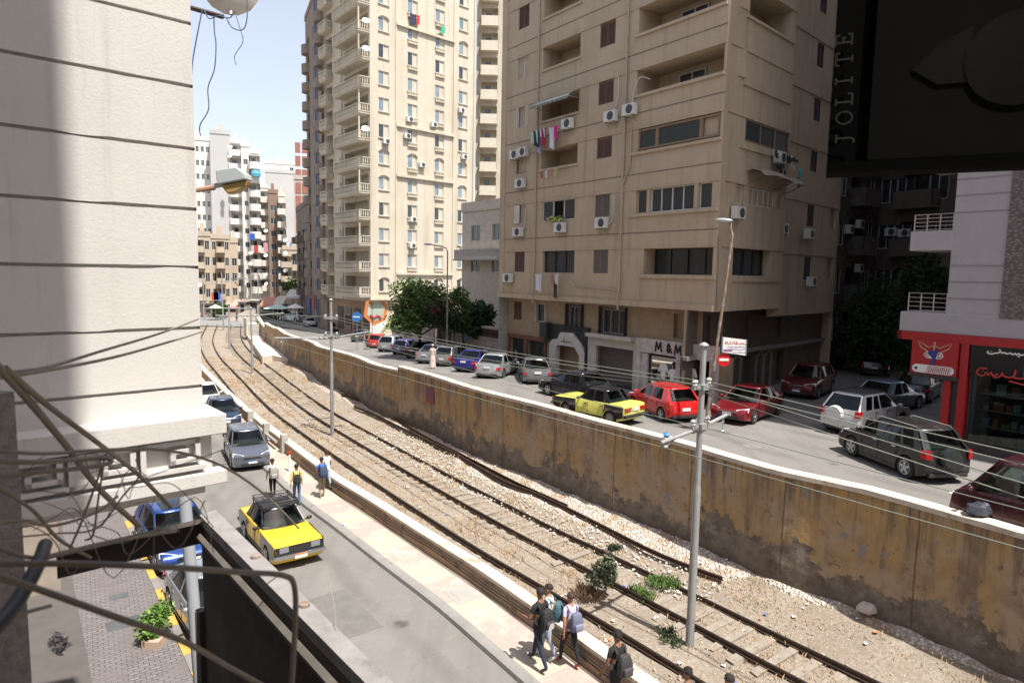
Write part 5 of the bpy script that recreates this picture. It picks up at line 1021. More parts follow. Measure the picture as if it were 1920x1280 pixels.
# body of that bay and of the house below
mb=MB(); uL=NL.u; 
pA=LO; pB=LO+LW.u*SE; pC=pB+uL*5; pD=LO+uL*3.2
for a,b in ((pA,pD),(pD,pC)): mb.quad((a.x,a.y,z_b2b),(b.x,b.y,z_b2b),(b.x,b.y,zz[-1]+.6),(a.x,a.y,zz[-1]+.6))
mb.add([(p.x,p.y,z_b2b) for p in (pA,pB,pC,pD)],[(0,1,2,3)]); mb.build('bay_body',WPL,BAY)
hb=MB(NL.M(-1.5)); hb.box(-16,5.4,-8,0,0,5.8); hb.M=NL.M(-.3); hb.box(5.5,70,-8,0,0,5.8); hb.M=NL.M(-.5); hb.box(5.5,70,-8,0,5.8,26)
hb.build('house_wall',mat('buff_render',(.33,.28,.235),.9,var=.12,bump=.3),BAY)
hb=MB(NL.M(-1.5)); hb.box(-13,-6.4,0,.25,.17,3.2); hb.box(-5.6,1.6,0,.25,.17,3.2); hb.build('recess_shade_block',DARK,BAY)  # black blocks on the wall face paint the recess's darkness
# our own building: wall corner behind the camera, unseen slab added overhead for shade
OWN=E('own_building',(1.85,-.6,8),0,'rough stuccoed building the view is taken from, balcony edge at the lower left','building')
fo=Fr((1.85,-.62),(-.79,-.61)) ; 
mb=MB(); ow=[(1.85,-.62),(-6,-.62),(-6,-12),(9,-12)]; mb.prism(ow,-.2,32,'z'); mb.build('street_wall',STUC,OWN)
mb=MB(); q0=AY(0,700,1.9); q1=AY(52,900,1.9); q2=AY(75,1280,1.75)
mb.prism([(-3.2,1.72),(q0.x-.06,1.76),(q0.x-.0,1.95),(-3.2,2.3)],0.2,LW.px(0,900)[1] if False else 9.02,'z')
mb.build('stucco_pier',STUC,OWN)

NB=E('apartment_building',tuple(NL.O-NL.u*20),0,'house row continuing behind the viewpoint on our side of the street','building')
mb=MB(NL.M(-1.7)); mb.box(-95,-19.5,-12,0,0,30)
for k in range(9):
    for j in range(18): mb.box(-93+j*4,-91.4+j*4,0,.06,3+k*3.1,4.5+k*3.1)
mb.build('street_wall',BEIGE,NB)
NB2=E('apartment_building',tuple(WS.O+WS.u*15),0,'house row continuing to the right of the red shop block','building')
mb=MB(WS.M(-.5)); mb.box(14.2,80,-14,0,2.5,34)
for k in range(9):
    for j in range(15): mb.box(16+j*4,17.5+j*4,0,.06,5+k*3.1,6.5+k*3.1)
mb.build('street_wall',BROWN,NB2)
# ------------------------------------------------------------------ trees
def leafcloud(blobs,n,sz,m,name,parent,seed=1,skin=.55):
    r=random.Random(seed); mb=MB(); tot=sum(b[1][0]*b[1][1]*b[1][2] for b in blobs)
    for c,rr in blobs:
        for _ in range(int(n*rr[0]*rr[1]*rr[2]/tot)):
            while True:
                v=Vector((r.gauss(0,1),r.gauss(0,1),r.gauss(0,1)))
                if v.length>1e-3: break
            v.normalize(); q=r.random()**(skin); 
            if MN.noise(Vector(v)*2.3+Vector(c))<-.12 and q>.45: continue
            q*=1+.28*MN.noise(Vector(v)*3.1+Vector(c)*2); p=Vector((c[0]+v.x*rr[0]*q,c[1]+v.y*rr[1]*q,c[2]+v.z*rr[2]*q))
            a=Vector((r.uniform(-1,1),r.uniform(-1,1),r.uniform(-1,.6))).normalized(); b=a.cross(Vector((r.uniform(-1,1),r.uniform(-1,1),r.uniform(-1,1)))).normalized(); s=sz*r.uniform(.5,1.3)
            mb.add([p-a*s,p+b*s*.42,p+a*s,p-b*s*.42],[(0,1,2,3)])
    return mb.build(name,m,parent)
def tree(name,base,blobs,n,sz,m,label,cat='tree',group=None,seed=1,tr=.12):
    root=E(name,base,0,label,cat,group); leafcloud(blobs,n,sz,m,'crown',root,seed)
    mb=MB(); B=Vector(base); top=sum((Vector(b[0]) for b in blobs),Vector((0,0,0)))/len(blobs); k=B.lerp(top,.45)
    mb.tube([B,B.lerp(k,.5)+Vector((.06,.03,0)),k],[tr,tr*.8,tr*.65],7)
    for c,rr in blobs: c=Vector(c); mb.tube([k,k.lerp(c,.6)+Vector((.1,0,.15)),c+Vector((0,0,rr[2]*.3))],[tr*.55,tr*.35,tr*.12],5)
    mb.build('trunk',TRUNK,root); return root
def ptree(px,py,Y,rx,rz,ry=None): p=AY(px,py,Y); return ((p.x,p.y,p.z),(rx,ry or rx,rz))
gz=2.0
b=AY(790,640,58); tree('garden_tree',(b.x,b.y,gz),[ptree(742,605,56,1.1,.9),ptree(765,610,56,1.5,1.0),ptree(770,548,57,1.9,1.4),ptree(808,560,57,2.1,1.5),ptree(752,580,57,1.2,1.2),ptree(790,590,57,2.2,1.3),ptree(840,600,57,1.7,1.3)],13000,.17,LEAF,'broad bushy green tree behind the garden wall left of the lamp post',seed=3,tr=.16)
b=AY(868,640,57); tree('garden_tree',(b.x,b.y,gz),[ptree(862,560,57,1.0,1.1),ptree(880,585,57,1.2,1.0),ptree(862,605,57,1.1,.9)],6000,.15,LEAF,'slim light green tree right of the lamp post',seed=4)
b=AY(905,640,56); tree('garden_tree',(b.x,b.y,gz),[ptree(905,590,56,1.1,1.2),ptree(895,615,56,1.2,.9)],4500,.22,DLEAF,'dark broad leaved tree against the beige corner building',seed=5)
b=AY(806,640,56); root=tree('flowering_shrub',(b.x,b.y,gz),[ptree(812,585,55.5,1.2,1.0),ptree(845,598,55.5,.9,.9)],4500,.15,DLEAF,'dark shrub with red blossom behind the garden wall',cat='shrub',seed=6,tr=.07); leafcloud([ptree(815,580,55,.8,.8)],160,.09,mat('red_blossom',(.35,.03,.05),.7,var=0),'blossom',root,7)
for x,y,Y,rx,rz,lab,sd in ((1650,590,44,2.2,2.6,'near black tree in the shaded side street',8),(1688,625,42,1.8,2.2,'second dark tree beside the red shop',9),(1625,640,45,2.4,2.0,'low dark tree in front of the old grey house',10),(1730,540,41,1.6,2.2,'dark tree behind the railed balconies of the white block',11)):
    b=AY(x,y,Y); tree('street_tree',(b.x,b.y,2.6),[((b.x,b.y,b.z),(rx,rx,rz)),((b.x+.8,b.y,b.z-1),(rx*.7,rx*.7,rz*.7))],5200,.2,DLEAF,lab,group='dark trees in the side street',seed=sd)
for x,y,Y,r_,lab in ((405,577,125,1.6,'small green bush at the far left junction'),(418,582,122,1.2,'second small bush at the far left junction'),(549,535,140,2.2,'bright green tree beside the far beige house')):
    b=AY(x,y,Y); tree('far_tree',(b.x,b.y,0),[((b.x,b.y,b.z),(r_,r_,r_))],2200,.25,LEAF,lab,seed=int(x))
# shrub between the tracks, weeds
b=G(1133,1118,-.68); tree('desert_shrub',tuple(b),[((b.x,b.y,b.z+.85),(.42,.42,.42)),((b.x-.15,b.y,b.z+.6),(.5,.45,.3)),((b.x+.1,b.y+.05,b.z+1.15),(.22,.22,.3))],2600,.075,mat('grey_leaves',(.12,.14,.085),.8,var=.2),'sparse grey green shrub growing between the two tracks',cat='shrub',seed=20,tr=.02)
b=G(1100,1120,-.68); tag(tufts('dead_weed',[(b.x,b.y,b.z)],.45,260,mat('dead_brown',(.16,.10,.06),.9),31,.16,.008),'dark dead weed clump left of the track shrub','weed')
for x,y,z,n,s,lab in ((1240,1090,-.6,520,.22,'green weed patch between the rails near the pole'),(1215,1112,-.68,300,.2,'smaller green weed patch inside the right track'),(1150,1028,-.55,120,.1,'tiny dark weed beside the outer rail'),(1250,1192,-.66,160,.16,'scrubby weed left of the near tram pole foot')):
    p=G(x,y,z); r=random.Random(x); tag(tufts('green_weed',[(p.x+r.gauss(0,.2),p.y+r.gauss(0,.2),z) for _ in range(8)],.16,n//6,LEAF if n>200 else DLEAF,x,s*.7,.02),lab,'weed')
p=G(954,862,0); tag(tufts('wall_weed',[(p.x,p.y,.1),(p.x+.1,p.y,.5)],.8,60,mat('sage',(.17,.20,.13),.8),77,.16,.02),'sage coloured weed growing up the ochre wall','weed')
p=G(1625,1150,-.1); mb=MB(); mb.ell((p.x,p.y,p.z+.18),(.30,.24,.17),8,5,.12); tag(mb.build('boulder',mat('boulder_grey',(.55,.52,.47),.9,bump=.4)),'single pale boulder at the foot of the ochre wall','boulder')
# ------------------------------------------------------------------ garden wall with gate
GW_=Fr(tuple((ML.O+ML.u*17.9+ML.n*(-4.2))[:2]),(-.5902,.8072)); GWL=GW_.px(735,620)[0]
root=E('garden_wall',tuple(GW_.O),0,'shaded rendered garden wall with pierced brick top and dark gate opening','wall')
ga,gb=GW_.px(848,640)[0],GW_.px(818,640)[0]; zt1_=GW_.px(880,645)[1]; zr0=2.0
MURO=mat('shaded_render',(.40,.34,.29),.95,var=.12,c2=(.25,.2,.17),t2=.55,bump=.2)
wall(GW_,0,ga,1.4,3.9,[]).build('wall_panel',MURO,root); wall(GW_,gb,GWL,.8,4.3,[]).build('wall_panel',MURO,root)
mb=MB(GW_.M()); mb.box(0,ga,-.3,.05,3.9,4.05); mb.box(0,ga,-.3,.05,4.75,4.95); mb.box(gb,GWL,-.3,.05,4.3,4.5); mb.box(ga-.3,ga,-.3,.08,1.4,5.3); mb.box(gb,gb+.35,-.3,.08,1.2,5.3); mb.box(ga,gb,-.4,-.1,4.6,5.3); mb.build('wall_copings',MURO,root)
mb=MB(GW_.M(-.1)); n=int(ga/.3)
for i in range(n):
    for j in range(2): s=i*.3+.15*(j%2); mb.box(s,s+.12,0,.12,4.07+j*.34,4.35+j*.34)
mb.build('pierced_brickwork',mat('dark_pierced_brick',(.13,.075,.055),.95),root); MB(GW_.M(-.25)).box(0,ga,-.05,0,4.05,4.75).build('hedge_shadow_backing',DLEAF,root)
MB(GW_.M(-.3)).box(ga,gb,-.05,0,1.2,4.6).build('gate',mat('gate_dark',(.03,.03,.032),.6,var=.1),root); MB(GW_.M(-.3)).box(gb,GWL,-.05,.1,4.5,5.6).build('dark_hoarding',mat('hoarding',(.07,.045,.035),.9),root)
s=GW_.px(875,632)[0]; z=GW_.px(875,632)[1]; MB(GW_.M(.02)).box(s-.25,s+.25,0,.03,z-.35,z+.35).build('notice',mat('notice_blue',(.08,.25,.45),.6),None); tag(bpy.data.objects['notice'],'small pale blue notice on the garden wall','notice')
# ------------------------------------------------------------------ tram poles with crossarms, wires
def tram_pole(base,h,arm_z,arms,label,brk=True,rz=0):
    root=E('tram_pole',tuple(base),rz,label,'pole','tram poles between the tracks')
    mb=MB(); mb.tube([(0,0,-.4),(0,0,h*.52)],[.115,.105],14); mb.tube([(0,0,h*.52),(0,0,h*.545)],[.105,.085],14); mb.tube([(0,0,h*.545),(0,0,h)],[.085,.075],14); mb.lathe([(.13,0),(.12,.03),(.04,.08)],12,(0,0,h)); mb.build('shaft',POLEM,root,world=False,smooth=50)
    for (x0,x1,dz) in arms:
        mb=MB(); mb.tube([(x0,0,arm_z),(x1,0,arm_z+dz)],.052,8); mb.tube([(x1*.55,0,arm_z+dz*.5),(x1*.85,.02,arm_z+dz*.8-.16),(x1*.95,0,arm_z+dz-.03)],.02,5); mb.tube([(x1*.9,0,arm_z+dz-.05),(x1*.88,0,arm_z-.22)],.022,5); mb.ell((x1*.88,0,arm_z-.25),(.07,.07,.05),6,4); mb.build('crossarm',POLEM,root,world=False,smooth=50)
        mb=MB(); mb.ell((x1*.12,0,arm_z+dz*.1),(.1,.085,.085),8,5); mb.ell((x1*.2,0,arm_z+dz*.2),(.09,.08,.08),8,5); mb.build('insulator',mat('insulator_brown',(.12,.10,.10),.3),root,world=False)
    if brk:
        for z in (h-1.15,arm_z+.9 if arm_z+.9<h-1.6 else h-2.2):
            mb=MB(); mb.box(-.42,.42,-.05,.05,z,z+.08); mb.box(-.13,.13,-.13,.13,z-.03,z+.12); mb.build('bracket',POLEM,root,world=False)
            mb=MB(); 
            for x in (-.33,.33): mb.lathe([(.06,0),(.085,.05),(.05,.09),(.085,.13),(.05,.18)],8,(x,0,z+.08))
            mb.build('pin_insulators',mat('porcelain',(.45,.44,.42),.3),root,world=False)
    return root
xz=rad(50)-math.pi/2; xr=rad(90-48)
P1=G(1293,1207,-.7); P2=G(623,815,-.7); P3=G(473,700,-.65); P4=G(431,654,-.45); P5=G(419,620,-.2)
def ztop(p,x,y): 
    r=ray(x,y); t=(p.x**2+p.y**2)**.5/((r.x**2+r.y**2)**.5); return HC+t*r.z
a1=ztop(P1,1320,803)-P1.z; e1=AY(1222,856,1); 
tram_pole(P1,ztop(P1,1334,648)-P1.z,a1,[(0,-1.75,-.12),(0,1.3,.18)],'tall near grey tram pole with white crossarm and bolted insulators',rz=xr)
tram_pole(P2,ztop(P2,622,562)-P2.z,ztop(P2,622,634)-P2.z,[(0,-3.3,0),(0,2.2,.4)],'second grey tram pole with long horizontal crossarm',rz=rad(8))
tram_pole(P3,ztop(P3,471,577)-P3.z,ztop(P3,471,592)-P3.z,[(0,-3.2,0),(0,3.0,.3)],'third tram pole further along the bend',brk=False,rz=rad(8))
tram_pole(P4,ztop(P4,431,570)-P4.z,ztop(P4,431,578)-P4.z,[(0,-3,0),(0,3,0)],'fourth slim tram pole near the far crossing',brk=False,rz=rad(8))
tram_pole(P5,5.2,4.6,[(0,-2.6,0)],'fifth faint tram pole before the far crossing',brk=False,rz=rad(8))
PL={380:'leftmost thin pole of the far junction beside the near white wall',415:'thin far pole right of the green bush',457:'tallest thin pole by the pale far tower base',470:'thin far pole beside the brown kiosk',483:'thin far pole in front of the red market awning',516:'tall thin pole above the pale green parasol',420:'thin pole behind the far green bush',433:'thin pole behind the pink kiosk awning'}
for x,Y,h in ((380,118,8),(415,120,8.5),(457,125,10),(470,128,9),(483,130,9),(516,126,11),(420,135,9),(433,140,9)):
    p=AY(x,500,Y); rt_=E('far_pole',(p.x,p.y,0),0,'thin grey far junction pole, number %d from the left'%(PN.index(x)+1) if False else PL[x],'pole','far junction poles'); MB().tube([(0,0,0),(0,0,h)],.1,6).build('shaft',POLEM,rt_,world=False); MB().box(-3.2,3.2,-.04,.04,h*.8,h*.8+.09).build('crossarm',POLEM,rt_,world=False)
def wire(pts,r_,m,label,cat='wire',sag=0,group=None,name='overhead_wire'):
    P=[Vector(p) for p in pts]; Q=[]
    for a,b in zip(P,P[1:]):
        for k in range(9): f_=k/9; q=a.lerp(b,f_); q.z-=sag*(a-b).length**2*f_*(1-f_); Q.append(q)
    Q.append(P[-1]); mb=MB(); mb.tube(Q,r_,5); return tag(mb.build(name,m,smooth=80),label,cat,group)
def loc(root,x,z): return root.matrix_basis@Vector((x,0,z))
tp=[o for o in bpy.data.objects if o.name.startswith('tram_pole')]; tp.sort(key=lambda o:o.location.y)
H1=ztop(P1,1334,648)-P1.z; H2=ztop(P2,622,562)-P2.z
for sx,nm in ((-.33,'left'),(.33,'right')):
    for j in (0,1):
        z1=H1-1.0 if j==0 else a1+1.1; z2=H2-1.0 if j==0 else H2-2.0
        A=loc(tp[0],sx,z1); B=loc(tp[1],sx,z2); d=A-B; tgt=AY(1925,{(0,-.33):868,(0,.33):848,(1,-.33):930,(1,.33):903}[(j,sx)],11.9); far=A+(tgt-A)*1.7; A3=Vector(tp[2].location)+Vector((sx,0,6.3-j*.5))
        wire([far,A,B,A3],.013,WIREG,'%s %s twin feeder wire strung pole to pole above the tracks'%('upper' if j==0 else 'lower',nm),sag=.0012,group='feeder wires above the tracks')
for x1,nm in ((-1.75*.88,'left'),(1.3*.88,'right')):
    A=loc(tp[0],x1,a1-.28); B=loc(tp[1],(-3.3 if x1<0 else 2.2)*.88,ztop(P2,622,634)-P2.z-.25); C_=loc(tp[2],(-3.2 if x1<0 else 3.0)*.88,5.5); far=A+(A-B).normalized()*22
    wire([far,A,B,C_,loc(tp[3],(-3 if x1<0 else 3)*.88,5)],.011,WIREG,'%s hand trolley wire over its track'%nm,sag=.0004,group='trolley wires')
# black cable along the low parapet
pts=[]
for i in range(0,len(PB),5):
    p=PB[i]
    if p.y<32: t=tang(PB,i); pts.append(p+Vector((-t.y,t.x,0))*.07+Vector((0,0,.58-.14*abs(math.sin(i*.31)))))
wire(pts[:],.022,BLKC,'thick black cable slung along the face of the low parapet',name='cable')
pts2=[p+Vector((.0,0,-.09)) for p in pts]; wire(pts2,.015,BLKC,'thinner black cable under the thick one on the parapet',name='cable')
# ------------------------------------------------------------------ lamp posts and road signs
def lamp(base,h,arm,az,label,pm=None,group=None):
    root=E('street_lamp',tuple(base),rad(-az),label,'street lamp',group); mb=MB(); mb.tube([(0,0,0),(0,0,h*.55),(0,0,h-.3)],[.075,.062,.05],10); mb.tube([(0,0,h-.3),(0,.12,h),(0,arm,h+.25)],[.05,.045,.035],8); mb.build('post',pm or POLEM,root,world=False,smooth=50)
    mb=MB(); mb.ell((0,arm+.3,h+.28),(.13,.38,.09),10,6); mb.build('lamp_head',mat('lamp_head_grey',(.45,.47,.5),.4,metal=.3),root,world=False,smooth=60); return root
b=G(1322,790,3.0); b=AY(1323,775,26.9); b.z=3.0; L1=lamp(b,ztop(b,1372,425)-3.0,.12,-60,'rusty leaning street lamp at the corner of the beige building, carrying signs',RUST)
L1.rotation_euler=(Matrix.Rotation(rad(5.2),4,'Y')@Matrix.Rotation(rad(60),4,'Z')).to_euler()
b=AY(838,640,52.5); b.z=2.2; lamp(b,ztop(b,838,465)-2.2,1.3,-80,'slim brown street lamp in front of the bushy garden tree',RUST)
p=AY(1325,655,26.3); zc_=p.z; q=AY(1376,650,26.3)
sgn=E('doctor_sign',tuple(p),0,'small white tilted sign with red and blue Arabic lines on the rusty lamp post','sign')
fs=Fr((p.x+.28,p.y),(q.x-p.x,q.y-p.y+.0),True); fs.n=Vector((0,-1,0)); s0=fs.px(1354,650)[0]; s1_=fs.px(1399,650)[0]; za=fs.px(1376,664)[1]; zb3=fs.px(1376,634)[1]
mb=MB(fs.M()); mb.prism([(s0,za+.08),(s1_,za-.04),(s1_,zb3-.06),(s0,zb3+.04)],-.03,.03); mb.build('panel',WHITE,sgn); 
mb=MB(fs.M()); mb.box(s0-.02,s0+.02,-.05,.045,za+.06,zb3+.05); mb.box(s1_-.02,s1_+.01,-.05,.045,za-.05,zb3-.05); mb.build('frame',GREY,sgn)
def txt(y0,y1,n,m,nm,seed,a=.06,b=.94):
    r=random.Random(seed); mb=MB(fs.M(.035)); x=s0+(s1_-s0)*a; e=s0+(s1_-s0)*b; h=(zb3-za); pts=[]
    while x<e:
        wd=r.uniform(.5,1.5)*(e-s0)/n; zz_=za+h*y0; P_=[Vector((x+wd*q/3,0,zz_+h*(y1-y0)*(r.uniform(.1,1) if q%2 else r.uniform(0,.25)))) for q in range(4)]
        mb.tube(P_,.011 if n<12 else .007,4); x+=wd*1.12
    mb.build(nm,m,sgn)
txt(.62,.86,9,mat('sign_red',(.55,.03,.03),.5,var=0),'red_line',1,.1,.9); BLT=mat('sign_blue',(.05,.06,.28),.5,var=0); txt(.43,.53,16,BLT,'blue_line',2,.2,.94); txt(.28,.37,16,BLT,'blue_line',3,.24,.92); txt(.10,.17,16,BLT,'blue_line',4,.45,.92)
mb=MB(fs.M(.035)); mb.box(s0+.05,s0+(s1_-s0)*.42,0,.005,za+.12,za+.2); mb.build('violet_strip',mat('violet',(.30,.12,.3),.6,var=0),sgn)
p=AY(1357,674,26.35); ns=E('no_entry_sign',tuple(p),0,'round red no entry sign with white bar on the rusty lamp post','road sign'); mb=MB(); mb.lathe([(.27,0),(.27,-.02)],24,(p.x,p.y,p.z),'y'); mb.build('disc',mat('sign_disc_red',(.55,.01,.015),.4,var=0),ns); mb=MB(); mb.box(p.x-.19,p.x+.19,p.y-.035,p.y-.025,p.z-.05,p.z+.05); mb.build('bar',WHITE,ns)
mb=MB(); mb.box(p.x-.26,p.x-.1,p.y-.0,p.y+.03,p.z-.02,p.z+.02); mb.build('clamp',GREY,ns)
b=AY(668,640,66); b=AY(667,600,70); p=AY(669,594,66); bs=E('direction_sign',(p.x,p.y,1.4),0,'round blue arrow sign on a pole in front of the tower shop','road sign'); mb=MB(); mb.lathe([(.5,0),(.5,-.04)],20,(p.x,p.y,p.z),'y'); mb.build('disc',mat('sign_disc_blue',(.03,.16,.45),.4,var=0),bs); mb=MB(); mb.box(p.x-.38,p.x+.3,p.y-.06,p.y-.045,p.z-.06,p.z+.06); mb.build('arrow',WHITE,bs); mb=MB(); mb.tube([(p.x,p.y+.05,1.3),(p.x,p.y+.05,p.z+.4)],.04,6); mb.build('post',GREY,bs)
s_=[i for i,q in enumerate(WF) if q.y>37][0]; q=WF[s_]; 
fw_=Fr((WF[0].x,WF[0].y),(1,0)); 
# painted notice on the wall face
px_,py_=808,738; best=min(range(len(WF)-1),key=lambda i: abs((960+FPX*((WF[i]-Vector((0,0,0))).dot(Vector((rt.x,rt.y,0))))/max(.1,(WF[i].dot(Vector((fw.x,fw.y,0)))+HC*math.sin(PITCH))))-px_))
a=WF[best]; t=tang(WF,best); fN=Fr((a.x,a.y),(t.x,t.y)); 
if fN.n.x>0: fN.n=-fN.n
s0_,z0_=fN.px(800,752); s1_2,z1_=fN.px(816,731); nb=E('wall_notice',(a.x,a.y,1.5),0,'small red and blue painted notice on the ochre wall','notice'); mb=MB(fN.M(.05)); mb.box(min(s0_,s1_2),max(s0_,s1_2),0,.02,min(z0_,z1_),max(z0_,z1_)); mb.build('panel',mat('notice_red',(.35,.07,.06),.8,c2=(.08,.09,.2),t2=.5,s2=2),nb)
mb=MB(fN.M(.072)); zz0=min(z0_,z1_); hh_=abs(z1_-z0_)
for k in range(5): mb.box(min(s0_,s1_2)+.04,max(s0_,s1_2)-.04-.05*(k%2),0,.004,zz0+hh_*(.15+.17*k),zz0+hh_*(.2+.17*k))
mb.build('lines',mat('notice_lines',(.10,.10,.2),.8,var=0),nb)
# concrete bench posts by the parapet, white bollard
for k,(x,y) in enumerate(((470,800),(500,825),(533,848))):
    p=G(x,y,.15); mb=MB(Matrix.Translation((p.x,p.y,.15))@Matrix.Rotation(rad(33),4,'Z')); mb.box(-.16,.16,-.16,.16,0,.95); o=mb.build('concrete_post',CONC,bevel=.02); tag(o,('left','middle','right')[k]+' of the three square concrete posts by the low parapet','post','square concrete posts')
pa,pb=G(474,797,.15),G(528,842,.15); d=(pb-pa).normalized(); n_=Vector((d.y,-d.x,0)); mb=MB(); 
for o_ in (-.1,.25): mb.tube([pa+n_*o_+Vector((0,0,.42)),pb+n_*o_+Vector((0,0,.42))],.07,6)
tag(mb.build('bench',CONC),'low concrete bench rails between the square posts','bench')
p=G(543,883,.15); bo=E('bollard',tuple(p),0,'thin white bollard with red cap on the pink pavement','bollard'); MB().tube([(0,0,0),(0,0,.78)],.06,8).build('post',WHITE,bo,world=False); MB().tube([(0,0,.78),(0,0,.92)],.065,8).build('cap',mat('cap_red',(.45,.04,.03),.6,var=0),bo,world=False)
p=G(641,990,0.05); mb=MB(); mb.ell((p.x,p.y,.1),(.14,.08,.09),7,4,.3); mb.ell((p.x+.06,p.y+.1,.07),(.07,.1,.05),6,4,.3); tag(mb.build('plastic_bag',mat('bag_blue',(.02,.17,.6),.4,var=0)),'bright blue plastic scrap by the kerb ahead of the taxi','litter')
p=G(1250,818,3.46); mb=MB(); mb.ell((p.x,p.y,3.53),(.13,.1,.09),7,4,.25); tag(mb.build('plastic_bag',mat('bag_blue2',(.05,.22,.6),.4,var=0)),'small blue bag lying on the wall coping','litter')
p=G(1836,962,3.55); mb=MB(); mb.ell((p.x,p.y,3.64),(.36,.26,.17),11,7,.14); mb.ell((p.x+.05,p.y-.03,3.78),(.18,.15,.08),8,5,.2); tag(mb.build('bin_bag',mat('bag_black',(.05,.055,.07),.3,var=.3,scale=8),smooth=30),'shiny dark rubbish bag sitting on the wall coping by the maroon van','rubbish bag')
# ------------------------------------------------------------------ far junction bits
for x,y,Y,r_,c,lab in ((520,573,112,2.4,(.52,.66,.60),'wide pale green parasol at the far market'),(554,572,112,1.6,(.75,.74,.70),'white parasol behind the pale green one'),(404,573,118,1.4,(.5,.48,.42),'small beige parasol at the far left')):
    p=AY(x,y,Y); u=E('parasol',(p.x,p.y,0),0,lab,'parasol'); mb=MB(); mb.lathe([(r_,-.45),(r_*.55,-.1),(.05,.25)],8,(0,0,p.z)); mb.build('canopy',mat('par%d'%x,c,.8,var=.05),u,world=False); MB().tube([(0,0,0),(0,0,p.z)],.05,6).build('pole',GREY,u,world=False)
for x0,x1,y,Y,c,lab in ((486,512,562,118,(.52,.24,.18),'faded red market awning'),(512,530,560,116,(.55,.50,.45),'pale market awning right of the red one'),(535,562,547,125,(.62,.60,.56),'sloping white canvas roof by the far houses'),(430,448,566,124,(.55,.3,.26),'pink kiosk awning at the far junction')):
    a=AY(x0,y,Y); b=AY(x1,y,Y); aw=E('market_awning',tuple(a),0,lab,'awning'); mb=MB(); mb.add([(a.x,a.y,a.z-.9),(b.x,b.y,b.z-.9),(b.x,b.y+2.5,b.z+.4),(a.x,a.y+2.5,a.z+.4),(a.x,a.y,a.z-1.3),(b.x,b.y,b.z-1.3)],[(0,1,2,3),(0,1,5,4)]); mb.build('canvas',mat('aw%d'%x0,c,.9),aw); mb=MB(); 
    for q in (a,b): mb.tube([(q.x,q.y,0),(q.x,q.y,q.z-.9)],.06,5)
    mb.build('posts',GREY,aw)
for x0,x1,z,Y,c,lab in ((490,530,2.6,122,(.10,.09,.08),'dark market stall front'),(447,462,3.0,124,(.35,.3,.26),'small brown kiosk at the far junction'),(464,486,3.2,126,(.52,.48,.42),'pale kiosk beside the dark stall'),(380,398,2.6,124,(.28,.25,.23),'grey stall at the far left'),(418,446,2.2,128,(.55,.42,.36),'pinkish station wall at the far junction')):
    a=AY(x0,580,Y); b=AY(x1,580,Y); k_r=E('kiosk',(a.x,a.y,0),0,lab,'kiosk'); mb=MB(); mb.box(a.x,b.x,Y,Y+2.5,0,z); mb.box(a.x-.2,b.x+.2,Y-.3,Y+2.7,z,z+.15); mb.build('body',mat('ki%d'%x0,c,.9,var=.2,scale=1),k_r); MB().box(a.x+.4,b.x-.4,Y-.05,Y+.02,.9,z-.4).build('opening',DARK,k_r)
a=AY(425,600,118); b=AY(478,582,118); mb=MB(); mb.prism([(a.x,.0),(b.x,0),(b.x,2.1),((a.x+b.x)/2+1,1.8),(a.x,.4)],118,118.5); tag(mb.build('ramp_wall',COPE),'pale sloping ramp wall beyond the crossing','wall')
p=AY(411,565,120)
# ------------------------------------------------------------------ foreground: hoarding, brackets, cables, dish, lamp, black sign
HB=E('billboard',(-.55,1.25,8.5),0,'weathered metal billboard frame seen from above at the balcony edge','billboard')
def pz(x,y,Y): return AY(x,y,Y)
A=[pz(388,962,3.15),pz(420,955,3.2),pz(706,1290,1.62),pz(640,1290,1.60)]
z_=A[0].z
def onzp(x,y,z): return G(x,y,z)
zh=8.05
tl,tr_,br_,bl_=onzp(374,965,zh),onzp(404,955,zh),onzp(790,1330,zh),onzp(735,1330,zh)
mb=MB(); mb.add([tl+Vector((0,0,.0)),tr_,br_,bl_]+[v-Vector((0,0,.05)) for v in (tl,tr_,br_,bl_)],[(0,1,2,3),(0,3,7,4),(1,2,6,5),(0,1,5,4),(4,5,6,7)]); FL=mat('weathered_flashing',(.27,.25,.245),.75,var=.2,scale=6,c2=(.16,.14,.13),t2=.55,s2=5); mb.build('top_flashing',FL,HB)
il=tl.lerp(tr_,.08)-Vector((0,0,.05)); ibl=bl_.lerp(br_,.05)-Vector((0,0,.05)); mb=MB(); mb.add([il,ibl,ibl-Vector((0,0,2.6)),il-Vector((0,0,2.6))],[(0,1,2,3)]); 
ir=tr_-Vector((.02,0,.05)); irb=br_-Vector((.02,0,.05)); mb.add([ir,irb,irb-Vector((0,0,2.6)),ir-Vector((0,0,2.6))],[(0,1,2,3)]); mb.add([il,ir,ir-Vector((0,0,2.6)),il-Vector((0,0,2.6))],[(0,1,2,3)])
mb.build('panel',mat('back_panel',(.05,.042,.036),.85,var=.35,scale=3,c2=(.09,.075,.06),t2=.55),HB)
mb=MB(); e0=il-Vector((.015,0,.07)); e1=ibl-Vector((.015,0,.07)); mb.tube([e0,e1],.022,6); mb.tube([il-Vector((.02,0,.5)),il-Vector((.02,0,2.6))],.03,6); mb.build('frame_rail',mat('dull_rail',(.13,.115,.10),.75,var=.25,scale=8,c2=(.22,.19,.16),t2=.6,s2=9),HB)
mb=MB(); 
for f_ in (.35,.62): q=tl.lerp(bl_,f_).lerp(tr_.lerp(br_,f_),.6); mb.lathe([(.022,0),(.022,.012),(.008,.016)],10,tuple(q))
mb.build('bolts',RUST,HB)
ba=tl+Vector((0.03,.02,-.02)); bb=Vector(pz(110,1040,1.9)); mb=MB(); 
bb=onzp(105,1035,zh-.1); dd=(bb-ba).normalized(); 
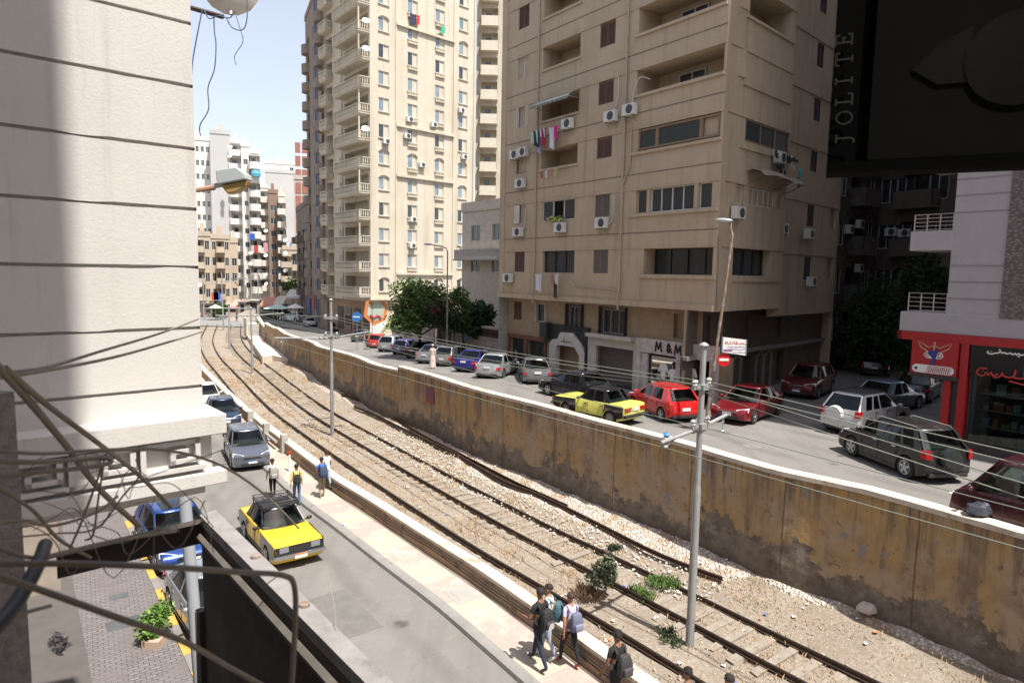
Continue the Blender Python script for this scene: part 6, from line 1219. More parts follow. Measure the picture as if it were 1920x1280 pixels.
mb.add([ba,bb,bb-Vector((0,0,.14)),ba-Vector((0,0,.14)),ba+Vector((0,-.10,0)),bb+Vector((0,-.10,0))],[(0,1,2,3),(0,1,5,4)]); tag(mb.build('bracket_beam',mat('dark_steel',(.06,.045,.04),.7,var=.2)),'dark rusty steel angle holding the billboard to the building','bracket')
# grey vertical post beside the billboard
pb_=onzp(372,1285,4.5); q=AY(352,925,0)if False else None
bt=G(376,1290,3.0); top=AY(346,925,bt.y+.05); PG=E('grey_post',(bt.x,bt.y,0.15),0,'thick grey painted pipe post rising beside the billboard','post'); 
base=Vector((bt.x,bt.y,.15)); tt=AY(345,915,bt.y); mb=MB(); mb.tube([(bt.x,bt.y,.15),(bt.x+.0,bt.y,3.0),(tt.x,bt.y,tt.z)],[.095,.09,.085],16); mb.build('pipe',mat('grey_blue_paint',(.36,.38,.42),.5,var=.05),PG,smooth=60)
# potted plant on the footway
p=G(290,1200,.15); pt=E('potted_plant',(p.x,p.y,.15),0,'leafy green shrub in a planter on the brick footway by the silver car','plant'); leafcloud([((p.x,p.y,.62),(.36,.42,.36)),((p.x+.12,p.y+.22,.85),(.26,.28,.24)),((p.x-.1,p.y-.2,.5),(.26,.26,.22))],1500,.07,mat('variegated_leaf',(.10,.19,.03),.5,var=.3,scale=9,c2=(.42,.5,.12),t2=.6,s2=7),'foliage',pt,44); mb=MB(Matrix.Translation((p.x+.1,p.y-.2,0))); mb.prism([(-.2,-.2),(.2,-.2),(.22,.2),(-.22,.2)],.15,.34,'z'); mb.build('planter',mat('clay_planter',(.45,.33,.24),.9),pt)
# dish and street lamp poking out past the near wall
p=AY(425,-8,7.00); dd_=dish((0,0,0),0,.30,'cream satellite dish hanging upside down past the top of the near white wall',m=mat('dish_cream',(.75,.71,.64),.6,c2=(.35,.3,.25),t2=.6)); dd_.location=p+Vector((.0,0,.0)); dd_.rotation_euler=(rad(-25),0,rad(15))
mb=MB(); a=AY(357,10,7.05); b=AY(418,32,7.00); mb.tube([a+Vector((-.4,.1,.1)),b],.024,6); tag(mb.build('dish_arm',mat('dark_rust',(.08,.06,.055),.8)),'dark rusted arm carrying the satellite dish','bracket')
BW=mat('blue_cable',(.10,.13,.22),.6,var=0)
for pts,lab in (([(379,20,7.00),(371,60,7.00),(362,110,7.05),(360,140,7.05)],'blue cable hanging from the dish arm beside the wall'),([(401,30,7.00),(402,60,7.00),(405,85,7.00),(402,130,7.00),(390,165,7.00),(391,205,7.00),(375,235,7.00),(376,255,7.03)],'long blue cable dangling from the dish arm'),([(425,35,7.00),(435,52,7.00),(455,56,7.00),(463,35,7.00),(463,-8,7.00)],'looped blue cable under the dish'),([(442,30,7.03),(452,60,7.03),(455,80,7.03),(440,105,7.03),(443,122,7.03)],'thin pale cable trailing under the dish'),([(382,18,6.98),(392,35,6.98),(410,30,6.98),(430,34,6.98),(440,22,6.98)],'tangled blue cable along the dish arm')):
    mb=MB(); mb.tube(crom([AY(*q) for q in pts],6),.006 if 'thin' not in lab else .004,5); tag(mb.build('cable',BW,smooth=80),lab,'cable')
mb=MB(); pts=[(372,320,6.6),(368,380,6.6),(372,420,6.6),(370,460,6.6)]; mb.tube(crom([AY(*q) for q in pts],6),.006,5)
SL=E('wall_lamp',tuple(AY(440,345,7.2)),0,'grey and amber street lamp head on a rusty arm past the near white wall','street lamp')
a=AY(404,350,7.2); b=AY(468,338,7.2); ax=(b-a); Lh=ax.length; X=ax.normalized(); Zv=Vector((0,0,1)); Z=(Zv-X*Zv.dot(X)).normalized(); Yv=Z.cross(X); Mx=Matrix(((X.x,Yv.x,Z.x,a.x),(X.y,Yv.y,Z.y,a.y),(X.z,Yv.z,Z.z,a.z),(0,0,0,1)))
mb=MB(Mx); h=.09; mb.prism([(Lh*.16,0),(Lh,.0),(Lh*.98,.06),(Lh*.78,.145),(Lh*.20,.15),(Lh*.16,.07)],-.09,.09); mb.build('housing',mat('lamp_blue_grey',(.42,.46,.48),.5,var=.05),SL,bevel=.012)
mb=MB(Mx); mb.prism([(Lh*.24,-.005),(Lh*.99,-.005),(Lh*.92,-.065),(Lh*.6,-.11),(Lh*.35,-.11),(Lh*.25,-.04)],-.06,.06); mb.build('amber_bowl',mat('amber_bowl',(.36,.25,.09),.25,var=.1),SL,bevel=.015)
mb=MB(Mx); mb.box(-.02,Lh*.3,-.025,.025,-.015,.03); mb.build('clamp',mat('lamp_blue_grey',(.42,.46,.48),.5),SL); c=AY(360,357,7.10); mb=MB(); mb.tube([c,a],.022,6); mb.tube([c-Vector((0,0,.02)),a-Vector((0,0,.03))],.008,5); mb.build('arm',mat('arm_rust',(.42,.25,.18),.8),SL)
# big cables in the lower left
def fcable(pts,r_,label,m=WIRE):
    mb=MB(); mb.tube(crom([AY(*q) for q in pts],8),r_,8); return tag(mb.build('cable',m,smooth=80),label,'cable')
fc=[([(-30,700,1.5),(80,690,1.9),(200,655,2.4),(300,625,3.2),(372,598,4.2)],.011,'upper grey cable sweeping up to the near white wall'),([(-30,712,1.5),(100,692,1.9),(220,668,2.4),(320,640,3.2),(378,622,4.2)],.011,'second grey cable just below the upper one'),
([(-30,660,1.3),(40,735,1.5),(120,830,1.7),(190,920,1.9),(260,985,2.2)],.017,'thick grey cable falling steeply across the white wall'),([(10,690,1.4),(90,760,1.6),(190,835,1.9),(260,890,2.2),(320,950,2.5)],.014,'thick grey cable crossing the Greek key band'),
([(-30,842,1.3),(80,850,1.4),(200,843,1.5),(320,845,1.7),(420,875,2.0),(500,930,2.4),(560,990,2.8)],.008,'tan cable arching over the Greek key band toward the taxi'),([(-30,862,1.2),(80,866,1.3),(190,858,1.4),(200,870,1.4),(80,885,1.3),(-30,895,1.2)],.010,'bundle of tan cables at the left edge'),
([(-30,1057,.9),(120,1056,.95),(300,1062,1.0),(450,1072,1.1),(530,1078,1.15),(552,1100,1.17),(553,1180,1.17),(545,1310,1.16)],.0105,'thick brown cable running level then dropping down at the billboard'),([(-30,1075,.9),(60,1100,.95),(200,1150,1.0),(340,1200,1.1),(430,1250,1.2),(520,1300,1.25)],.0105,'thick tan cable slanting down over the footway'),
([(200,850,1.6),(175,920,1.6),(150,985,1.6),(130,1030,1.6)],.007,'dark thin cable hanging from the bundle'),([(196,860,1.5),(185,930,1.5),(175,1000,1.5),(160,1012,1.5)],.006,'second thin cable hanging from the bundle'),([(255,860,1.7),(262,890,1.7),(230,930,1.7),(180,990,1.7),(100,1000,1.7),(-10,1010,1.6)],.006,'thin cable looping back behind the bundle'),
([(-20,905,1.3),(60,955,1.4),(110,1010,1.5),(170,1045,1.6)],.008,'brown cable sagging over the bracket beam'),([(-20,985,1.2),(40,975,1.3),(100,985,1.4),(180,960,1.5),(220,930,1.6)],.007,'pale cable crossing left of the bracket beam'),([(-20,1020,1.1),(60,1045,1.15),(140,1030,1.25),(220,1012,1.4),(330,995,1.7)],.008,'grey cable lying along the bracket beam'),
([(-20,1170,1.0),(40,1150,1.05),(95,1135,1.1)],.007,'short pale cable stub at the left edge'),([(610,1060,2.6),(622,1110,2.5),(628,1150,2.4),(630,1190,2.35)],.0028,'thin grey wire dangling over the billboard top')]
for pts,r_,lab in fc: fcable(pts,r_*(.5 if 'thin ' not in lab else .42),lab,m=BLKC if 'black' in lab else WIRE)
r=random.Random(2); mb=MB()
for k in range(10):
    x,y=r.uniform(-10,180),r.uniform(860,1010); P_=[(x+q*r.uniform(30,70),y+q*r.uniform(-25,30),1.5+.05*k%.4) for q in range(5)]; mb.tube(crom([AY(*q) for q in P_],5),.0013,4)
tag(mb.build('wire_tangle',WIRE),'tangle of thin wires left of the billboard bracket','cable')
# grey pipe and rag at lower left
mb=MB(); mb.tube(crom([AY(-30,1200,.9),AY(30,1130,1.0),AY(70,1060,1.1),AY(85,1020,1.2)],6),.012,10); tag(mb.build('pipe',mat('dark_blue_pipe',(.025,.03,.045),.5),smooth=60),'dark blue grey pipe at the lower left corner','pipe')
p=AY(110,1205,3.0); leafcloud([((p.x,p.y,p.z),(.05,.04,.05))],260,.024,mat('rag_white',(.7,.66,.63),.9),'cloth_flower',None,91); tag(bpy.data.objects['cloth_flower'],'crumpled white cloth flower at the lower left','cloth')
# black sign at upper right
JS=E('hanging_sign',tuple(AY(1550,320,2.2)),0,'large unlit black hanging sign at the upper right with vertical serif lettering','sign')
j0=AY(1549,325,2.2); jf=Fr((j0.x,j0.y),(math.cos(rad(25)),-math.sin(rad(25)))); 
if jf.n.y>0: jf.n=-jf.n
z0=j0.z; BKS=mat('sign_black',(.002,.002,.002),.9,var=0,spec=.05); DP=mat('sign_dark_panel',(.006,.006,.005),.9,spec=.05,var=.2,scale=2)
mb=MB(jf.M()); mb.box(0,2.2,-.12,-.01,z0,z0+1.6); mb.build('box',BKS,JS); 
sx0=jf.px(1636,150)[0]; mb=MB(jf.M()); mb.box(sx0,2.2,-.01,.004,z0+.035,z0+1.6); mb.build('picture_panel',DP,JS); mb=MB(jf.M()); mb.box(0,2.2,-.02,.012,z0,z0+.032); mb.build('lower_frame',BKS,JS)
GRY=mat('faint_motif',(.011,.011,.0095),.9,spec=.05,var=.3,scale=3)
c0=jf.px(1895,110); mb=MB(jf.M()); mb.M=jf.M()@Matrix.Diagonal((1,1,1,1)); n=24; R_=.135; mb.prism([(c0[0]+.02+R_*math.cos(6.283*i/n),c0[1]+R_*math.sin(6.283*i/n)) for i in range(n)],.004,.008); c1_=jf.px(1775,120); mb.prism([(c1_[0]-.09,c1_[1]-.01),(c1_[0]-.02,c1_[1]+.06),(c1_[0]+.06,c1_[1]+.10),(c1_[0]+.06,c1_[1]-.06),(c1_[0]-.02,c1_[1]-.06)],.004,.007); mb.build('faint_shapes',GRY,JS)
# letters J O L I T E reading upwards
SER={'J':[[(.15,1),(.65,1)],[(.42,1),(.42,.1),(.30,-.12),(.12,-.1)]],'O':[[(.5+.42*math.cos(6.283*i/14),.5+.5*math.sin(6.283*i/14)) for i in range(15)]],'L':[[(.05,1),(.4,1)],[(.22,1),(.22,0)],[(.05,0),(.75,0),(.8,.25)]],'I':[[(.05,1),(.4,1)],[(.22,1),(.22,0)],[(.05,0),(.4,0)]],'T':[[(.0,.8),(.05,1),(.8,1),(.85,.8)],[(.42,1),(.42,0)],[(.25,0),(.6,0)]],'E':[[(.05,1),(.7,1),(.72,.8)],[(.22,1),(.22,0)],[(.05,0),(.72,0),(.78,.22)],[(.22,.52),(.55,.52),(.55,.62)],[(.55,.52),(.55,.42)]]}
LT=mat('sign_letters',(.045,.047,.04),.9,var=0,spec=.05); mb=MB(jf.M())
for ch,y in zip('JOLITE',(263,226,190,150,115,78)):
    s_,z_c=jf.px(1597,y+(7 if ch!='O' else 8)); szv=.046
    # rotate the glyph a quarter turn so the word reads bottom to top
    for st_ in SER[ch]:
        for (x0_,y0_),(x1_,y1_) in zip(st_,st_[1:]): letters(mb,[[(-y0_,x0_),(-y1_,x1_)]],s_,z_c,szv,.0052,.002,.0)
mb.build('lettering',LT,JS)
# unseen slab overhead, added to shade the black sign and near wall
mb=MB(); mb.box(-3.5,2.6,-.65,.75,10.9,11.1); mb.build('balcony_slab',CONC,OWN)
# ------------------------------------------------------------------ cars
HLD=mat('dim_lens',(.22,.23,.24),.1,var=0,spec=.9)
CARK={ # L,W,H,wheelbase,wheel r,hood z,belt z,trunk z, cabin x: rear base,rear top,front top,front base (from centre), widths
'sedan':dict(L=4.45,W=1.74,H=1.46,wb=2.62,r=.315,hood=.80,belt=.92,trunk=.98,x=(-1.72,-1.02,.28,1.12),bx=1.0,nose=.62,tail=.66),
'hatch':dict(L=4.0,W=1.72,H=1.50,wb=2.5,r=.31,hood=.84,belt=.95,trunk=.97,x=(-1.86,-1.48,.28,1.08),bx=1.0,nose=.64,tail=.66),
'suv':dict(L=4.35,W=1.80,H=1.68,wb=2.58,r=.36,hood=.98,belt=1.08,trunk=1.1,x=(-2.06,-1.62,.38,1.10),bx=1.0,nose=.76,tail=.8),
'lada':dict(L=4.12,W=1.62,H=1.43,wb=2.42,r=.295,hood=.84,belt=.90,trunk=.93,x=(-1.35,-1.0,.22,.70),bx=.6,nose=.76,tail=.84),
'van':dict(L=4.3,W=1.66,H=1.88,wb=2.3,r=.30,hood=1.0,belt=1.05,trunk=1.08,x=(-2.02,-1.88,1.25,1.86),bx=.9,nose=.82,tail=.95)}
def paint(name,c,metal=.35,rough=.28,coat=.7): return mat('paint_'+name,c,rough,metal=metal,var=.10,coat=coat,scale=2.5,c2=tuple(min(1,x*.8+.07) for x in c),t2=.56,s2=3)
def car(label,loc,ang,kind,pm,roofm=None,sidem=None,group='parked cars',rack=False,spare=False,name='parked_car',plate='w',rails=False,scale=1,endm=None,glass=None,dust=False):
    k=CARK[kind]; L,W,H,wb,r_=k['L'],k['W'],k['H'],k['wb'],k['r']; root=E(name,loc,ang,label,'van' if kind=='van' else ('taxi' if 'taxi' in label else 'car'),group); root.scale=(scale,)*3
    xr,xf=-wb/2-.02*L,wb/2-.02*L+.05; x0,x1=-L/2,L/2; R_=r_+.055; gz=.19; gl=glass or CARG
    if kind=='van': xf=wb/2+.25; xr=-wb/2+.0
    def arch(cx): return [(cx+R_*math.cos(math.pi-math.pi*i/10),r_+R_*math.sin(math.pi*i/10)-.0) for i in range(11)]
    xb=k['x']; hood,belt,trunk=k['hood'],k['belt'],k['trunk']
    # outline, counter-clockwise from the rear lower corner: (x,z,inset x,inset z)
    O=[(x0+.10,gz+.08,.10,0)]
    bot=[(xr-R_,gz,0,0)]+[(a,b,0,0) for a,b in arch(xr)][0:]+[(xr+R_,gz,0,0)]+[(xf-R_,gz,0,0)]+[(a,b,0,0) for a,b in arch(xf)]+[(xf+R_,gz,0,0)]
    bot=[p for p in bot]; O+=bot
    O+=[(x1-.08,gz+.05,.12,0),(x1,.34,.16,0),(x1+.0,.52,.15,0),(x1-.05,k['nose'],.13,.01),(x1-.16,k['nose']+.07,.12,.02)]
    hx=x1-.16
    for f in (.33,.66): O.append((hx+(xb[3]-hx)*f,k['nose']+.07+(hood-k['nose']-.07)*(f**.7),0,.045))
    O+=[(xb[3]+.03,hood+.02,0,.05),(xb[3]-.25,belt,0,.045),((xb[3]+xb[0])/2,belt+.01,0,.045),(xb[0]+.2,belt+.015,0,.045)]
    if kind in('sedan','lada'): O+=[(xb[0]-.05,trunk,0,.045),((xb[0]+x0)/2,trunk+.01,0,.045),(x0+.10,trunk-.02,.10,.04)]
    else: O+=[(x0+.10,trunk-.02,.09,.04)]
    O+=[(x0+.02,k['tail'],.12,.01),(x0,.52,.14,0),(x0+.01,.36,.14,0)]
    n=len(O); ys=[-1,-.95,-.8,-.4,0,.4,.8,.95,1]; fr={1:1.0,.95:.45,.8:.22,.4:.05,0:0}
    taper=lambda x:1-(.07 if kind!='lada' else .02)*max(0,(abs(x)-L*.30)/(L*.2))**2
    mb=MB(); 
    for y in ys:
        f=fr[abs(y)]
        for (x,z,ix,iz) in O:
            xx=x-math.copysign(ix*f,x) if ix else x; zz=z-iz*f; wy=W/2*y*taper(x)
            if abs(y)==1: wy*= (1-.035*max(0,(z-.55)/.4)) if z>.55 else (1-.02*max(0,(.5-z)/.3))
            mb.v.append((xx,wy,zz))
    for j in range(len(ys)-1):
        for i in range(n):
            a,b=i,(i+1)%n; mb.f.append((j*n+a,j*n+b,(j+1)*n+b,(j+1)*n+a)); arc=(2<=a<=11) or (15<=a<=24); mb.m.append(1 if (arc or a<=27) and a<28 and a not in() else 0)
            if a>=26: mb.m[-1]=0
            if kind=='lada' and (28<=a<=34 or a>=37): pass
    for j,fl in ((0,1),(len(ys)-1,0)):
        # side skin as vertical strips between the sill/arch line and the shoulder line
        base=j*n; low=list(range(0,27)); top=list(range(n-1,26,-1))
        poly=[base+i for i in range(n)]; mb.f.append(tuple(poly)); mb.m.append(2 if sidem else 0)
    body=mb.build('body',[pm,TRIM,sidem or pm],root,world=False,smooth=42)
    # glasshouse
    g0,g1,g2,g3=xb; wB,wT=W/2-.07,W/2-(.24 if kind!='van' else .13); zb_,zt2=belt-.02,H-.06
    def ring(xa,xb_,w_,z,bow,rb): 
        return [(xa+rb,-w_*.55,z),(xa,0,z),(xa+rb,w_*.55,z),(xa+.10,w_*.93,z),(xa+.22,w_,z),((xa+xb_)/2,w_*1.01,z),(xb_-.28,w_,z),(xb_-.13,w_*.90,z),(xb_-bow*.3,w_*.5,z),(xb_,0,z),(xb_-bow*.3,-w_*.5,z),(xb_-.13,-w_*.90,z),(xb_-.28,-w_,z),((xa+xb_)/2,-w_*1.01,z),(xa+.22,-w_,z),(xa+.10,-w_*.93,z)]
    B=ring(g0,g3,wB,zb_,.12,.02); T=ring(g1,g2,wT,zt2,.08,.02); m=len(B); mb=MB(); mb.add(B+T,[(i,(i+1)%m,m+(i+1)%m,m+i) for i in range(m)]); mb.build('glazing',gl,root,world=False,smooth=35)
    sm=MB(); 
    for sx in ((g2-.95,.0),(g1+.25,.0)):
        for y_ in (-.36,.36): sm.box(sx[0],sx[0]+.16,y_-.24,y_+.24,zb_-.35,zb_+.28); sm.box(sx[0]+.02,sx[0]+.12,y_-.12,y_+.12,zb_+.28,zb_+.42)
    sm.box(g3-.45,g3-.1,-wB*.85,wB*.85,zb_-.2,zb_+.03); sm.tube([(g3-.5,.36+.17*math.cos(q*.785),zb_+.06+.15*math.sin(q*.785)) for q in range(9)],.015,4); sm.box(g0+.15,g3-.12,-wB*.93,wB*.93,belt-.03,belt+.045); sm.build('seats',SEAT,root,world=False,smooth=40)
    # roof skin
    mb=MB(); rings=[]
    for sc,z in ((1.02,zt2-.03),(1.0,zt2+.015),(.9,zt2+.045),(.55,H-.005),(.0,H)):
        cx=(g1+g2)/2; rings.append([(cx+(x-cx)*sc,y*sc,z) for x,y,_ in T])
    vs=[p for q in rings for p in q]; mb.add(vs,[(a*m+i,a*m+(i+1)%m,(a+1)*m+(i+1)%m,(a+1)*m+i) for a in range(4) for i in range(m)]); mb.build('roof',roofm or pm,root,world=False,smooth=50)
    def strip_(p,q,w0,w1,mb):
        p,q=Vector(p),Vector(q); sy=1 if p.y>0 else -1; o=Vector((0,.012*sy,.004)); e=Vector((w0/2,0,0)); e2=Vector((w1/2,0,0)); mb.add([p-e+o,p+e+o,q+e2+o,q-e2+o,p-e-o*2,p+e-o*2,q+e2-o*2,q-e2-o*2],[(0,1,2,3),(0,4,7,3),(1,5,6,2)])
    mb=MB(); cw={'sedan':.30,'lada':.26,'hatch':.42,'suv':.22,'van':.12}[kind]
    for sy in (1,-1):
        strip_((g3-.22,sy*wB*.965,zb_),(g2-.20,sy*wT*.965,zt2),.10,.08,mb)
        strip_((g0+.2+cw*.3,sy*wB,zb_),(g1+.14+cw*.15,sy*wT*1.0,zt2),cw*1.35,cw*.6,mb)
        mx=(g0+g3)/2-.12; strip_((mx+.1,sy*wB*1.01,zb_),(mx+.12,sy*wT*1.01,zt2),.09,.07,mb)
        if kind in('suv','van'): strip_((g0+.95,sy*wB*1.005,zb_),(g1+.75,sy*wT*1.005,zt2),.10,.09,mb)
        # sill strip under the windows
        mb.add([(g0+.15,sy*(wB+.012),zb_-.0),(g3-.2,sy*(wB+.008),zb_-.0),(g3-.2,sy*(wB+.03),zb_-.05),(g0+.15,sy*(wB+.035),zb_-.05)],[(0,1,2,3)])
    if kind in('hatch','suv','van'):
        for sy in (1,-1): mb.tube([(g0+.03,sy*wB*.93,zb_),(g1+.05,sy*wT*.92,zt2)],.045,5)
    mb.build('pillars',roofm if (roofm and kind!='lada') else (roofm or pm),root,world=False)
    # seams, handles
    mb=MB()
    for sy in (1,-1):
        yy=sy*(W/2+.002)
        for x in (xf-R_-.10,(xf+xr)/2+.0,xr+R_+.02): mb.box(x-.007,x+.007,min(yy-.012*sy,yy),max(yy-.012*sy,yy),.27,belt-.09)
        mb.box(xr+R_+.02,xf-R_-.1,min(yy-.012*sy,yy+.006*sy),max(yy-.012*sy,yy+.006*sy),.235,.30)
    mb.build('door_seams',TRIM,root,world=False)
    hm=CHR if kind=='suv' else (TRIM if kind=='lada' else pm)
    for sy in (1,-1):
        for x in ((xf+xr)/2+.12,(xf+xr)/2-.78): MB().box(x-.09,x+.09,sy*W/2-.01,sy*W/2+.022,belt-.17,belt-.135).build('door_handle',hm,root,world=False)
    # wheels
    for sy in (1,-1):
        for cx in (xr,xf):
            w_=MB(); w_.lathe([(r_*.80,-.10),(r_*.97,-.095),(r_,-.06),(r_,.06),(r_*.97,.095),(r_*.80,.10)],20,(cx,sy*(W/2-.10),r_),'y'); wo=w_.build('wheel',BLACK,root,world=False,smooth=40)
            rm=MB(); c=(cx,sy*(W/2+.0),r_); rm.lathe([(r_*.66,-.012*sy),(r_*.66,.006*sy),(r_*.58,.0)],18,c,'y')
            rm.i=1; rm.lathe([(r_*.57,.002*sy),(r_*.56,.004*sy)],18,c,'y'); rm.i=0
            for q in range(5 if kind!='lada' else 9):
                a=q*6.283/(5 if kind!='lada' else 9)+.3; ca,sa=math.cos(a),math.sin(a); wd=.045*r_/.3; yy=c[1]+sy*.012
                rm.add([(c[0]+ca*r_*.12-sa*wd,yy,c[2]+sa*r_*.12+ca*wd),(c[0]+ca*r_*.12+sa*wd,yy,c[2]+sa*r_*.12-ca*wd),(c[0]+ca*r_*.62+sa*wd*.8,yy,c[2]+sa*r_*.62-ca*wd*.8),(c[0]+ca*r_*.62-sa*wd*.8,yy,c[2]+sa*r_*.62+ca*wd*.8)],[(0,1,2,3)])
            rm.lathe([(r_*.16,.0),(r_*.12,.02*sy)],10,(c[0],c[1],c[2]),'y'); ro=rm.build('rim',[RIM,TRIM],None,world=False); ro.parent=wo
    # lamps, grille, bumpers, plates
    fz=k['nose']; 
    for sy in (1,-1):
        if kind=='lada':
            MB().box(x1-.06,x1+.022,sy*.50-.15,sy*.50+.15,fz-.17,fz+.0).build('headlight',HLD,root,world=False,bevel=.02); MB().box(x1-.10,x1-.0,sy*.725-.045,sy*.725+.045,fz-.17,fz-.0).build('indicator',AMB,root,world=False)
            MB().box(x0-.012,x0+.04,sy*.52-.20,sy*.52+.20,trunk-.27,trunk-.12).build('tail_light',TL,root,world=False)
        elif kind=='van': MB().box(x1-.14,x1-.02,sy*.60-.13,sy*.60+.13,fz-.16,fz).build('headlight',HL,root,world=False,bevel=.02); MB().box(x0-.005,x0+.10,sy*(W/2-.12)-.06,sy*(W/2-.12)+.06,.62,.92).build('tail_light',TL,root,world=False)
        else:
            hlm=MB(); pts=[(x1-.10,sy*.38,fz-.05),(x1-.13,sy*.40,fz+.05),(x1-.42,sy*(W/2-.035),fz+.13),(x1-.33,sy*(W/2-.03),fz-.04)]; q=[(x+.05,y,z+.012) for x,y,z in pts]; hlm.add(pts+q,[(4,5,6,7),(0,1,5,4),(1,2,6,5),(2,3,7,6),(3,0,4,7)]); hlm.build('headlight',HL,root,world=False)
            tz=k['tail']+.06 if kind!='suv' else .95; tm=MB(); hh_=.075 if kind=='sedan' else .13; yy=W/2-.02
            pts=[(x0+.0,sy*(yy-.24),tz-hh_),(x0+.03,sy*(yy-.21),tz+hh_),(x0+.26,sy*(yy+.005),tz+hh_*1.0),(x0+.20,sy*(yy+.008),tz-hh_*.9),(x0+.07,sy*(yy-.06),tz-hh_),(x0+.09,sy*(yy-.06),tz+hh_)]
            q=[(x-.035,y+sy*.012,z) for x,y,z in pts]; tm.add(q,[(0,1,5,4),(4,5,2,3)]); tm.add([pts[0],pts[1],q[1],q[0]],[(0,1,2,3)]); tm.add([pts[1],pts[2],q[2],q[5],q[1]],[(0,1,2,3,4)]); tm.build('tail_light',TL,root,world=False)
        mm=MB(); mm.ell((g3-.28,sy*(W/2+.085),belt+.05),(.06,.105,.07),8,5); mm.box(g3-.30,g3-.26,min(sy*(W/2-.06),sy*(W/2+.05)),max(sy*(W/2-.06),sy*(W/2+.05)),belt-.01,belt+.03); mm.build('side_mirror',(TRIM if kind in('lada',) else (sidem or pm)),root,world=False,smooth=50)
    if kind=='lada':
        MB().box(x1-.05,x1+.016,-.35,.35,fz-.17,fz).build('grille',mat('lada_grille',(.05,.05,.05),.4,metal=.5),root,world=False)
        for e,nm in ((x1,1),(x0,-1)): b=MB(); b.box(e-.06 if nm>0 else e-.10,e+.10 if nm>0 else e+.06,-W/2,W/2,.40,.52); b.build('bumper',CHR if nm>0 else TRIM,root,world=False,bevel=.025)
        mb=MB(); mb.box(x1-.02,x1-.2,0,0,0,0) if False else None
    else:
        g_=MB(); g_.box(x1-.10,x1+.004-.01,-.40,.40,fz-.14,fz-.03); g_.box(x1-.08,x1+.012,-.52,.52,.26,.40); g_.build('grille',TRIM,root,world=False)
        if kind!='van': MB().box(x1-.06,x1+.005,-.42,.42,fz-.055,fz-.035).build('chrome_bar',CHR,root,world=False)
        b=MB(); b.box(x0-.012,x0+.1,-W/2+.22,W/2-.22,.24,.36); b.build('bumper_trim',TRIM,root,world=False,bevel=.01)
    yp=.26; pz=.44 if kind=='lada' else .47
    for e,sg_ in ((x1+(.105 if kind=='lada' else .016),1),(x0-(.018 if kind!='lada' else .016),-1)):
        z_=pz if sg_>0 else (trunk-.20 if kind in('lada','sedan') else .62)
        b=MB(); a_,c_=(e-.01,e+.006) if sg_>0 else (e-.006,e+.012); b.box(a_,c_,-.2,.2,z_-.07,z_+.07); b.i=1; b.box(a_-.001,c_+.001,-.2,.2,z_+.03,z_+.071); b.build('number_plate',[PLATE,PLB if plate=='b' else (AMB if plate=='o' else PLATE)],root,world=False)
    # wipers and panel lines on the bonnet and boot
    mb=MB(); 
    for y in (-.35,.15): mb.tube([(g3-.0,y,zb_+.06),(g3-.10,y+.45,zb_+.09)],.008,4)
    mb.build('wiper',TRIM,root,world=False)
    if rack:
        mb=MB(); z0=H-.03; w2=wT+.02; xa_,xb2=g1+.05,g2+.0
        for z in (z0+.09,z0+.19): mb.tube([(xa_,-w2,z),(xb2,-w2,z),(xb2,w2,z),(xa_,w2,z),(xa_,-w2,z)],.016,5)
        for i in range(8): x=xa_+(xb2-xa_)*i/7; mb.tube([(x,-w2,z0+.09),(x,0,z0+.105),(x,w2,z0+.09)],.014,4)
        for i in range(5): y=-w2+2*w2*i/4; mb.tube([(xa_,y,z0+.10),(xb2,y,z0+.10)],.012,4)
        for x in (xa_+.1,xb2-.1):
            for y in (-w2,w2): mb.tube([(x,y,z0-.06),(x,y,z0+.2)],.018,4)
        mb.build('roof_rack',TRIM,root,world=False)
    if rails:
        for sy in (1,-1): mb=MB(); mb.tube([(g1+.1,sy*wT*.93,H-.05),(g1+.2,sy*wT*.93,H+.02),(g2-.2,sy*wT*.93,H+.02),(g2-.05,sy*wT*.93,H-.05)],.02,5); mb.build('roof_rail',CHR if rails==1 else TRIM,root,world=False)
    if rails==2:
        mb=MB(); 
        for i in range(6): x=g1+.2+(g2-g1-.4)*i/5; mb.box(x-.04,x+.04,-wT*.9,wT*.9,H+.02,H+.05)
        mb.build('roof_bars',TRIM,root,world=False)
    if spare:
        mb=MB(); c=(x0-.13,.08,.88); mb.lathe([(.02,-.10),(.30,-.09),(.34,-.02),(.34,.08),(.30,.12)],22,c,'x'); mb.build('spare_wheel_cover',spare,root,world=False,smooth=40)
    return root
def hd(deg): return math.pi/2-rad(deg)      # heading measured from +Y towards +X
def placew(label,kind,pm,fr_,rr_,z,side,**kw):
    # fr_, rr_: photo positions where the visible front and rear wheels touch the road
    def gg(q):
        zz=2.6 if z is None else z
        for _ in range(6):
            if z is None: zz=zrp(G(q[0],q[1],zz))
        v=G(q[0],q[1],zz); return v,zz
    (a,za_),(b,zb_)=gg(fr_),gg(rr_); sc_=kw.get('scale',1); h=math.atan2(a.y-b.y,a.x-b.x); left=Vector((-math.sin(h),math.cos(h),0)); c=(a+b)/2-left*side*(CARK[kind]['W']/2-.1)*sc_; c.z=(zrp(c) if z is None else z)+.004
    return car(label,c,h,kind,pm,**kw)
def gp(px,py,z): v=G(px,py,z); return v
def place(label,kind,pm,px,py,z,head,**kw):
    # px,py: photo position of the middle of the car's footprint
    if z is None:
        z=2.5
        for _ in range(6): z=zrp(G(px,py,z))
    p=G(px,py,z); p.z=z+.004; return car(label,p,hd(head),kind,pm,**kw)
Y_=mat('paint_taxi_yellow',(.84,.53,.03),.32,var=.04,coat=.5); LY=mat('paint_lime_yellow',(.66,.63,.14),.35,var=.04,coat=.4); BK_=paint('black',(.014,.015,.02),.2,.25)
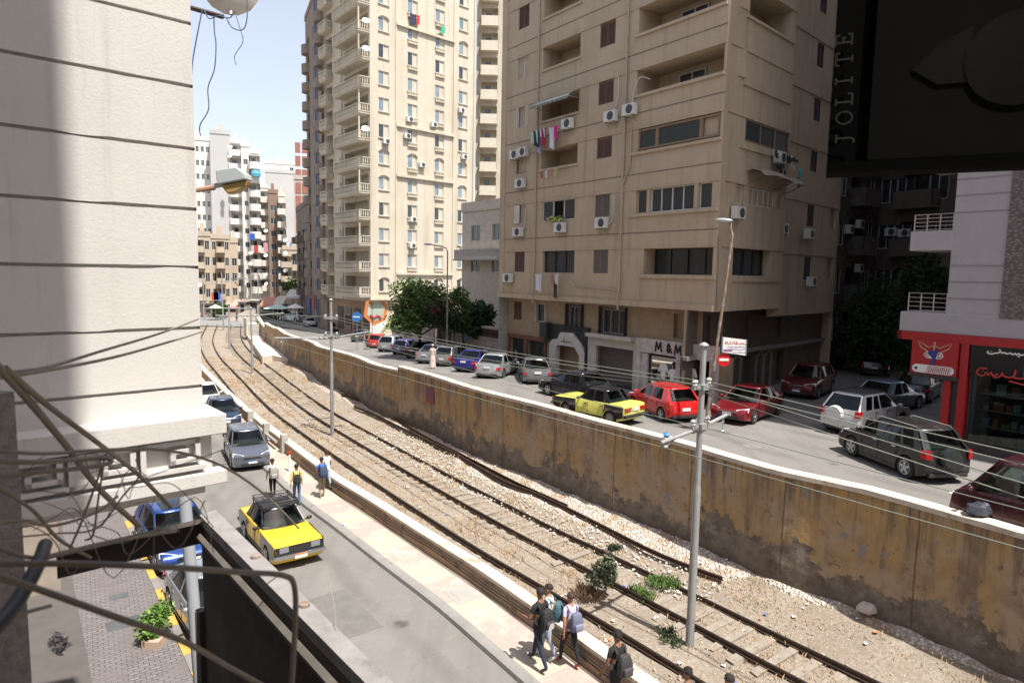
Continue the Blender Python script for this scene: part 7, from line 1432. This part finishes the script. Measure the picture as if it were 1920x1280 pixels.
place('yellow and black saloon taxi with a black roof rack driving toward the viewer','lada',Y_,524,1022,0,143,roofm=BK_,sidem=mat('paint_taxi_side',(.84,.53,.03),.32,var=.04,coat=.5),rack=True,group=None,name='taxi',plate='o')
place('steel grey compact crossover with white grille trim parked at the left kerb','suv',paint('steel',(.16,.18,.23),.6,.3),462,862,0,150,scale=.95,plate='b',rails=1,group='cars on the left road')
place('dark navy car half hidden behind the white ledge on the left road','hatch',paint('navy',(.02,.035,.08)),418,792,0,150,group='cars on the left road')
place('white car mostly hidden behind the near white wall','sedan',paint('white',(.68,.68,.68),.1),385,758,0,150,group='cars on the left road')
bl_=placew('royal blue hatchback with a sunroof parked along the striped kerb','hatch',paint('royal',(.035,.085,.32),.5),(300,1077),(262,1020),0,-1,group='cars on the left road',scale=1.05)
car('silver car parked behind the grey post and the potted plant',bl_.location+Vector((.603,-.798,0))*5.3+Vector((.05,0,0)),bl_.rotation_euler[2],'sedan',paint('silver1',(.36,.38,.40),.6,.3),group='cars on the left road')
# sunroof of the blue hatchback
bh=[o for o in bpy.data.objects if o.get('label','').startswith('royal blue')][0]; MB().box(-.75,.15,-.38,.38,1.497,1.505).build('sunroof',CARG,bh,world=False)
t1=[o for o in bpy.data.objects if o.get('label','').startswith('yellow and black')][0]
# black lower flanks, wings and pillars of the taxi
for sy in (1,-1):
    yy=sy*.813
    MB().add([(1.98,yy*.985,.40),(1.98,yy*.985,.80),(.62,yy,.86),(.62,yy,.25),(.95,yy,.25),(.93,yy,.36),(1.02,yy,.56),(1.2,yy,.65),(1.42,yy,.60),(1.55,yy,.42),(1.57,yy,.3)],[tuple(range(11))]).build('black_front_wing',BK_,t1,world=False)
    MB().add([(-1.98,yy*.985,.40),(-1.98,yy*.985,.86),(-1.0,yy,.86),(-.93,yy,.45),(-1.0,yy,.56),(-1.2,yy,.65),(-1.42,yy,.62),(-1.60,yy,.45),(-1.63,yy,.3)],[tuple(range(9))]).build('black_rear_wing',BK_,t1,world=False)
MB().box(2.05,2.066,-.77,.77,.52,.785).build('black_front_panel',BK_,t1,world=False)
place('lime yellow saloon taxi with black roof and wings driving away beside the coping','lada',LY,1120,782,3.0,-44,roofm=BK_,group=None,name='taxi')
t2=[o for o in bpy.data.objects if o.get('label','').startswith('lime yellow')][0]
for ch in t1.children:
    if ch.name.startswith('black_'): c=ch.copy(); col.objects.link(c); c.parent=t2
G_='cars parked along the upper road'
placew('bright red hatchback with dark windows parked by the clothes shop','hatch',paint('red',(.62,.012,.012),.1),(1180,764),(1250,793),3.0,1,group=G_)
placew('black saloon with pale rear window parked in front of the roller shutter','sedan',paint('black2',(.012,.014,.022),.3,.22),(1029,741),(1092,756),None,1,group=G_)
place('grey saloon seen square from behind near the white arch','sedan',paint('grey2',(.20,.21,.215),.5,.3),1001,712,None,-4,group=G_,scale=.97)
placew('bright silver saloon parked beside a dark blue one','sedan',paint('silver',(.52,.54,.56),.6,.3),(971,697),(937,710),None,-1,group=G_)
def placer(label,kind,pm,px,py,head,**kw):
    z=2.5
    for _ in range(6): z=zrp(G(px,py,z))
    p=G(px,py,z); h=hd(head); c=p+Vector((math.cos(h),math.sin(h),0))*(CARK[kind]['L']/2-.15)*kw.get('scale',1); c.z=zrp(c)+.004; return car(label,c,h,kind,pm,**kw)
placer('deep blue saloon parked between the silver saloon and a beige hatchback','sedan',paint('blue3',(.03,.035,.26),.4),870,698,24,group=G_)
placer('beige grey hatchback parked behind the man in white','hatch',paint('greige',(.33,.33,.31),.5,.3),829,687,24,group=G_)
placer('light silver blue saloon left of the beige hatchback','sedan',paint('silver4',(.40,.44,.50),.6,.3),796,682,22,group=G_)
placer('dark bottle green saloon between two light cars','sedan',paint('dgreen',(.03,.045,.045),.4),773,672,22,group=G_)
placer('lilac blue small hatchback with black rear panel','hatch',paint('lilac',(.17,.18,.38),.5),748,665,20,group=G_,scale=.93)
placer('pale silver estate car parked left of the lilac one','hatch',paint('silver5',(.42,.46,.52),.6,.3),722,660,18,group=G_,scale=1.05)
placer('scarlet compact car with white bumper behind the cyclist','suv',paint('scarlet',(.60,.02,.02),.1),702,653,4,group=G_,scale=.88)
placer('dark grey car glimpsed behind the scarlet one','sedan',paint('dk5',(.08,.085,.09)),670,641,5,group=G_)
place('brown long saloon parked under the wall mural','sedan',paint('brown5',(.14,.10,.085),.4),708,618,None,-75,group=G_,scale=1.1)
place('black saloon with bright plate behind the second tram pole','sedan',BK_,630,622,None,-20,group=G_)
place('white saloon alone on the far part of the upper road','sedan',paint('white2',(.62,.62,.62),.1),580,611,None,-25,group=G_)
place('silver white crossover further along the upper road','suv',paint('white3',(.50,.54,.58),.3),551,602,None,-60,group=G_)
place('dark blue car before the far market','sedan',paint('dblue6',(.04,.06,.13)),535,597,None,-40,group=G_)
place('dark car furthest along the upper road','hatch',paint('dk7',(.06,.06,.07)),522,593,None,-40,group=G_)
placew('dark red saloon facing the viewer at the side street mouth','sedan',paint('cherry',(.22,.012,.018),.4),(1409,795),(1455,778),3.0,1,group='cars in the side street')
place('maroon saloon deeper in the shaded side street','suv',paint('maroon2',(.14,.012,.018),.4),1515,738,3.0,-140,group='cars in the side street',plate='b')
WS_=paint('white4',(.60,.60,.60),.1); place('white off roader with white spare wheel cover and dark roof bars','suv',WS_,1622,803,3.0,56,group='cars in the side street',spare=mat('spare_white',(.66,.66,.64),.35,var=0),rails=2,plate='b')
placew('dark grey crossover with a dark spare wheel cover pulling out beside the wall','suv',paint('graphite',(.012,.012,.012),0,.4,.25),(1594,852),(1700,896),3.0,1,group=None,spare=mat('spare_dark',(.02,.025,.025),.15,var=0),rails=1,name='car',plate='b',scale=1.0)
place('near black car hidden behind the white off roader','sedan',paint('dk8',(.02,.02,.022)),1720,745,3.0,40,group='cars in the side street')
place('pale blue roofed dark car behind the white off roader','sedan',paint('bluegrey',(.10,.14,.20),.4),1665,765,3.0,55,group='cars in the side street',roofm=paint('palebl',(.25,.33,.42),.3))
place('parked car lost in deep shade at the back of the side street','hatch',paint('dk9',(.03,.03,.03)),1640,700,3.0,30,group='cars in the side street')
vb=None
for kk in range(60):
    c_=G(1860,985,3.5)+Vector((.809,.588,0))*1.45+Vector((.588,-.809,0))*(kk*.1)
    f_=c_+Vector((-.588,.809,0))*2.25; v_=f_-Vector((0,0,HC)); fx=960+FPX*v_.dot(rt)/v_.dot(fw)
    if fx>1792: break
c_.z=3.0
car('maroon minivan with a bright stripe in its window at the right edge',c_,hd(-36),'van',paint('maroonvan',(.05,.006,.010),.3,.3),group=None,name='minivan',scale=1.05)
place('small yellow taxi far away at the crossing','lada',Y_,395,590,0,-95,roofm=paint('white9',(.6,.6,.58),.1),group=None,name='taxi')
place('yellow and white car partly hidden at the far crossing','lada',Y_,409,588,0,-95,group=None,name='taxi')
place('white van at the far market','suv',paint('white5',(.66,.66,.66),.1),558,592,0,-40,group=None)
# ------------------------------------------------------------------ people
def tub(mb,pts): 
    mb.tube([p for p,_ in pts],[r for _,r in pts],8)
def person(label,loc,face,h=1.68,phase=0,arms=(0,0),skin=(.24,.12,.07),shirt=(.5,.5,.5),pants=(.03,.03,.04),shoe=(.6,.6,.6),hair=(.015,.012,.01),sleeve='short',robe=False,turn=0,lean=0,legs='walk',group=None,curly=False,armpose=None,scale_r=1,name='person',pants2=None):
    k=h/1.72; J={}; V=[]; Ed=[]; Rd=[]; seg=[]
    def add(n,p,r,par=None,mt=None):
        J[n]=len(V); V.append(Vector(p)*k); Rd.append(r*k*scale_r)
        if par is not None: Ed.append((J[par],J[n])); seg.append((V[J[par]],V[J[n]],mt))
    ly=lean
    add('pel',(0,0,.93),.125); add('sp',(0,ly*.3,1.08),.115,'pel','s'); add('ch',(0,ly*.7,1.27),.135,'sp','s'); add('nb',(0,ly,1.42),.075,'ch','s'); add('nk',(0,ly+.005,1.50),.050,'nb','k')
    add('h1',(0,ly+.035,1.565),.066,'nk','k'); add('h2',(0,ly+.02,1.635),.089,'h1','k'); add('h3',(0,ly+.005,1.69),.066,'h2','k')
    st=phase
    for s,sg in (('L',1),('R',-1)):
        x=-.085*sg if False else .085*sg; f=st*sg
        if legs=='walk': kn=(x*1.05,.20*f+.04,.50); an=(x*1.1,.34*f-(.05 if f<0 else 0),.09+(.07 if f<-.3 else 0)); to=(x*1.15,an[1]+.17,.035+(.0 if f>=-.3 else -.01))
        elif legs=='sit': kn=(x*1.2,.42,.52); an=(x*1.2,.45,.10); to=(x*1.2,.60,.04)
        add('hp'+s,(x,0,.87),.092,'pel','p'); add('th'+s,((x+kn[0])/2,kn[1]*.5,.69),.080,'hp'+s,'p'); add('kn'+s,kn,.058,'th'+s,'p'); add('ca'+s,tuple((Vector(kn)*.6+Vector(an)*.4)),.052,'kn'+s,'p'); add('an'+s,an,.036,'ca'+s,'p'); add('to'+s,to,.036,'an'+s,'f')
        sh=(.165*sg,ly,1.385); ap=(armpose or {}).get(s)
        if ap: el,wr=ap
        else: a=-f*.22; el=(.215*sg,a*.5+ly,1.12); wr=(.225*sg,a+.07+ly,.89)
        add('sh'+s,sh,.056,'nb','s'); add('ua'+s,tuple((Vector(sh)+Vector(el))/2),.047,'sh'+s,'s'); add('el'+s,el,.038,'ua'+s,'s' if sleeve=='long' else 'k'); add('wr'+s,wr,.026,'el'+s,'s' if sleeve=='long' else 'k')
        d=(Vector(wr)-Vector(el)).normalized(); pm_=Vector(wr)+d*.06; add('pa'+s,tuple(pm_),.030,'wr'+s,'k')
    me=bpy.data.meshes.new('skel'); me.from_pydata([tuple(v) for v in V],Ed,[]); ob=bpy.data.objects.new('skel',me); col.objects.link(ob)
    sk_=ob.modifiers.new('s','SKIN'); sk_.use_smooth_shade=True
    for i,d in enumerate(me.skin_vertices[0].data): d.radius=(Rd[i]*(1.25 if i in (J['pel'],J['sp'],J['ch']) else 1),Rd[i]*(.85 if i in(J['pel'],J['sp'],J['ch']) else 1)) ; d.use_root=(i==0)
    sb=ob.modifiers.new('b','SUBSURF'); sb.levels=2; sb.render_levels=2
    dg=bpy.context.evaluated_depsgraph_get(); m2=bpy.data.meshes.new_from_object(ob.evaluated_get(dg)); bpy.data.objects.remove(ob)
    bm=bmesh.new(); bm.from_mesh(m2)
    # fingers, nose and ears joined into the same body mesh
    ex=MB()
    for s,sg in (('L',1),('R',-1)):
        w_=V[J['pa'+s]]; d=(w_-V[J['wr'+s]]).normalized(); side=Vector((0,1,0)).cross(d); side=(side if side.length>.1 else Vector((1,0,0))).normalized(); fwd=d.cross(side).normalized()
        for q in range(4): o=w_+fwd*(.024-.016*q)*k+d*.01; ln=(.070,.080,.075,.058)[q]*k; ex.tube([o,o+d*ln*.55-side*sg*.004,o+d*ln-side*sg*.02*k],[.0095*k,.009*k,.007*k],5)
        o=w_+fwd*.028*k-d*.03*k; ex.tube([o,o+fwd*.022*k+d*.03*k,o+fwd*.02*k+d*.055*k],[.011*k,.010*k,.008*k],5)
        ex.ell(tuple(V[J['h2']]+Vector((sg*.083*k,-.008,-.01))),(.013*k,.022*k,.032*k),6,4)
    fc=V[J['h1']]; ex.add([fc+Vector((-.014,.078,.035))*k,fc+Vector((.014,.078,.035))*k,fc+Vector((0,.100,.03))*k,fc+Vector((0,.072,.085))*k],[(0,1,2),(0,2,3),(1,3,2),(0,3,1)])
    nb=len(bm.verts); vs=[bm.verts.new(v) for v in ex.v]; fs0=len(bm.faces)
    for f in ex.f:
        try: bm.faces.new([vs[i] for i in f])
        except ValueError: pass
    bm.faces.ensure_lookup_table()
    kinds={'s':0,'p':1,'k':2,'f':3}
    for fi,f in enumerate(bm.faces):
        if fi>=fs0: f.material_index=2; f.smooth=True; continue
        c=f.calc_center_median(); best=None
        for a,b,mt in seg:
            ab=b-a; t=max(0,min(1,(c-a).dot(ab)/ab.length_squared)); dd=(c-(a+ab*t)).length
            if best is None or dd<best[0]: best=(dd,mt)
        mi=kinds[best[1]]
        if mi==1 and c.z>.90*k: mi=0
        if mi==0 and c.z<.86*k and abs(c.x)<.17*k: mi=1
        if robe and mi==1: mi=0
        f.material_index=mi; f.smooth=True
    if robe:
        rb_=MB(); pr=[]
        for z,r1,r2 in ((1.0,.17,.13),(.7,.20,.16),(.35,.22,.18),(.14,.235,.20)): pr.append([(r1*k*math.cos(6.283*i/16)*(1+.05*math.sin(i*3)),r2*k*math.sin(6.283*i/16)*(1+.06*math.cos(i*2.3)),z*k) for i in range(16)])
        vs=[bm.verts.new(v) for q in pr for v in q]
        for a in range(3):
            for i in range(16): f=bm.faces.new([vs[a*16+i],vs[a*16+(i+1)%16],vs[(a+1)*16+(i+1)%16],vs[(a+1)*16+i]]); f.smooth=True
    m2.materials.clear(); bm.to_mesh(m2); bm.free()
    nm=label[:14]
    for c,t in ((shirt,'shirt'),(pants,'trousers'),(skin,'skin'),(shoe,'shoes')): m2.materials.append(mat('%s_%s'%(t,'_'.join('%02d'%int(q*99) for q in c)),c,.85 if t!='skin' else .6,var=.06,scale=9,bump=.15 if t in('shirt','trousers') else 0,bs=14))
    root=link(name,m2); root.location=loc; root.rotation_euler=(0,0,-rad(face)); tag(root,label,'person',group)
    # hair
    hb=MB(); hc=V[J['h2']]+Vector((0,-.012*k,.028*k)); n=14; vs=[];fs=[]
    for i in range(8):
        th=math.pi*i/11
        for q in range(n):
            a=6.283*q/n; back=.5-.5*math.sin(a); lim=(.58+.36*back); tt=th*lim; j=1+((.10 if curly else .035)*MN.noise(Vector((math.cos(a)*4,math.sin(a)*4,i*1.3))))
            vs.append(hc+Vector((.093*k*math.sin(tt)*math.cos(a)*j,.104*k*math.sin(tt)*math.sin(a)*j,(.088 if not curly else .10)*k*math.cos(tt)*j)))
    for i in range(7):
        for q in range(n): fs.append((i*n+q,i*n+(q+1)%n,(i+1)*n+(q+1)%n,(i+1)*n+q))
    hb.add(vs,fs)
    if curly:
        r=random.Random(3)
        for _ in range(70): th=r.uniform(0,1.25); a=r.uniform(0,6.28); hb.ell(tuple(hc+Vector((.097*k*math.sin(th)*math.cos(a),.10*k*math.sin(th)*math.sin(a),.092*k*math.cos(th)))),(.017,.017,.017),5,3)
    ho=link('hair',hb.mesh('hair',mat('hair_%02d'%int(hair[0]*990),hair,.8,var=.2,scale=30),smooth=80),root)
    # eyes
    eb=MB()
    for sg in (1,-1): eb.ell(tuple(V[J['h2']]+Vector((sg*.031*k,.076*k,-.012*k))),(.012*k,.008*k,.008*k),6,4)
    link('eyes',eb.mesh('eyes',TRIM),root)
    root['k']=k; return root
def backpack(root,c,label,big=1,c2=None):
    k=root['k']; p=E('backpack',tuple(root.location),root.rotation_euler[2],label,'backpack'); M=Matrix.Translation((0,-.20*k,1.17*k))
    mb=MB(M); w_,h_=.155*big,.24*big; mb.add([(-w_,-.10,-h_),(w_,-.10,-h_),(w_,.06,-h_),(-w_,.06,-h_),(-w_*1.05,-.13,0),(w_*1.05,-.13,0),(w_*1.05,.06,0),(-w_*1.05,.06,0),(-w_*.75,-.07,h_*.9),(w_*.75,-.07,h_*.9),(w_*.75,.05,h_*.9),(-w_*.75,.05,h_*.9)],[(0,1,5,4),(1,2,6,5),(2,3,7,6),(3,0,4,7),(4,5,9,8),(5,6,10,9),(6,7,11,10),(7,4,8,11),(3,2,1,0),(8,9,10,11)])
    bm_=mat('pack_%s'%'_'.join('%03d'%int(q*999) for q in c),c,.8,var=.2,scale=12,bump=.3); mb.build('bag_body',bm_,p,world=False,smooth=60,bevel=.045,bseg=3)
    mb=MB(M); mb.box(-w_*.75,w_*.75,-.175,-.11,-h_*.85,-.02); mb.build('front_pocket',mat('packp_%s'%'_'.join('%03d'%int(q*999) for q in (c2 or c)),c2 or tuple(x*.8 for x in c),.8),p,world=False,smooth=60,bevel=.025)
    for sg in (1,-1):
        mb=MB(); mb.tube([(sg*.11*k,-.13*k,1.36*k),(sg*.115*k,-.02*k,1.455*k),(sg*.12*k,.105*k,1.36*k),(sg*.13*k,.11*k,1.2*k),(sg*.15*k,-.03*k,1.03*k),(sg*.12*k,-.14*k,1.0*k)],.02,5); mb.build('strap',bm_,p,world=False,smooth=60)
    return p
sw=.152
def on(px,py,z=sw): v=G(px,py,z); v.z=z; return v
def hp(px,py,h): v=G(px,py,sw+h); v.z=sw; return v
def face_(a,b): d=b-a; return math.degrees(math.atan2(d.x,d.y))
SD=-37  # boys walk up the pavement away from the viewer
K1=person('boy in a black polo and dark navy joggers striding along the near pavement',hp(1014,1104,1.92),SD-2,1.92,.85,shirt=(.018,.018,.02),pants=(.02,.025,.05),shoe=(.08,.08,.09),group='schoolboys',armpose={'L':((.25,.06,1.13),(.16,.26,1.06)),'R':((-.25,.05,1.12),(-.20,.28,1.08))})
backpack(K1,(.022,.022,.024),'black backpack with white marks on the striding boy',1.0,(.05,.05,.05))
_bp=[o for o in col.objects if o.get('label','').startswith('black backpack with white')][0]; mb=MB(Matrix.Translation((0,-.20*1.1,1.17*1.1)))
for q in range(5): mb.box(-.09+.01*q,.07+.01*(q%3),-.182,-.176,-.17+.028*q,-.158+.028*q)
mb.build('white_lines',WHITE,_bp,world=False)
K2=person('boy in a white shirt and pale blue jeans turning to his friend at the parapet',hp(1030,1096,1.86),SD-34,1.86,.5,shirt=(.72,.72,.72),pants=(.36,.44,.55),shoe=(.6,.6,.6),group='schoolboys',skin=(.38,.20,.12))
backpack(K2,(.05,.12,.16),'teal blue backpack on the boy in white',1.0,(.2,.22,.22))
K3=person('boy in a lilac T shirt and black trousers with hands down beside the parapet',hp(1071,1112,1.80),SD+6,1.80,-.65,shirt=(.52,.48,.66),pants=(.012,.012,.015),shoe=(.5,.12,.12),hair=(.05,.03,.02),group='schoolboys',skin=(.38,.19,.12))
backpack(K3,(.13,.14,.22),'grey blue backpack on the boy in lilac',.95,(.20,.22,.32))
K4=person('curly haired boy in a black printed T shirt at the bottom edge of the photo',hp(1159,1184,1.84),SD+5,1.84,.4,shirt=(.02,.02,.022),pants=(.012,.012,.014),group='schoolboys',curly=True,armpose={'L':((.24,.04,1.13),(.18,.22,1.08))})
backpack(K4,(.035,.037,.04),'large dark grey backpack on the curly haired boy',1.0,(.06,.06,.065))
person('curly headed boy whose head shows at the bottom edge',hp(1291,1254,1.66),SD,1.66,.2,shirt=(.1,.1,.1),group='schoolboys',curly=True)
person('short haired boy whose head top shows at the bottom edge',hp(1369,1266,1.78),SD,1.78,.2,shirt=(.3,.3,.3),group='schoolboys')
K5=person('boy in a white top and black trousers with grey pack walking on the left road',on(512,932,0),SD+4,1.62,.3,shirt=(.62,.66,.74),pants=(.015,.015,.018),shoe=(.05,.05,.05),group='schoolboys')
backpack(K5,(.26,.25,.24),'light grey backpack on the boy on the left road',1.0,(.34,.33,.31))
K6=person('boy in a yellow hoodie and blue jeans behind the taxi',on(557,946,0),SD+12,1.66,-.2,shirt=(.76,.58,.20),pants=(.06,.14,.28),shoe=(.6,.55,.5),sleeve='long',group='schoolboys')
backpack(K6,(.015,.015,.017),'small black backpack on the boy in the yellow hoodie',.85)
K7=person('boy in a bright blue T shirt and khaki trousers on the kerb edge',on(604,932),SD+4,1.66,.2,shirt=(.04,.16,.55),pants=(.28,.24,.17),shoe=(.2,.16,.12),group='schoolboys')
backpack(K7,(.04,.055,.10),'navy backpack on the boy in bright blue',1.0)
K8=person('boy in a white T shirt and light jeans walking beside the parapet',on(613,918),SD-10,1.70,-.5,shirt=(.72,.70,.76),pants=(.36,.46,.58),shoe=(.04,.04,.04),group='schoolboys')
z=2.6
for _ in range(5): z=zrp(G(811,691,z))
person('old man in a long pale pinkish robe and cap walking on the upper road',on(811,691,z),0,1.72,.1,shirt=(.62,.50,.46),pants=(.62,.50,.46),hair=(.5,.46,.42),sleeve='long',robe=True,shoe=(.2,.12,.08))
for x,y,f,sh,pa,lab,hh in ((970,700,20,(.5,.5,.52),(.3,.3,.3),'person in pale clothes standing by the iron doors',1.65),(790,650,0,(.05,.12,.2),(.02,.02,.02),'person in dark blue by the garden wall',1.7)):
    v=G(x,y+0,2.4); v.z=zrp(v); person(lab,v,f,hh,.1,shirt=sh,pants=pa)
# woman seated and people on the platform and at the crossing
p=G(499,641,.25); person('seated person in an orange red top against the wall on the far platform',(p.x,p.y,-.12),-100,1.5,0,shirt=(.62,.06,.02),pants=(.5,.05,.02),legs='sit')
for k,(x,y,z0,sh,pa,lab) in enumerate(((463,616,.25,(.35,.33,.5),(.03,.03,.05),'person with pale scarf standing on the far platform edge'),(444,603,0,(.03,.03,.03),(.05,.05,.06),'dark figure walking over the crossing'),(426,600,0,(.5,.45,.45),(.2,.2,.2),'pale figure crossing the far road'),(386,599,0,(.55,.06,.1),(.55,.5,.5),'person with a pink bag at the left of the crossing'),(500,597,0,(.35,.3,.3),(.1,.1,.1),'first of two people by the market end of the wall'),(509,597,0,(.06,.06,.08),(.05,.05,.05),'second of two people by the market end of the wall'),(528,585,0,(.7,.12,.04),(.1,.1,.1),'person in bright orange at the market'),(538,588,0,(.5,.5,.6),(.1,.1,.2),'person in pale blue at the market'),(546,589,0,(.05,.05,.05),(.05,.05,.05),'dark clad person at the market'),(516,586,0,(.1,.3,.25),(.1,.1,.1),'person in green at the market'),(409,590,0,(.15,.05,.3),(.1,.1,.1),'person in purple beside the far yellow car'),(456,588,0,(.6,.3,.3),(.3,.1,.1),'person in pink at the far junction'))):
    p=G(x,y,z0); person(lab,(p.x,p.y,z0),SD+40*((k%3)-1),1.66,.3,shirt=sh,pants=pa,group='people at the far junction' if k>1 else None)
# cyclist
z=1.6
for _ in range(6): z=zrp(G(688,655,z))
p=G(688,655,z); p.z=z; ch=rad(150)
BI=E('bicycle',tuple(p),-ch,'black bicycle ridden toward the viewer past the scarlet car','bicycle')
for y in (.52,-.52):
    mb=MB(); mb.tube([(0,y+.34*math.cos(6.283*i/18),.34+.34*math.sin(6.283*i/18)) for i in range(19)],.02,5,cap=False); mb.build('wheel',BLACK,BI,world=False)
mb=MB(); mb.tube([(0,-.52,.34),(0,-.18,.82),(0,.36,.86),(0,.52,.34)],.02,5); mb.tube([(0,-.18,.82),(0,-.02,.34),(0,.38,.78)],.02,5); mb.build('frame',TRIM,BI,world=False)
mb=MB(); mb.tube([(-.27,.32,1.02),(0,.36,1.0),(.27,.32,1.02)],.015,5); mb.build('handlebar',GREY,BI,world=False); MB().box(-.07,.07,-.32,-.08,.85,.91).build('saddle',TRIM,BI,world=False,bevel=.02)
person('cyclist in black riding toward the viewer on the upper road',tuple(p+Vector((0,0,.12))-Vector((math.sin(ch),math.cos(ch),0))*.15),150,1.6,0,shirt=(.015,.015,.015),pants=(.02,.02,.02),legs='sit',lean=.12,armpose={'L':((.24,.25,1.18),(.25,.45,1.02)),'R':((-.24,.25,1.18),(-.25,.45,1.02))})
for o in list(bpy.data.objects):
    if 'k' in o.keys(): del o['k']
